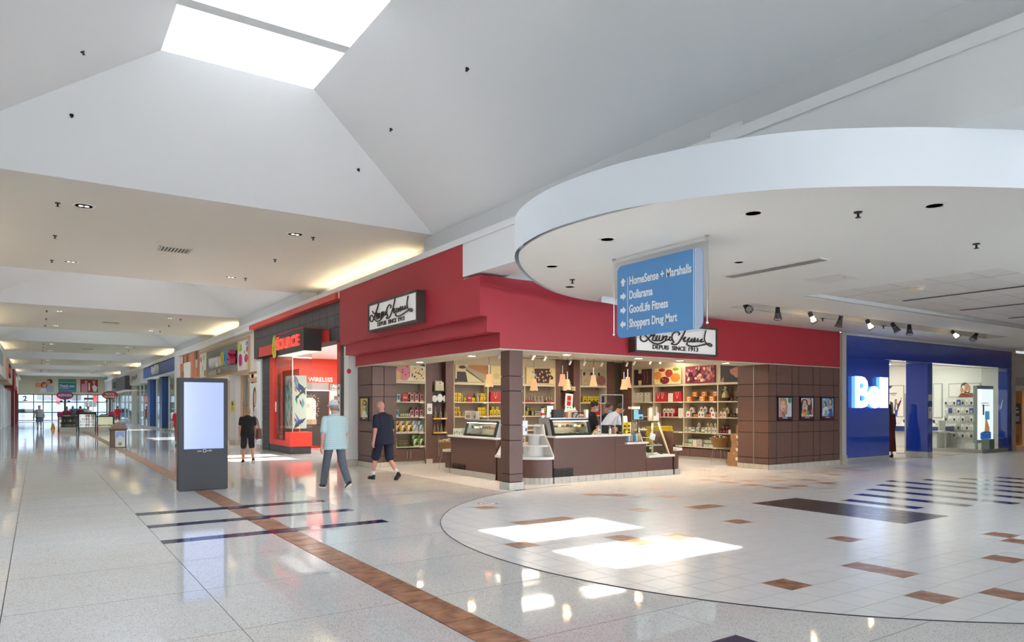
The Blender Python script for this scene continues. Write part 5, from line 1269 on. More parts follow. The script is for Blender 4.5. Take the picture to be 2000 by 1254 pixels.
p = on_y(1210, 800, 11.38); t = thing('card_terminal', 'black card payment terminal on the till counter', 'terminal', (p.x, 11.38, .972))
MB().prism([(11.32, .972), (11.44, .972), (11.44, 1.03), (11.32, .99)], p.x - .04, p.x + .04, 'x').build('body', BLACK, t); bx('keypad', M('card_8a8078'), p.x - .025, p.x + .025, 11.335, 11.38, 1.0, 1.012, t)
p = on_y(1190, 800, 11.8); tag(bx('cash_till', M('till_black', '#1c1b1d', .4), p.x - .15, p.x + .3, 11.7, 11.95, .972, 1.16), 'black till unit behind the acrylic shield', 'till')
row_y = 11.5
for i, (u, h) in enumerate([(1218.5, .25), (1226.5, .25)]):
    p = on_y(u, 800, row_y); t = thing('candy_carton', ['yellow candy carton nearest the acrylic shield', 'yellow candy carton beside the till screen'][i], 'box', (p.x, row_y, .972), 'yellow candy cartons on the till counter')
    bx('carton', M('card_e2c128'), p.x - .045, p.x + .045, row_y - .03, row_y + .03, .972, .972 + h, t); flat(FACE_CAM(p.x, .972, row_y - .03), [('e', 0, 0, .08, .03, .03), ('r', 0, -.03, .03, .15, .19)], [M('card_2a2628')], 'print', t)
p = on_y(1226, 845, 11.36); t = thing('yellow_packet', 'yellow and black packet lying in front of the candy cartons', 'packet', (p.x, 11.36, .972))
MB().prism([(p.x - .09, .972), (p.x + .09, .972), (p.x + .05, 1.03), (p.x - .09, 1.05)], 11.33, 11.4, 'y').build('packet', M('card_e2c128'), t); flat(FACE_CAM(p.x, .972, 11.33), [('e', 0, .01, .03, .05, .015)], [BLACK], 'print', t)
p = on_y(1221, 800, 11.75); t = thing('paper_holder', 'tall white paper stand behind the candy cartons', 'stand', (p.x, 11.75, .972))
MB().prism([(11.7, .972), (11.8, .972), (11.78, 1.36), (11.75, 1.36)], p.x - .06, p.x + .06, 'x').build('body', PAPER, t)
p = on_y(1245.5, 800, 11.62); t = thing('till_screen', 'black customer till screen on a thin post', 'screen', (p.x, 11.62, .972))
bx('bezel', BLACK, p.x - .155, p.x + .155, 11.6, 11.63, 1.26, 1.51, t)
flat(FACE_CAM(p.x - .145, 1.27, 11.6), [('r', 0, 0, .29, .01, .23)], [M('screen_teal', '#6fa3b0', .3, emit=.12)], 'screen', t); flat(FACE_CAM(p.x - .145, 1.27, 11.6), [('r', 0, .145, .29, .125, .23), ('e', 0, .22, .05, .055, .03)], [M('screen_dark', '#3a3f52', .3)], 'screen_image', t, .004)
MB().cone((p.x, 11.625, .97), (p.x, 11.625, 1.27), .015, n=10).build('post', BLACK, t); MB().lathe([(.08, .972), (.08, .985), (0, .99)], (p.x, 11.625, 0), 16).build('foot', BLACK, t)
p = on_y(1245, 720, 11.7); o = blk('paper_stack', 'red topped white box on top of the till screen shelf', 'box', 1234, 1250, 1.515, 1.57, 11.6, 11.72, PAPER)
p = on_y(1240, 858, 11.45); t = thing('snack_rack', 'clear rack of blue and white snack packets on the low ledge', 'rack', (p.x, 11.45, .787))
bx('tray', ACRY, 10.72, 11.2, 11.35, 11.6, .787, .8, t); bx('front', ACRY, 10.72, 11.2, 11.345, 11.35, .787, .93, t)
for k in range(6): bx('packet', M('packet_%d' % (k % 3), ['#3a8ab5', '#dcd8d0', '#c9b49a'][k % 3], .4), 10.74 + k * .075, 10.8 + k * .075, 11.42, 11.5, .801, .95 + .03 * (k % 2), t)
p = on_y(1270, 850, 11.4); t = thing('pastry_menu', 'small white framed card in front of the pastry case', 'card', (p.x, 11.33, .787))
MB().obox((11.33 + .1, 11.3, .9), (.16, .012, .14), (0, .25, 0)).build('frame', PAPER, t)
t['label'] = 'small tilted white framed card in front of the pastry case'
for k, (u, h, c, lb) in enumerate([(1269, .3, '#dcd6c8', 'tall white card box on the pastry case'), (1281, .2, '#c9c0c6', 'pale lilac box on the pastry case'), (1275, .12, '#d9cfb9', 'cream shell-shaped box on the pastry case')]):
    p = on_y(u, 800, 11.85 - .04 * k); tag(bx('counter_box', M('card_' + c[1:], c, .5), p.x - .05, p.x + .05, 11.82 - .06 * k, 11.87 - .06 * k, 1.236, 1.236 + h), lb, 'box', 'boxes on the pastry case')
# yellow stacked boxes behind the pastry case
k = 0
for z in range(6):
    for c in range(3):
        y0 = 12.6 + .02 * (z % 2); x0 = 12.75 + .25 * c
        t = put('ybox', mk_pack('#c9ab1f', .24, .075, .2, '#a8851a'), '%s yellow pack from the floor, %s column of the stack behind the pastry case' % (ORD[z], ['first', 'middle', 'last'][c]), 'stacked yellow packs', (x0, y0, .62 + .077 * z))
tag(bx('plinth', M('till_black'), 12.6, 13.4, 12.45, 12.85, .003, .618), 'dark plinth under the stacked yellow packs', 'plinth')
for i, (dx, lb) in enumerate([(0, 'larger potted twig ornament on the half-moon ledge'), (.12, 'small white candle beside the potted ornament')]):
    t = thing('ledge_ornament', lb, 'ornament', (12.3 + dx, 11.75, .602))
    MB().lathe([(.03, 0), (.04, .08 - .03 * i)], (12.3 + dx, 11.75, .602), 12).build('pot', [M('card_5a3d2c'), PAPER][i], t)
    if i == 0:
        for q in range(5): MB().cone((12.3, 11.75, .67), (12.3 + .08 * math.cos(q), 11.75 + .08 * math.sin(q), .86 - .02 * q), .01, .004, 5).build('twig', M('green_leaf'), t)
    else: MB().cone((12.42, 11.75, .64), (12.42, 11.75, .66), .004, n=5).build('wick', BLACK, t)
# --------------------------------------------------------------- directory sign
t = thing('directory_sign', 'hanging blue directory with white arrows and shop names', 'sign', (6.62, 6.45, 2.5))
DB = M('directory_blue', '#5b97d2', .3)
x0 = 6.62; ya, yb = 7.27, 5.62
MB().box(x0 - .004, x0 + .004, yb, ya, 2.47, 3.54).build('acrylic_panel', ACRY, t)
def rrect(w, h, r, n=6): 
    out = []
    for cx, cy, a in ((w - r, h - r, 0), (r, h - r, PI / 2), (r, r, PI), (w - r, r, 1.5 * PI)): out += [(cx + r * math.cos(a + PI / 2 * i / n), cy + r * math.sin(a + PI / 2 * i / n)) for i in range(n + 1)]
    return out
frs = FACE_CORR(7.2, 2.5, x0 - .004)
SW, SH = 1.5, 0.98
P_ = rrect(SW, SH, .09)
MB().prism(P_, 0, .008, 'y').xf(frs).build('blue_panel', DB, t)
clipx = lambda P, c, keep: clip(P, (lambda p: p[0] >= c) if keep else (lambda p: p[0] <= c), lambda a, b: (c, a[1] + (b[1] - a[1]) * (c - a[0]) / (b[0] - a[0])))
MB().prism(clipx(P_, 1.385, True), .0085, .0095, 'y').xf(frs).build('pale_edge_band', M('directory_pale', '#b9cbe6', .3), t)
DW = M('directory_white', '#f2f4f6', .4)
MB().box(1.352, 1.362, .008, .0096, 0.003, SH - .003).xf(frs).build('edge_line', DW, t); MB().box(1.378, 1.386, .008, .0096, 0.003, SH - .003).xf(frs).build('edge_line', DW, t)
MB().box(.2, .207, .008, .0096, .1, .8).xf(frs).build('column_line', DW, t)
for k, (s, w_) in enumerate([('HomeSense + Marshalls', 1.08), ('Dollarama', .43), ('GoodLife Fitness', .7), ('Shoppers Drug Mart', .855)]):
    zz = .7 - .19 * k
    o = text(s, .155, DW, frs @ Matrix.Translation((.235, .0085, zz)), .002, t, 'lettering', bold=.0035, sx=.6)
    xs_ = [(frs.inverted() @ (Vector(v.co) + Vector(LOC[t.name]))).x for v in o.data.vertices]
    o_w = max(xs_) - min(xs_)
    f3 = w_ / o_w
    for v in o.data.vertices:
        q = frs.inverted() @ (Vector(v.co) + Vector(LOC[t.name])); q.x = .235 + (q.x - .235) * f3; v.co = (frs @ q) - Vector(LOC[t.name])
    ar = [(-.05, -.025), (0, -.025), (0, -.055), (.06, 0), (0, .055), (0, .025), (-.05, .025)]
    a = [PI / 2, 0, 0, PI][k]
    MB().prism([(.115 + p[0] * math.cos(a) - p[1] * math.sin(a), zz + .05 + p[0] * math.sin(a) + p[1] * math.cos(a)) for p in ar], .0085, .0096, 'y').xf(frs).build('arrow', DW, t)
for y in (ya - .01, yb + .01):
    MB().cone((x0 - .02, y, 2.56), (x0 - .02, y, 3.5), .007, n=8).build('rod', CHROME, t)
    MB().lathe([(.028, 3.58), (.028, 3.6), (0, 3.6)], (x0 - .02, y, 0), 14).build('ceiling_mount', CHROME, t); MB().cone((x0 - .02, y, 3.5), (x0 - .02, y, 3.58), .014, n=8).build('clamp', CHROME, t)
    MB().ell((x0 - .02, y, 2.56), (.018, .018, .022), 10).build('knob', CHROME, t)
MB().box(x0 - .03, x0 - .01, yb, ya, 3.55, 3.575).build('rail', M('pale_rail', '#d5d8d8', .3), t)
# --------------------------------------------------------------- digital kiosk
t = thing('digital_kiosk', 'tall charcoal digital kiosk with a pale blue screen', 'kiosk', (2.58, 14.2, 0))
KM = M('kiosk_charcoal', '#25272d', .45)
bx('body', KM, 2.15, 3.01, 14.12, 14.28, .02, 2.1, t, .006); bx('plinth', BLACK, 2.17, 2.99, 14.14, 14.26, 0, .02, t)
bx('back_shell', M('kiosk_edge', '#6b5f4c', .4), 2.15, 3.01, 14.285, 14.34, .02, 2.1, t)
SCR = M('kiosk_screen', '#1c2038', .12, emit=.25, ecol='#aebff8')
bx('screen', SCR, 2.245, 2.935, 14.112, 14.119, .78, 2.02, t); 
fr = FACE_CAM(2.47, .725, 14.12)
text('neo', .05, M('kiosk_logo', '#d9d6c8', .4), fr, .002, t, 'logo_lettering'); text('traffic', .042, M('kiosk_logo'), fr @ Matrix.Translation((.165, 0, .004)), .002, t, 'logo_lettering')
MB().lathe([(.022, 0), (.03, 0), (.03, .004), (.022, .004)], n=18, caps=False).xf(fr @ Matrix.Translation((.128, 0, .016)) @ Matrix.Rotation(-PI / 2, 4, 'X')).build('logo_ring', M('kiosk_logo'), t)
# --------------------------------------------------------------- track spotlights along the ceiling trough
def track_spot(x, aim, lit, label):
    y = 9.1; z = 3.78
    t = thing('track_spotlight', label, 'spotlight', (x, y, z), 'black caged spotlights on the ceiling track')
    top = Vector((x, y, z - .17)); d = Vector(aim).normalized()
    MB().cone((x, y, z), (x, y, z - .08), .012, n=8).build('stem', BLACK, t); MB().box(x - .05, x + .05, y - .015, y + .015, z - .015, z).build('mount', BLACK, t)
    MB().tube([(x - .045, y, z - .19), (x - .05, y, z - .12), (x - .03, y, z - .08), (x + .03, y, z - .08), (x + .05, y, z - .12), (x + .045, y, z - .19)], .007, 6).build('yoke', BLACK, t)
    c = Vector((x, y, z - .19))
    MB().cone(c - d * .05, c + d * .05, .045, .05, 14).build('socket', BLACK, t)
    m = MB(); a = d.orthogonal().normalized(); b = d.cross(a)
    for k in range(14):
        q = a * math.cos(2 * PI * k / 14) + b * math.sin(2 * PI * k / 14)
        m.tube([c + d * .05 + q * .05, c + d * .15 + q * .062, c + d * .2 + q * .08], .004, 4)
    for rr_, dd in ((.057, .1), (.064, .155), (.08, .2)):
        m.tube([c + d * dd + (a * math.cos(2 * PI * k / 16) + b * math.sin(2 * PI * k / 16)) * rr_ for k in range(17)], .006, 5)
    m.build('cage', BLACK, t)
    col = 'lamp_lit' if lit else 'lamp_off'
    MB().cone(c + d * .05, c + d * .17, .03, .058, 14).build('reflector_lamp', M(col, '#fff3dc' if lit else '#8f8a84', .15, emit=8 if lit else 0, ecol='#ffe2b0'), t)
    if lit: spot('track_beam', c + d * .26, c + d * 3, 22, 1.2, (1, .85, .66))
ps = [(1457, 597), (1519, 604), (1583, 613), (1642, 621), (1695, 628), (1744, 635), (1776, 639), (1861, 647), (1906, 655)]
aims = [(-.5, -.8, -.5), (.45, .3, -.8), (.55, -.1, -.75), (0, .3, -1), (.35, -.25, -.8), (.45, -.3, -.8), (.45, .2, -.8), (.5, -.5, -.8), (-.9, .2, -.8)]
lits = [0, 0, 1, 0, 1, 0, 0, 1, 0]
lbs = ['first track spotlight, at the shop sign end, its face turned outward', 'second track spotlight from the shop sign end, unlit', 'lit track spotlight above the three posters', 'track spotlight hanging before the pale pilaster', 'lit track spotlight just past the pale pilaster', 'sixth track spotlight from the shop sign end',
       'seventh track spotlight from the shop sign end, close beside the sixth', 'lit track spotlight over the phone store entrance', 'last track spotlight, at the phone store glass end, turned back']
for (u, v), a, l, lb in zip(ps, aims, lits, lbs):
    p = on_z(u, v, 3.6); track_spot(on_y(u, v, 9.1).x, a, l, lb)
# --------------------------------------------------------------- ceiling fittings
def downlight(x, y, z, label, group, r=.09, dark=True):
    t = thing('downlight', label, 'downlight', (x, y, z), group)
    MB().lathe([(r, 0), (r * 1.35, 0), (r * 1.35, -.008), (r, -.006)], (x, y, z), 22, caps=False).build('rim', WPLA, t)
    MB().lathe([(0, -.002), (r, -.002)], (x, y, z), 22).build('aperture', M('aperture_dark', '#1c1a18', .5) if dark else M('aperture_grey', '#9a958c', .4), t)
    if not dark:
        for k in range(2): MB().ell((x + (k - .5) * .09, y, z - .008), (.04, .04, .01), 10).build('lamp', M('flat_lamp', '#f6efe0', .3, emit=.5), t)
for i, (u, v) in enumerate([(1471, 416), (1186, 467), (1078, 520), (1113, 560), (1443, 512), (1825, 401)]):
    p = on_z(u, v, 3.6); downlight(p.x, p.y, 3.6, ['round downlight in the round soffit above the directory top', 'round downlight before the directory on the round soffit', 'round downlight near the rim by the crimson fascia', 'round downlight closest to the crimson fascia', 'small round downlight beyond the directory by the long grille', 'largest round downlight, near the soffit rim'][i], 'downlights in the round soffit', .08 if i not in (4,) else .06)
def sprinkler(x, y, z, label, nrm=(0, 0, -1), k=1.0):
    t = thing('sprinkler', label, 'sprinkler', (x, y, z), 'ceiling sprinklers'); n = Vector(nrm); c = Vector((x, y, z))
    MB().cone(c, c + n * .012, .045 * k, .04 * k, 14).build('plate', DARKM, t); MB().cone(c + n * .012, c + n * .055 * k, .012, n=8).build('stem', DARKM, t); MB().cone(c + n * .055 * k, c + n * (.055 * k + .007), .028 * k, n=10).build('deflector', DARKM, t)
for i, (u, v) in enumerate([(1676, 414), (1907, 476), (1118, 546)]):
    p = on_z(u, v, 3.6); sprinkler(p.x, p.y, 3.6, ['ceiling sprinkler beside the largest soffit downlight', 'ceiling sprinkler over the cross mall between grille and frame edge', 'ceiling sprinkler near the fascia end of the round soffit'][i])
for i, (u, v) in enumerate([(1507, 598.5), (1647, 617), (1765, 633), (1945, 657)]):
    p = on_z(u, v, 3.6); sprinkler(p.x, p.y + .5, 3.6, 'small sprinkler %s along the light trough from the shop sign' % ORD[i])
p = on_z(1792, 570, 3.7); t = thing('smoke_detector', 'cream dome detector on the suspended ceiling tiles', 'detector', (12.93, 6.31, 3.685)); MB().lathe([(.12, 0), (.12, -.03), (.08, -.07), (0, -.075)], (12.93, 6.31, 3.69), 20).build('dome', M('detector_cream', '#d6c9ae', .4), t, smooth=True); MB().lathe([(.14, 0), (.14, -.012), (.12, -.012)], (12.93, 6.31, 3.69), 20).build('base', WPLA, t)
t = thing('linear_grille', 'long narrow air grille in the cross mall ceiling', 'grille', (8.97, 6.42, 3.59))
m = MB(); m.box(8.85, 8.87, 5.6, 7.25, 3.585, 3.6); m.box(9.08, 9.1, 5.6, 7.25, 3.585, 3.6); m.box(8.87, 9.08, 5.6, 5.62, 3.585, 3.6); m.box(8.87, 9.08, 7.23, 7.25, 3.585, 3.6); m.build('frame', WPLA, t); bx('backing', M('slot_dark'), 8.87, 9.08, 5.62, 7.23, 3.597, 3.599, t)
for k in range(40): bx('fin', M('fin_grey', '#a09c94', .5), 8.87, 9.08, 5.64 + .04 * k, 5.652 + .04 * k, 3.584, 3.597, t)
for k in range(5): bx('bar', M('fin_grey'), 8.9 + .035 * k, 8.91 + .035 * k, 5.62, 7.23, 3.584, 3.597, t)
t = thing('access_hatch', 'faint square access hatch in the cross mall ceiling', 'hatch', (10.5, 6.44, 3.59)); bx('panel', M('hatch_paint', '#d3d0ca', .6), 10.22, 10.78, 6.15, 6.73, 3.594, 3.6, t); bx('latch', STEEL, 10.48, 10.52, 6.2, 6.24, 3.59, 3.594, t)
# corridor flats: lights, vents, sprinklers
def floor_vent(x, y, z, label):
    t = thing('air_diffuser', label, 'vent', (x, y, z), 'square air diffusers along the corridor ceiling')
    m = MB(); w = .34; m.box(x - w, x + w, y - .27, y - .24, z - .012, z); m.box(x - w, x + w, y + .24, y + .27, z - .012, z); m.box(x - w, x - w + .03, y - .27, y + .27, z - .012, z); m.box(x + w - .03, x + w, y - .27, y + .27, z - .012, z)
    m.build('frame', M('diffuser_cream', '#cfc9bc', .5), t); bx('backing', M('slot_dark'), x - w + .03, x + w - .03, y - .24, y + .24, z - .003, z - .001, t)
    for k in range(9): MB().obox((x - .28 + .07 * k, y, z - .012), (.03, .47, .005), (0, .6, 0)).build('blade', M('diffuser_cream'), t)
FN = ['nearest', 'second', 'third', 'fourth', 'fifth']
for k, (a, b) in enumerate(FLATS[:5]):
    for (x, y, w) in [(.69, a + 1.6, 'front lamp on the side away from the shops'), (4.41, a + 1.55, 'front lamp on the shop side'), (.69, b - 1.65, 'back lamp on the side away from the shops'), (4.4, b - 1.7, 'back lamp on the shop side')]:
        downlight(x, y, ZC, '%s of the %s flat corridor ceiling' % (w, FN[k]), 'twin lamp downlights of the corridor', .14, False)
    floor_vent(2.58, a + 4.5, ZC, 'slatted air diffuser of the %s flat corridor ceiling' % FN[k])
    for i, (x, y) in enumerate([(.3, a + 1.65), (.31, a + 4.45), (.3, b - 1.6), (4.8, a + 1.6), (4.76, a + 4.3), (4.77, b - 1.75)]):
        sprinkler(x, y, ZC, ('sprinkler %s along the %s flat ceiling on the %s side' % (ORD[i % 3], FN[k], 'far' if i < 3 else 'shop')))
# sprinklers on the vault slopes
def slope_pt(u, v, plane):
    p0, n = plane; d = ray(u, v); o = Vector((0, 0, CAMH)); tt = (Vector(p0) - o).dot(n) / d.dot(n); return o + d * tt, n
far_pl = (Vector((2.5, 12.96, ZC)), Vector((0, -1.43, -2.06)).normalized()); far_n = far_pl[1]
r_pl = (Vector((XR, 5, ZC)), Vector((-1.43, 0, -3.18)).normalized()); l_pl = (Vector((XL, 5, ZC)), Vector((1.43, 0, -3.1)).normalized())
for (u, v, pl, lb) in [(161, 101, l_pl, 'sprinkler on the vault slope away from the shops'), (140, 225, far_pl, 'sprinkler on the vault end slope, away from the shops'), (700, 331, far_pl, 'sprinkler on the vault end slope, near the shop side hip'), (913, 134, r_pl, 'sprinkler high on the shop-side vault slope'), (764, 252, r_pl, 'sprinkler beside the hip on the shop-side vault slope')]:
    p, n = slope_pt(u, v, pl); sprinkler(p.x, p.y, p.z, lb, n, .62)
# ================================================================== SHOPFRONTS ALONG THE CORRIDOR
def P(t, n, mat, *b, **k): return MB().box(*b).build(n, mat, t, **k)
DGREY = M('dark_tile', '#3c3d42', .4, noise=(12, .08)); SRED = M('signal_red', '#d63a2a', .35); ORNG = M('salmon_orange', '#d98a66', .5); WOOD = M('pale_wood', '#caa27c', .5, noise=(20, .12))
CRW = M('cream_wall', '#dcd5c6', .6)
# white pilasters between the shops
def pilaster(y0, y1, x, label, z1=4.45):
    t = thing('white_pilaster', label, 'pilaster', (x, (y0 + y1) / 2, 0)); P(t, 'shaft', WHITE, x, x + .35, y0, y1, .16, z1); P(t, 'base_tile', STONE, x - .02, x + .37, y0 - .01, y1 + .01, .003, .155)
pilaster(17.97, 18.3, 6.88, 'white pilaster between the crimson shop and the red electronics store', 3.2)
o = MB().ell((6.9, 17.99, 2.52), (.06, .05, .07), 12).build('alarm_bell', SRED); tag(o, 'small red alarm bell on top of the white pilaster', 'alarm')
pilaster(26.85, 27.4, 6.88, 'white pilaster between the electronics store and the children shop', 3.36)
# ---- electronics store
t = thing('storefront_fascia', 'dark tiled fascia with red cap and red band', 'fascia', (6.75, 22.7, 3.4), 'shop fascias along the corridor')
P(t, 'backing', JOINT, 6.77, 7.2, 18.06, 27.3, 3.38, 4.44); P(t, 'red_cap', SRED, 6.56, 7.0, 18.06, 27.25, 4.43, 4.6, bevel=.004)
ny = 15; dy = (27.3 - 18.06) / ny
for i in range(ny):
    for k in range(3):
        y0, y1, z0, z1 = 18.06 + i * dy, 18.06 + (i + 1) * dy, 3.38 + k * .354, 3.38 + (k + 1) * .354
        if k == 0 and 19.05 < (y0 + y1) / 2 < 26.5: continue
        P(t, 'tile', DGREY, 6.75, 6.77, y0 + .004, y1 - .004, z0 + .004, z1 - .008)
P(t, 'red_band', SRED, 6.72, 6.9, 19.05, 26.5, 3.39, 3.73)
t = thing('box_sign', 'projecting dark sign box with red letters and yellow rings', 'sign', (6.4, 21, 3.15))
P(t, 'box', M('sign_box_dark', '#35353a', .4), 6.2, 6.71, 19.62, 22.4, 3.16, 3.79); P(t, 'red_edge', SRED, 6.18, 6.71, 19.6, 22.42, 3.79, 3.81); P(t, 'light_lens', M('sign_lens', '#e8e6e0', .3, emit=.12), 6.24, 6.68, 19.7, 22.3, 3.15, 3.16)
SRL = M('source_red', '#f0584a', .4, emit=.12)
fit(text('SOURCE', .47, SRL, FACE_CORR(22.2, 3.3, 6.2), .06, t, 'lettering', bold=.016), FACE_CORR(22.2, 3.3, 6.2), 0, 2.25, .02, .35); text('THE', .1, SRL, FACE_CORR(22.2, 3.66, 6.2), .04, t, 'small_lettering', bold=.004)
for r in (.13, .2, .27, .34):
    m = MB(); m.tube([Vector((6.16, 22.42 + r * .55 * math.cos(a * .2), 3.45 + r * math.sin(a * .2))) for a in range(32)], .016, 5); m.build('ring', M('ring_yellow', '#d9d43a', .4), t)
t = thing('display_window', 'red framed glass display window of the electronics store', 'shop window', (7.0, 24.5, 0))
for z0, z1 in [(k * .28, (k + 1) * .28) for k in range(12)]:
    P(t, 'tile', DGREY, 6.93, 7.2, 25.9, 26.8, z0 + .004, z1 - .002)
P(t, 'plinth', DGREY, 6.95, 7.62, 23.33, 25.88, .003, .24); P(t, 'red_frame', SRED, 6.93, 7.1, 25.42, 25.85, .25, 3.36); P(t, 'red_frame', SRED, 6.93, 7.1, 23.9, 25.41, .25, .43)
P(t, 'red_block', SRED, 6.92, 7.65, 23.3, 23.89, .25, .73, bevel=.004)
P(t, 'glass', GLASS, 7.0, 7.01, 23.35, 25.42, .43, 3.36); P(t, 'glass', GLASS, 7.01, 7.66, 23.34, 23.35, .73, 3.36); P(t, 'edge', STEEL, 6.99, 7.02, 23.33, 23.36, .73, 3.36)
SPL_ = [M('splinter_%d' % i, c, .4) for i, c in enumerate(['#3b4a8a', '#7ab8c9', '#9a2f3a', '#4a4f5a', '#d98a70', '#3f8f5a', '#8f6fae'])]
r9 = random.Random(9)
def splinters(w, h, n):
    out = []
    for _ in range(n):
        x, y, a, L, b = r9.uniform(.05, w - .05), r9.uniform(.1, h - .1), r9.uniform(.6, 2.4), r9.uniform(.12, .3), r9.uniform(.03, .08)
        c, s_ = math.cos(a), math.sin(a); q = [(x + c * L - s_ * b * k, y + s_ * L + c * b * k) for k in (0,)] + [(x - s_ * b, y + c * b), (x - c * L, y - s_ * L), (x + s_ * b, y - c * b)]
        out.append(('p', r9.randrange(7), [(min(w, max(0, px_)), min(h, max(0, py_))) for px_, py_ in q]))
    return out
P(t, 'graphic_panel', PAPER, 7.04, 7.07, 23.4, 24.25, .85, 2.62); flat(FACE_CORR(24.25, .85, 7.04), splinters(.85, 1.77, 26), SPL_, 'print', t)
P(t, 'graphic_panel', PAPER, 7.08, 7.5, 23.42, 23.45, .85, 2.62); flat(FACE_CAM(7.08, .85, 23.42), splinters(.42, 1.77, 18), SPL_, 'print', t)
P(t, 'notice', PAPER, 7.0 - .004, 7.0, 25.2, 25.35, 1.4, 1.75)
P(t, 'red_backdrop', M('coral_panel', '#d8513f', .4), 7.55, 7.6, 24.4, 26.4, .3, 2.9)
for k in range(2): MB().tube([(7.545, 25.9 - .8 * k, .8), (7.545, 25.7 - .8 * k, 2.1), (7.545, 25.4 - .8 * k, 2.1), (7.545, 25.2 - .8 * k, .8)], .02, 5).build('outline', M('coral_line', '#f0a090', .5), t)
t = thing('entrance_pier', 'dark tiled pier with red jamb at the electronics store entrance', 'pier', (7.0, 18.6, 0))
for k in range(9): P(t, 'tile', DGREY, 6.95, 7.3, 18.31, 18.76, k * .375 + .003, (k + 1) * .375 - .003)
P(t, 'red_jamb', SRED, 6.97, 7.3, 18.77, 19.08, .003, 3.36); P(t, 'white_notice', PAPER, 6.955, 6.965, 18.8, 19.0, 1.1, 2.2)
for k in range(5): P(t, 'symbol', SPL_[3], 6.95, 6.956, 18.86, 18.94, 1.25 + .2 * k, 1.32 + .2 * k)
struct(MB().box(7.1, 14, 26.5, 26.6, 0, 3.45).build('wall_electronics_back', M('coral_wall', '#dc4530', .5)))
struct(MB().box(7.2, 14, 18.1, 26.6, 3.42, 3.45).build('ceiling_electronics', CEIL)); struct(MB().box(13.9, 14, 18.0, 26.6, 0, 3.45).build('wall_electronics_end', CRW)); struct(MB().box(7.9, 14, 17.95, 18.0, 0, 3.45).build('wall_electronics_near', CRW))
t = thing('product_wall', 'wireless display wall with a big white phone picture', 'display', (8.8, 26.4, .3))
P(t, 'panel_grey', M('display_grey', '#8d8b86', .5), 7.7, 9.32, 26.42, 26.49, 2.22, 2.5); P(t, 'white_line', PAPER, 7.7, 9.35, 26.41, 26.49, 2.18, 2.22); P(t, 'picture', M('splash_dark', '#3a3330', .4), 7.7, 9.32, 26.43, 26.49, .9, 2.18); P(t, 'dark_base', M('base_dark', '#3b3735', .5), 7.7, 10.4, 26.42, 26.49, .1, .88)
flat(FACE_CAM(7.7, .9, 26.43), [('p', 0, [(0, .0), (1.12, 0), (1.12, .9), (1.0, 1.02), (0, 1.02)]), ('r', 2, 0, 1.15, .0, .2), ('e', 1, .58, .75, .1, .1), ('r', 3, .75, .9, .65, .8)] + [('e', 2, 1.1 + .12 * math.sin(k * 2.3), .3 + .035 * k, .03, .02) for k in range(22)] + [('e', 2, .5 + .035 * k, 1.08 + .05 * math.sin(k * 1.7), .025, .02) for k in range(18)], [M('phone_cream', '#e2d8c8', .4), BLACK, M('splash_tan', '#a5947c', .4), M('card_d9b0a8', '#d9b0a8', .5)], 'print', t)
text('WIRELESS', .24, PAPER, FACE_CAM(8.55, 2.54, 26.5), .03, t, 'lettering', bold=.004, sx=.92)
P(t, 'app_panel', M('app_grey', '#8a8882', .5), 9.36, 10.3, 26.42, 26.49, 2.2, 2.46); text('App', .15, PAPER, FACE_CAM(9.46, 2.33, 26.42), .01, t, 'lettering', bold=.003); text('accessories', .09, PAPER, FACE_CAM(9.44, 2.22, 26.42), .01, t, 'lettering')
P(t, 'slatwall', CRW, 9.36, 10.3, 26.43, 26.49, .9, 2.2)
for k in range(18): P(t, 'boxed_accessory', M('acc_%d' % (k % 3), ['#cfc6b6', '#6a6660', '#b8a888'][k % 3], .5), 9.4 + .14 * (k % 6), 9.5 + .14 * (k % 6), 26.38, 26.43, 1.85 - .22 * (k // 6), 2.0 - .22 * (k // 6))
for x, y in [(8.2, 21), (8.6, 24.6), (11, 22.5)]: area('store_light', (x, y, 3.38), 40, 1.2, .6, (1, .96, .9))
# ---- children's shop
t = thing('storefront_fascia', 'wood framed fascia with coloured letters and dotted end panels', 'fascia', (6.75, 33, 2.95), 'shop fascias along the corridor')
P(t, 'wall_band', CRW, 6.78, 7.3, 27.4, 38.2, 2.93, 4.5); P(t, 'wood_frame', WOOD, 6.72, 6.8, 27.95, 38.0, 4.2, 4.3); P(t, 'wood_frame', WOOD, 6.72, 6.8, 27.95, 38.0, 2.93, 3.02); P(t, 'wood_frame', WOOD, 6.72, 6.8, 27.95, 28.08, 3.02, 4.2); P(t, 'wood_frame', WOOD, 6.72, 6.8, 37.87, 38.0, 3.02, 4.2)
P(t, 'sign_board', M('board_grey', '#55565a', .15), 6.75, 6.79, 29.9, 36.2, 3.02, 4.2)
DOT = [M('dot_%d' % i, c, .4) for i, c in enumerate(['#d81b7a', '#dfe03a', '#8cc83c', '#4aaee0', '#c72f4a', '#e8c93a'])]
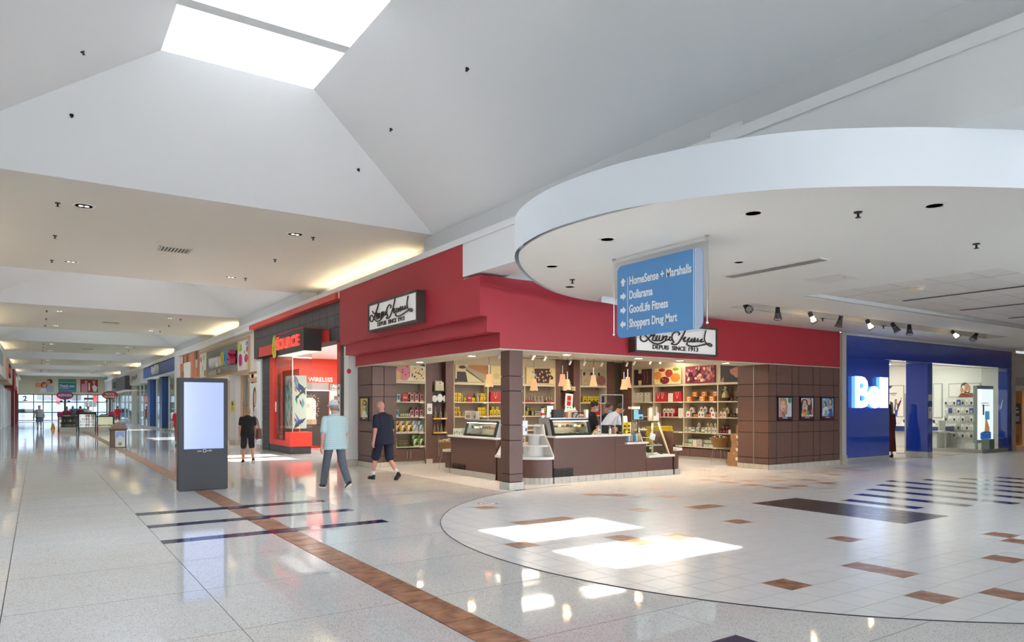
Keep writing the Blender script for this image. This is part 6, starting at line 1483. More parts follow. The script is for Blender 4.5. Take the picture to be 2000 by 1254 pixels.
for (y0, y1, dots) in [(28.1, 29.88, [(0, .35, .45, .3, .28), (1, 1.45, .95, .28, .32), (2, 1.2, .9, .16, .26), (3, .25, 1.02, .2, .16), (0, .22, .8, .14, .2), (1, .1, .2, .2, .3), (2, .6, .7, .1, .12)]), (36.22, 37.86, [(0, 1.3, .9, .2, .24), (2, .6, .95, .2, .24), (3, .9, .45, .12, .2), (1, 1.1, .3, .2, .24), (4, .3, .2, .22, .26), (5, .1, .15, .15, .25)])]:
    P(t, 'dotted_panel', PAPER, 6.745, 6.79, y0, y1, 3.02, 4.2)
    flat(FACE_CORR(y1, 3.02, 6.745), [('e', d[0], (y1 - y0) - d[1], d[2], d[3], d[4] * .6) for d in dots], DOT, 'dots', t)
    if y0 < 30: flat(FACE_CORR(y1, 3.02, 6.74), [('e', 0, .5, .42, .28, .26)], DOT, 'dots', t, .004)
fz = 3.34
def kfit(s, u0, u1, z0, z1, m, d, x=6.7):
    y0, y1 = on_x(u0, 700, x - d).y, on_x(u1, 700, x - d).y; fr = FACE_CORR(y0, z0, x)
    fit(text(s, .6, m, fr, d, t, 'lettering', bold=.0 if len(s) > 1 else .015), fr, 0, y0 - y1, 0, z1 - z0)
kfit('URBAN', 407.5, 430, 3.36, 3.8, M('bright_white', '#f7f7f7', .4), .12)
for s, u0, u1, c in [('K', 430.5, 434.5, '#e2d23a'), ('I', 434.8, 436.3, '#e2d23a'), ('D', 436.6, 442, '#3aa6dc'), ('S', 443, 449, '#c9305a')]: kfit(s, u0, u1, 3.36, 3.9, M('kids_' + c[1:], c, .35), .22)
flat(FACE_CORR(35.9, 3.04, 6.75), [('p', 0, [(.1, 0), (.3, .2), (1.9, .25), (2.0, 0)]), ('p', 0, [(2.2, .05), (2.25, .28), (2.9, .25), (2.85, .05)])], [M('painted_reflection', '#b9b09c', .4)], 'print', t)  # tan reflections on the glossy board, painted as flat shapes
pilaster(31.15, 32.2, 6.95, 'cream pilaster with wood edge behind the woman in black', 2.93)
t = thing('shop_gate', 'half open folding grille gate of the children shop', 'gate', (7.3, 30.2, 0))
for k in range(7): P(t, 'fold', M('gate_grey', '#9a9890', .4), 7.2 + .02 * (k % 2), 7.24 + .02 * (k % 2), 29.95 + .15 * k, 30.08 + .15 * k, .02, 2.9)
P(t, 'post', DARKM, 7.18, 7.26, 29.4, 29.46, .003, 2.9); P(t, 'post', WOOD, 7.15, 7.28, 31.02, 31.13, .003, 2.9)
t = thing('window_poster', 'tall white poster of a woman with long brown hair', 'poster', (6.98, 28.2, .1), 'window graphics')
P(t, 'wood_rail', WOOD, 6.9, 7.05, 27.45, 28.75, 2.55, 2.7); P(t, 'wood_rail', WOOD, 6.9, 7.05, 27.45, 28.75, 2.86, 2.93); P(t, 'sheet', PAPER, 6.95, 6.99, 27.5, 28.72, .1, 2.5)
flat(FACE_CORR(28.72, .1, 6.95), [('e', 0, .72, 1.85, .26, .4), ('p', 0, [(.45, 1.8), (.55, .9), (.75, 1.1), (.62, 1.6)]), ('e', 1, .78, 1.8, .16, .3), ('p', 2, [(.5, .1), (.6, 1.3), (.95, 1.45), (1.2, 1.2), (1.2, .1)])], [M('hair_brown_print', '#5a3a34', .5), M('card_e0b39a', '#e0b39a', .5), M('card_d5cfe0', '#d5cfe0', .5)], 'print', t)
t = thing('mask_notice', 'yellow notice with a black masked face on the cream pilaster', 'notice', (6.94, 31.6, 1.4)); P(t, 'sheet', M('notice_yellow', '#e6d52a', .5), 6.935, 6.945, 31.3, 31.95, 1.35, 1.85)
flat(FACE_CORR(31.95, 1.35, 6.935), [('e', 0, .32, .36, .14, .09), ('r', 0, .12, .52, .12, .14), ('r', 0, .16, .48, .18, .2)], [BLACK], 'print', t)
struct(MB().box(7.3, 12, 38.2, 38.3, 0, 3).build('wall_children_shop', CRW)); struct(MB().box(11.9, 12, 27, 38.3, 0, 3).build('wall_children_shop_back', M('shop_warm', '#c9a878', .6))); struct(MB().box(7.3, 12, 27, 38.3, 2.95, 2.99).build('ceiling_children_shop', CEIL))
area('store_light', (9, 30, 2.9), 60, 2, 3, (1, .85, .6))
t = thing('clothes_rack', 'clothing rail glimpsed through the folding gate', 'rack', (8.6, 30, 0))
MB().tube([(8.6, 28.5, .003), (8.6, 28.5, 1.5), (8.6, 30.5, 1.5), (8.6, 30.5, .003)], .02, 6).build('rail', STEEL, t)
for k in range(9): P(t, 'garment', M('garment_%d' % (k % 3), ['#2f2a2a', '#7a5a3a', '#bfb4a0'][k % 3], .8), 8.4, 8.8, 28.7 + .19 * k, 28.8 + .19 * k, .6, 1.45)
# ---- mosaic, blue and further shops
def shopfront(label, y0, y1, x, z0, z1, mat, extra=None, win=True, dark=None):
    t = thing('storefront_fascia', label, 'fascia', (x, (y0 + y1) / 2, z0), 'shop fascias along the corridor')
    P(t, 'fascia_board', mat, x, x + .5, y0, y1, z0, z1)
    P(t, 'soffit', WHITE, x + .02, x + 1.0, y0, y1, z0 - .06, z0 - .001)
    if win:
        n = max(2, int((y1 - y0) / 2.4)); w = (y1 - y0) / n
        for i in range(n):
            P(t, 'window_glass', GLASS2, x + .55, x + .56, y0 + i * w + .08, y0 + (i + 1) * w - .08, .12, z0 - .06)
            P(t, 'mullion', STEEL, x + .5, x + .6, y0 + i * w - .04, y0 + i * w + .04, .003, z0 - .06)
        P(t, 'sill', STEEL, x + .5, x + .62, y0, y1, .003, .11)
    return t
t = shopfront('orange mosaic fascia with one blank white square', 38.4, 43.5, 6.75, 3.1, 4.45, ORNG, win=False)
r8 = random.Random(8)
for i in range(8):
    for k in range(3):
        c = r8.choice([None, None, PAPER, DGREY]); y = 38.5 + i * .62; z = 3.12 + k * .44
        if 40.2 < y < 42.2 and k < 2: continue
        P(t, 'mosaic_tile', c or M('mosaic_%d' % (i % 2), ['#d98f6c', '#cf7d58'][i % 2], .5), 6.72, 6.75, y + .01, y + (.6 if c is None else .35), z + .01, z + .42)
P(t, 'blank_square', PAPER, 6.7, 6.75, 40.2, 42.2, 3.14, 3.98)
P(t, 'window_glass', GLASS2, 7.3, 7.31, 38.5, 43.4, .1, 3.04); P(t, 'sill', STEEL, 7.25, 7.4, 38.4, 43.5, .003, .1)
pilaster(43.53, 44.9, 6.63, 'white pilaster between the orange mosaic shop and the blue shop')
BLU = M('royal_blue_paint', '#2f5fb0', .4); BLD = M('deep_blue', '#1d3f86', .35)
t = shopfront('royal blue fascia with small white letters', 45.0, 59.3, 6.63, 3.7, 4.5, BLU)
for k, (y, h) in enumerate([(54.4, .42), (53.7, .34), (53.0, .46), (52.4, .36), (51.8, .44)]): P(t, 'letter_block', PAPER, 6.56, 6.63, y - .5, y, 3.95, 3.95 + h)
P(t, 'letter_line', PAPER, 6.58, 6.63, 51.3, 54.2, 3.84, 3.9)
for (y0, y1) in [(58.3, 61.5), (52.2, 54.9)]:
    q = thing('blue_column', 'deep blue square column of the blue shop, %s' % ('nearer the camera' if y0 < 55 else 'further along'), 'column', (7.0, (y0 + y1) / 2, 0)); P(q, 'shaft', BLD, 6.95, 7.5, y0, y0 + 1.2, .15, 3.62); P(q, 'base_tile', STONE, 6.93, 7.52, y0 - .02, y0 + 1.22, .003, .145)
t = shopfront('pale grey fascia with faint script', 61.0, 68.4, 6.6, 3.5, 4.5, M('pale_grey_fascia', '#cfd0d2', .5))
m = MB(); m.tube(smooth_path([(6.58, 66.5, 3.7), (6.58, 66, 4.2), (6.58, 65.4, 3.8), (6.58, 64.8, 4.1), (6.58, 64.2, 3.8), (6.58, 63.4, 4.2), (6.58, 63, 3.9)], 4), .03, 5); m.build('script_lettering', M('script_grey', '#8f9096', .5), t)
t = shopfront('dark charcoal block fascia far along the corridor', 69.0, 77.5, 6.3, 3.1, 4.3, M('charcoal_sign', '#4a4a50', .4))
t = shopfront('mid grey fascia with black lettering near the end', 78.5, 84.5, 6.5, 3.1, 4.5, M('mid_grey_fascia', '#8f9194', .5)); [MB().prism([(y + .55 * math.cos(a * .4), 3.8 + .32 * math.sin(a * .4)) for a in range(16)], 6.44, 6.5, 'x').build('round_letter', BLACK, t) for y in (82.3, 81.2, 80.1)]
t = shopfront('pale fascia nearest the end doors on the shop side', 85, 95.5, 6.63, 3.1, 4.5, M('pale_grey_fascia'))
struct(MB().box(11.5, 11.6, 38.3, 97, 0, 4.6).build('wall_far_shops', M('far_shop_wall', '#918d86', .7))); struct(MB().box(7.1, 11.6, 38.3, 97, 4.4, 4.45).build('ceiling_far_shops', CEIL))
struct(MB().box(7.15, 11.6, 96.3, 96.4, 0, 4.45).build('wall_far_shops_end', CRW))
for y in (44.2, 60.2, 68.7, 78, 84.8): struct(MB().box(7.3, 11.5, y, y + .1, 0, 4.4).build('wall_shop_divider', M('divider_grey', '#a9a7a2', .7)))
for y in (41, 48, 55, 64, 73, 81, 90): area('store_light', (9.3, y, 4.3), 55, 2.5, 3, (1, .95, .88))
r7 = random.Random(17)
for k in range(14):
    y = 46 + k * 3.4; h = r7.uniform(1.2, 2.2)
    o = MB(); o.box(9.6, 10.2, y, y + 1.6, .003, h)
    t = thing('shop_gondola', 'pale shop display unit seen through glass, %s along the far shops' % ORD[k], 'display unit', (9.9, y + .8, 0), 'display units in the far shops')
    P(t, 'body', M('gondola', '#8c8880', .6), 9.7, 10.2, y, y + 1.6, .003, h)
    for z in range(3): P(t, 'shelf', PAPER, 9.45, 9.7, y, y + 1.6, .35 + .4 * z, .38 + .4 * z)
# ---- left side of the corridor
def leftshop(label, y0, y1, x, z0, z1, mat):
    t = thing('storefront_fascia', label, 'fascia', (x, (y0 + y1) / 2, z0), 'shop fascias across the corridor')
    P(t, 'fascia_board', mat, x - .6, x, y0, y1, z0, z1); P(t, 'glass', GLASS2, x - .62, x - .61, y0 + .1, y1 - .1, .1, z0 - .01)
    for k in range(4):
        y = y0 + (y1 - y0) * k / 3; P(t, 'mullion', STEEL, x - .66, x - .56, y - .05, y + .05, .003, z0 - .01)
    return t
t = leftshop('white boxed sign fascia opposite the shops, nearest', 40, 51, -1.5, 3.2, 4.6, PAPER); P(t, 'dark_inset', M('inset_grey', '#7f858c', .3), -1.5, -1.48, 40.2, 46, 3.7, 4.4)
t = leftshop('salmon fascia opposite the blue shop', 51.3, 57.5, -1.55, 3.25, 4.6, ORNG)
t = leftshop('cream fascia with navy and orange squares', 57.8, 68, -1.6, 3.3, 4.6, M('cream_fascia', '#d9d2c0', .5))
for z, c in ((4.2, '#27346e'), (3.9, '#e0562e'), (3.6, '#27346e')): P(t, 'square', M('sq_' + c[1:], c, .5), -1.6, -1.5, 58, 61, z, z + .28)
t = leftshop('deep red fascia and posts near the end doors', 68.3, 80, -1.5, 3.1, 4.6, M('deep_red', '#a3242a', .5)); P(t, 'red_post', M('deep_red'), -1.7, -1.5, 68.3, 68.9, .003, 3.09); P(t, 'red_post', M('deep_red'), -1.7, -1.5, 79.4, 80, .003, 3.09)
for k in range(2): P(t, 'white_tile', PAPER, -1.5, -1.48, 74 + 2.5 * k, 76 + 2.5 * k, 3.4, 4.3)
t = leftshop('white fascia at the far end by the doors', 80.3, 95.5, -1.7, 3.1, 4.6, PAPER)
# ================================================================== END OF THE CORRIDOR
m = MB(); m.box(-2.4, 7.6, 96, 96.2, 3.05, 5.13); we = struct(m.build('wall_end', M('end_wall_paint', '#c9c3ae', .7)))
P(we, 'side_return', WHITE, -2.45, -1.8, 96, 96.2, 0, 3.05); P(we, 'side_return', WHITE, 6.9, 7.6, 96, 96.2, 0, 3.05)
wd = struct(MB().box(-1.8, 6.9, 96.0, 96.12, 2.98, 3.05).build('window_1', DARKM))
for x in [-1.8, -.35, .55, 1.4, 2.6, 3.8, 4.9, 5.9, 6.82]: P(wd, 'mullion', DARKM, x, x + .09, 96, 96.12, 0.003, 2.98)
for z in (2.12, .95, .02): P(wd, 'transom', DARKM, -1.8, 6.9, 96.01, 96.11, z, z + .09)
P(wd, 'pane', glass('dimming_glass', '#b2b8bd'), -1.8, 6.9, 96.05, 96.06, .02, 3.0)  # tint added to the end panes to dim the bright outdoors
text('2', .8, BLACK, FACE_CAM(-1.3, 2.3, 96), .01, wd, 'number_decal', bold=.02)
for i, (x, lb) in enumerate([(-.15, 'end wall banner of a couple smiling'), (2.05, 'blue and green thank you banner on the end wall'), (4.2, 'red banner of two people with shopping bags')]):
    t = thing('wall_banner', lb, 'banner', (x, 95.97, 3.3), 'banners on the end wall'); w, h = 1.75, 1.5
    P(t, 'panel', [M('ban_a', '#c9b9a0', .5), M('ban_b', '#2f6f86', .5), M('ban_c', '#8f2a3a', .5)][i], x, x + w, 95.93, 95.99, 3.32, 3.32 + h)
    f2 = FACE_CAM(x, 3.32, 95.93)
    if i == 0: flat(f2, [('r', 0, 0, .9, .5, 1.0), ('e', 1, .85, .75, .32, .38), ('e', 2, .85, .7, .2, .28), ('e', 1, 1.35, 1.2, .3, .28), ('e', 2, 1.2, 1.05, .22, .3), ('p', 3, [(1.0, 0), (1.1, .7), (1.75, .8), (1.75, 0)]), ('p', 4, [(.4, 0), (.6, .45), (1.0, .45), (1.05, 0)])], [M('card_d98a5a', '#d98a5a', .5), M('hair_brown_print'), M('card_c98f7a', '#c98f7a', .5), M('card_9fa8b8', '#9fa8b8', .5), M('card_d5cfe0')], 'print', t)
    if i == 1:
        flat(f2, [('r', 0, 0, w, 1.15, h), ('r', 1, 0, w, 1.1, 1.15), ('r', 2, 0, w, .12, .2)], [M('ban_green', '#4f8a6a', .5), M('ban_line', '#9fc9c0', .5), M('ban_teal', '#3f97a0', .5)], 'print', t)
        text('Thank you', .36, PAPER, f2 @ Matrix.Translation((.08, 0, .6)), .02, t, 'lettering', bold=.006, sx=.98); text('for shopping', .17, PAPER, f2 @ Matrix.Translation((.1, 0, .42)), .02, t, 'lettering')
    if i == 2: flat(f2, [('r', 0, .1, .7, .0, 1.0), ('e', 1, .55, 1.2, .16, .2), ('r', 2, .8, .95, .2, 1.1), ('e', 1, 1.35, 1.2, .16, .22), ('p', 2, [(1.15, .7), (1.4, .95), (1.7, .6), (1.6, .1), (1.3, .1)])], [M('card_c9808a', '#c9808a', .5), M('card_c98f7a'), M('card_d9d0c8', '#d9d0c8', .5)], 'print', t)
# outside the end doors
struct(MB().box(-60, 70, 100, 190, -.2, -.05).build('ground_parking', M('asphalt', '#8f9194', .9)))
struct(MB().box(-8, 14, 96.2, 100, -.2, -.02).build('pavement', M('concrete', '#c9c8c4', .9)))
def car(x, y, col, label):
    t = thing('car', label, 'car', (x, y, 0), 'parked cars outside the end doors'); m = M('car_' + col[1:], col, .2, metal=.2, coat=.5)
    MB().prism([(-2.1, .25), (2.1, .25), (2.15, .7), (1.5, .85), (.9, 1.4), (-1.0, 1.42), (-1.7, .95), (-2.15, .85)], y - .8, y + .8, 'y').xf(Matrix.Translation((x, 0, 0))).build('body', m, t)
    MB().prism([(-1.5, .93), (1.35, .88), (.85, 1.33), (-.95, 1.35)], y - .82, y + .82, 'y').xf(Matrix.Translation((x, 0, 0))).build('windows', M('car_glass', '#2a343c', .1), t)
    for q in (-1.3, 1.35):
        for s in (-1, 1):
            w = MB().cone((x + q, y + s * .62, .32), (x + q, y + s * .84, .32), .32, n=18).build('wheel', BLACK, t); MB().cone((x + q, y + s * .84, .32), (x + q, y + s * .85, .32), .2, n=14).build('hubcap', STEEL, w)
car(-1.2, 108, '#e6e6e6', 'white parked car outside the leftmost end doors'.replace('leftmost ', '')); car(4.5, 109, '#4a86b8', 'blue parked car outside the middle end doors')
o = thing('store_building', 'pale building with red pillars across the car park', 'building', (5, 160, 0)); P(o, 'wall', M('bldg_pale', '#d5dbe0', .8), -40, 50, 158, 164, -.05, 5.2)
for x in (-4, 3, 9): P(o, 'red_pillar', SRED, x, x + .6, 157.5, 158, 2.2, 4.6)
P(o, 'sign_panel', M('card_8a8078'), 0, 7, 157.6, 158, 3.0, 4.0); P(o, 'window_band', M('car_glass'), -30, -8, 157.8, 158, .8, 2.5)
# ---- phone accessory kiosk in the corridor
def kiosk_case(x0, x1, y0, y1, label, kind):
    t = thing('kiosk_case', label, 'display case', ((x0 + x1) / 2, y0, 0), 'cases of the corridor kiosk')
    P(t, 'plinth', PAPER, x0 + .04, x1 - .04, y0 + .03, y1, .003, .3); h = 1.0 if kind != 1 else 1.25
    for x in (x0, x1 - .07): P(t, 'post', BLACK, x, x + .07, y0, y0 + .07, .003, h)
    P(t, 'rail', BLACK, x0, x1, y0, y1, h - (.06 if kind != 1 else .14), h); P(t, 'back', M('kiosk_back_%d' % kind, ['#4a4d4a', '#e9dfd6', '#efe4c4'][kind], .5, emit=[0, .12, .15][kind]), x0 + .07, x1 - .07, y0 + .12, y0 + .16, .3, h - .06)
    P(t, 'glass', GLASS, x0 + .07, x1 - .07, y0 + .02, y0 + .03, .3, h - .06)
    r6 = random.Random(kind + 40)
    for k in range([16, 32, 9][kind]):
        nx = [8, 8, 9][kind]; w = (x1 - x0 - .2) / nx; c = r6.choice(['#c94b45', '#2e2e34', '#d98aa0', '#5fb0c0', '#d9b93a', '#8a8a90', '#3a4a8a', '#e6e0d8'])
        xx = x0 + .1 + (k % nx) * w; zz = (.34 + .3 * (k // nx)) if kind != 1 else (.36 + .19 * (k // nx))
        P(t, 'phone_case', M('pc_' + c[1:], c, .4), xx + .01, xx + w - .02, y0 + .08, y0 + .11, zz, zz + (.15 if kind != 2 else .1))
    return t
KY = 52.5
def kx(u, y=KY): return on_y(u, 800, y).x
kiosk_case(kx(113), kx(151), KY, KY + .8, 'dark kiosk case with mixed accessories under the purple oval sign', 0); kiosk_case(kx(152.5), kx(188), KY, KY + .8, 'taller bright kiosk case full of phone covers', 1); kiosk_case(kx(189), kx(223), KY, KY + .8, 'cream lit kiosk case under the red oval sign', 2)
for u0, u1, lb in [(112, 123, 'magenta box at the outer end of the kiosk'), (213, 224, 'magenta box at the shop-side end of the kiosk')]: tag(P(None, 'magenta_box', M('magenta', '#c2307a', .5), kx(u0), kx(u1), KY + .1, KY + .5, 1.003, 1.28) if 0 else MB().box(kx(u0), kx(u1), KY + .1, KY + .5, 1.003, 1.28).build('magenta_box', M('magenta', '#c2307a', .5)), lb, 'box')
for u0, u1, lb in [(124, 138, 'tray of small phones on the dark kiosk case'), (195, 212, 'tray of small gadgets on the cream kiosk case')]:
    t = thing('phone_tray', lb, 'tray', (kx(u0), KY + .3, 1.0)); P(t, 'tray', PAPER, kx(u0), kx(u1), KY + .15, KY + .55, 1.003, 1.06)
    for k in range(6): P(t, 'phone', BLACK, kx(u0) + .05 + k * .075, kx(u0) + .1 + k * .075, KY + .2, KY + .35, 1.061, 1.12 + .03 * (k % 2))
def oval(u, v, label, col, words):
    p = on_y(u, v, KY + .7); t = thing('oval_sign', label, 'sign', (p.x, KY + .7, 1.0), 'oval signs of the corridor kiosk'); fr = FACE_CAM(p.x, p.z, KY + .68)
    MB().prism([(.46 * math.cos(2 * PI * k / 28), .28 * math.sin(2 * PI * k / 28)) for k in range(28)], -.04, .0, 'y').xf(fr).build('board', M('oval_' + col[1:], col, .4), t)
    for k, w in enumerate(words): text(w, .19 if len(words) > 1 else .2, PAPER, fr @ Matrix.Translation((0, 0, (.02 - .19 * k) if len(words) > 1 else -.07)), .02, t, 'lettering', 'CENTER', bold=.008)
    MB().cone((p.x, KY + .72, 1.003), (p.x, KY + .72, p.z), .06, n=10).build('post', M('post_grey', '#6f6a66', .4), t)
    for s in (-1, 1): P(t, 'spot_arm', BLACK, p.x + s * .2 - .07, p.x + s * .2 + .07, KY + .6, KY + .7, p.z - .42, p.z - .34)
oval(127, 772, 'purple oval repairs sign on a post', '#a8389a', ['REPAIRS']); oval(215, 772, 'red oval sign with two words on a post', '#c2254a', ['KOOL', 'MOVERS'])
t = thing('kiosk_rack', 'grey rack of white cards at the back of the kiosk', 'rack', (kx(165, 58), 58, 0)); a, b = kx(164, 58), kx(181, 58); 
for x in (a, b): P(t, 'post', STEEL, x, x + .05, 58, 58.05, .003, 2.2)
P(t, 'top_bar', M('post_grey'), a, b + .05, 57.98, 58.06, 2.1, 2.25)
for k in range(3): P(t, 'card', PAPER, a + .07 + .24 * k, a + .27 + .24 * k, 57.99, 58.01, 1.6, 2.0)
t = thing('floor_caution_stand', 'yellow caution stand beside the far kiosk', 'stand', (.95, 60, 0)); MB().prism([(-.15, .003), (.15, .003), (.06, .42), (-.06, .42)], 59.9, 59.95, 'y').xf(Matrix.Translation((.95, 0, 0))).build('front_board', M('caution_yellow', '#d9a520', .5), t); MB().prism([(-.15, .003), (.15, .003), (.06, .42), (-.06, .42)], 60.1, 60.15, 'y').xf(Matrix.Translation((.95, 0, 0))).build('back_board', M('caution_yellow'), t)
# ---- litter bin
t = thing('litter_bin', 'brown dome topped litter bin with a blue and green poster', 'bin', (2.6, 31.2, 0)); BM = M('bin_brown', '#6e5e50', .5, noise=(20, .1))
P(t, 'body', BM, 2.35, 2.88, 30.95, 31.5, .003, .68, bevel=.01); P(t, 'rim', M('bin_rim', '#5f5145', .5), 2.32, 2.91, 30.92, 31.53, .68, .74)
MB().prism([(2.34, .74), (2.89, .74), (2.84, .95), (2.6, .97), (2.42, .86)], 30.95, 31.5, 'y').build('dome_top', M('bin_top', '#8a7868', .5), t, smooth=False)
flat(FACE_CAM(2.5, .03, 30.95), [('r', 0, 0, .33, 0, .62), ('r', 1, .02, .31, .2, .6), ('p', 2, [(.02, .2), (.31, .2), (.31, .35), (.16, .45), (.02, .33)]), ('e', 3, .16, .12, .07, .07)], [PAPER, M('poster_sky', '#8fb2e0', .4), M('poster_white', '#d5dde6', .4), M('poster_green', '#8fb07a', .5)], 'poster', t)
# ================================================================== PHONE STORE (right)
YQ = 10.8
BB = M('gloss_blue', '#2346b0', .06, coat=.6); BKM = M('blue_kick', '#c9ccd0', .3, metal=.5)
pl = thing('white_pilaster', 'pale pilaster between the brown panels and the blue phone store', 'pilaster', (18.17, 10.9, 0)); P(pl, 'shaft', M('pale_pilaster', '#c9c4ba', .5), 18.075, 18.27, 10.78, 11.2, .26, 3.59); P(pl, 'base', STONE, 18.07, 18.28, 10.76, 11.2, .003, .255)
t = thing('blue_fascia', 'glossy blue band over the phone store front', 'fascia', (23.5, 10.9, 2.94)); P(t, 'band', BB, 18.28, 28.75, YQ, YQ + .4, 2.94, 3.53); P(t, 'soffit', WHITE, 18.28, 28.75, YQ, YQ + .4, 3.535, 3.595); P(t, 'header', WHITE, 18.28, 28.75, YQ + .41, YQ + .6, 2.94, 3.595)
t = thing('blue_panel_wall', 'glossy blue wall panel with glowing white letters', 'wall panel', (19.4, 10.9, 0)); P(t, 'panel', BB, 18.28, 20.52, YQ, YQ + .3, .17, 2.935); P(t, 'kickplate', BKM, 18.28, 20.52, YQ - .003, YQ + .3, .004, .165)
LB = M('bell_face', '#f2f7ff', .3, emit=.75, ecol='#eaf3ff'); LS_ = M('bell_side', '#8fbcf0', .3, emit=.35, ecol='#5aa0ff')
fr = FACE_CAM(18.56, 1.53, YQ)
me_b = text('Bell', 1.22, LB, fr, .1, t, 'lettering', bold=.045, sx=.86, spacing=.9)
vs = [v.co.copy() for v in me_b.data.vertices]; xs_ = [v.x for v in vs]; z_ = [v.z for v in vs]
mx0, mx1, mz0, mz1 = min(xs_), max(xs_), min(z_), max(z_); base = LOC[t.name]
for v in me_b.data.vertices:
    v.co.x = 18.56 - base[0] + (v.co.x - mx0) / (mx1 - mx0) * 1.7; v.co.z = 1.53 - base[2] + (v.co.z - mz0) / (mz1 - mz0) * .88
me_b.data.materials.append(LS_)
me_b.data.update()
for p_ in me_b.data.polygons:
    if abs(p_.normal.y) < .5: p_.material_index = 1
point('letter_glow', (19.5, YQ - .06, 1.95), 2, (.35, .6, 1), .3)
t = thing('blue_post', 'glossy blue square post at the phone store entrance', 'post', (22.9, 11.1, 0)); P(t, 'shaft', BB, 22.75, 23.05, YQ, YQ + .65, .18, 2.935); P(t, 'kickplate', BKM, 22.745, 23.055, YQ - .004, YQ + .655, .004, .175)
flat(FACE_CAM(22.77, 0, YQ), [('r', 0, .02, .24, 1.75, 1.95), ('r', 1, .02, .24, 1.58, 1.72), ('r', 0, .02, .24, 1.2, 1.57), ('e', 2, .13, 1.48, .03, .05)], [PAPER, M('deep_blue'), BLACK], 'notices', t)
t = thing('shop_window', 'clear glass shopfront panel with steel foot at the phone store corner', 'shop window', (27.5, 10.9, 0)); P(t, 'glass', GLASS, 26.47, 28.45, YQ + .01, YQ + .022, .12, 2.935); P(t, 'glass', GLASS, 26.45, 26.462, YQ + .01, 12.55, .12, 2.935); P(t, 'foot', STEEL, 26.46, 28.45, YQ, YQ + .05, .003, .12); P(t, 'foot', STEEL, 26.44, 26.48, YQ + .05, 12.55, .003, .12)
P(t, 'blue_end', BB, 28.45, 28.75, YQ, YQ + .3, .003, 2.935); P(t, 'pale_post', M('pale_green_post', '#b9c4c0', .3), 26.4, 26.5, 12.56, 12.66, .003, 2.935); P(t, 'door_pull', BLACK, 26.5, 26.53, YQ - .03, YQ + .0, 1.3, 1.65)
MB().tube(smooth_path([(27.9, YQ - .01, 1.5), (27.85, YQ - .05, 1.65), (27.95, YQ - .05, 1.8)], 4), .02, 6).build('door_handle', CHROME, t)
XW = 29.4
struct(MB().box(XW, XW + .1, 11.2, 24, 0, 3.4).build('wall_phone_store', M('store_white', '#e6e5e0', .6))); struct(MB().box(18.3, 18.4, 11.2, 24, 0, 3.4).build('wall_phone_store_near', M('store_white'))); struct(MB().box(18.3, XW, 23.9, 24, 0, 3.4).build('wall_phone_store_back', M('store_white')))
cb = struct(MB().box(18.3, XW, 11.2, 24, 3.3, 3.34).build('ceiling_phone_store', CEIL)); m = MB()
for x in (20, 23, 26, 28.3):
    for y in (12.6, 15, 17.5, 20): m.box(x, x + .3, y, y + 1.5, 3.285, 3.299)
m.build('light_panel', M('fluorescent_panel'), cb)
for x, y in [(21, 13.5), (24.5, 13.5), (27.6, 13.2), (22, 17), (26.5, 17)]: area('store_light', (x, y, 3.27), 13, 1.6, 1.6, (1, .99, .97))
def wallpic(u0, u1, v0, v1, label, shapes, mats, cat='poster'):
    a, b = on_x(u0, (v0 + v1) / 2, XW), on_x(u1, (v0 + v1) / 2, XW); z1, z0 = on_x((u0 + u1) / 2, v0, XW).z, on_x((u0 + u1) / 2, v1, XW).z
    t = thing('wall_poster', label, cat, (XW - .02, (a.y + b.y) / 2, z0), 'phone store posters'); y0, y1 = min(a.y, b.y), max(a.y, b.y)
    P(t, 'frame', M('poster_frame_grey', '#a5a5a2', .4), XW - .025, XW - .001, y0, y1, z0, z1); P(t, 'sheet', PAPER, XW - .03, XW - .025, y0 + .03, y1 - .03, z0 + .03, z1 - .03)
    w, h = y1 - y0, z1 - z0
    sc = lambda s: ('p', s[1], [(p[0] * w, p[1] * h) for p in s[2]]) if s[0] == 'p' else (('r', s[1], s[2] * w, s[3] * w, s[4] * h, s[5] * h) if s[0] == 'r' else ('e', s[1], s[2] * w, s[3] * h, s[4] * w, s[5] * h))
    flat(FACE_CORR(y1, z0, XW - .03), [sc(s) for s in shapes], mats, 'print', t)
PH = [M('ph_dark', '#3a3434', .5), M('ph_skin', '#c9906e', .5), M('ph_maroon', '#5a2a30', .5), M('ph_blue', '#27459a', .5), M('ph_white', '#e8e6e2', .5), M('ph_brown', '#8a4a2a', .5)]
wallpic(1728, 1766, 753, 814, 'white poster of a couple taking a phone picture', [('p', 3, [(.1, 1), (.45, 1), (.3, .9), (.15, .92)]), ('r', 0, .25, .65, .74, .76), ('r', 0, .35, .6, .69, .705), ('e', 2, .6, .48, .06, .09), ('e', 1, .61, .47, .035, .06), ('p', 2, [(.5, .2), (.55, .42), (.72, .42), (.85, .55), (.88, .5), (.75, .3), (.72, .2)]), ('p', 4, [(.58, .22), (.6, .4), (.66, .4), (.66, .22)]), ('p', 3, [(.54, .02), (.55, .22), (.7, .22), (.66, .02)]), ('e', 0, .87, .58, .02, .03), ('p', 0, [(.3, .1), (.3, .5), (.45, .45), (.48, .1)])], PH)
wallpic(1776, 1815, 753, 814, 'plain white framed poster behind the blue post', [('r', 3, .3, .6, .3, .5)], PH)
wallpic(1823, 1841, 749, 816, 'narrow plain white framed panel beside the headphone picture', [('r', 4, .1, .9, .1, .9)], PH)
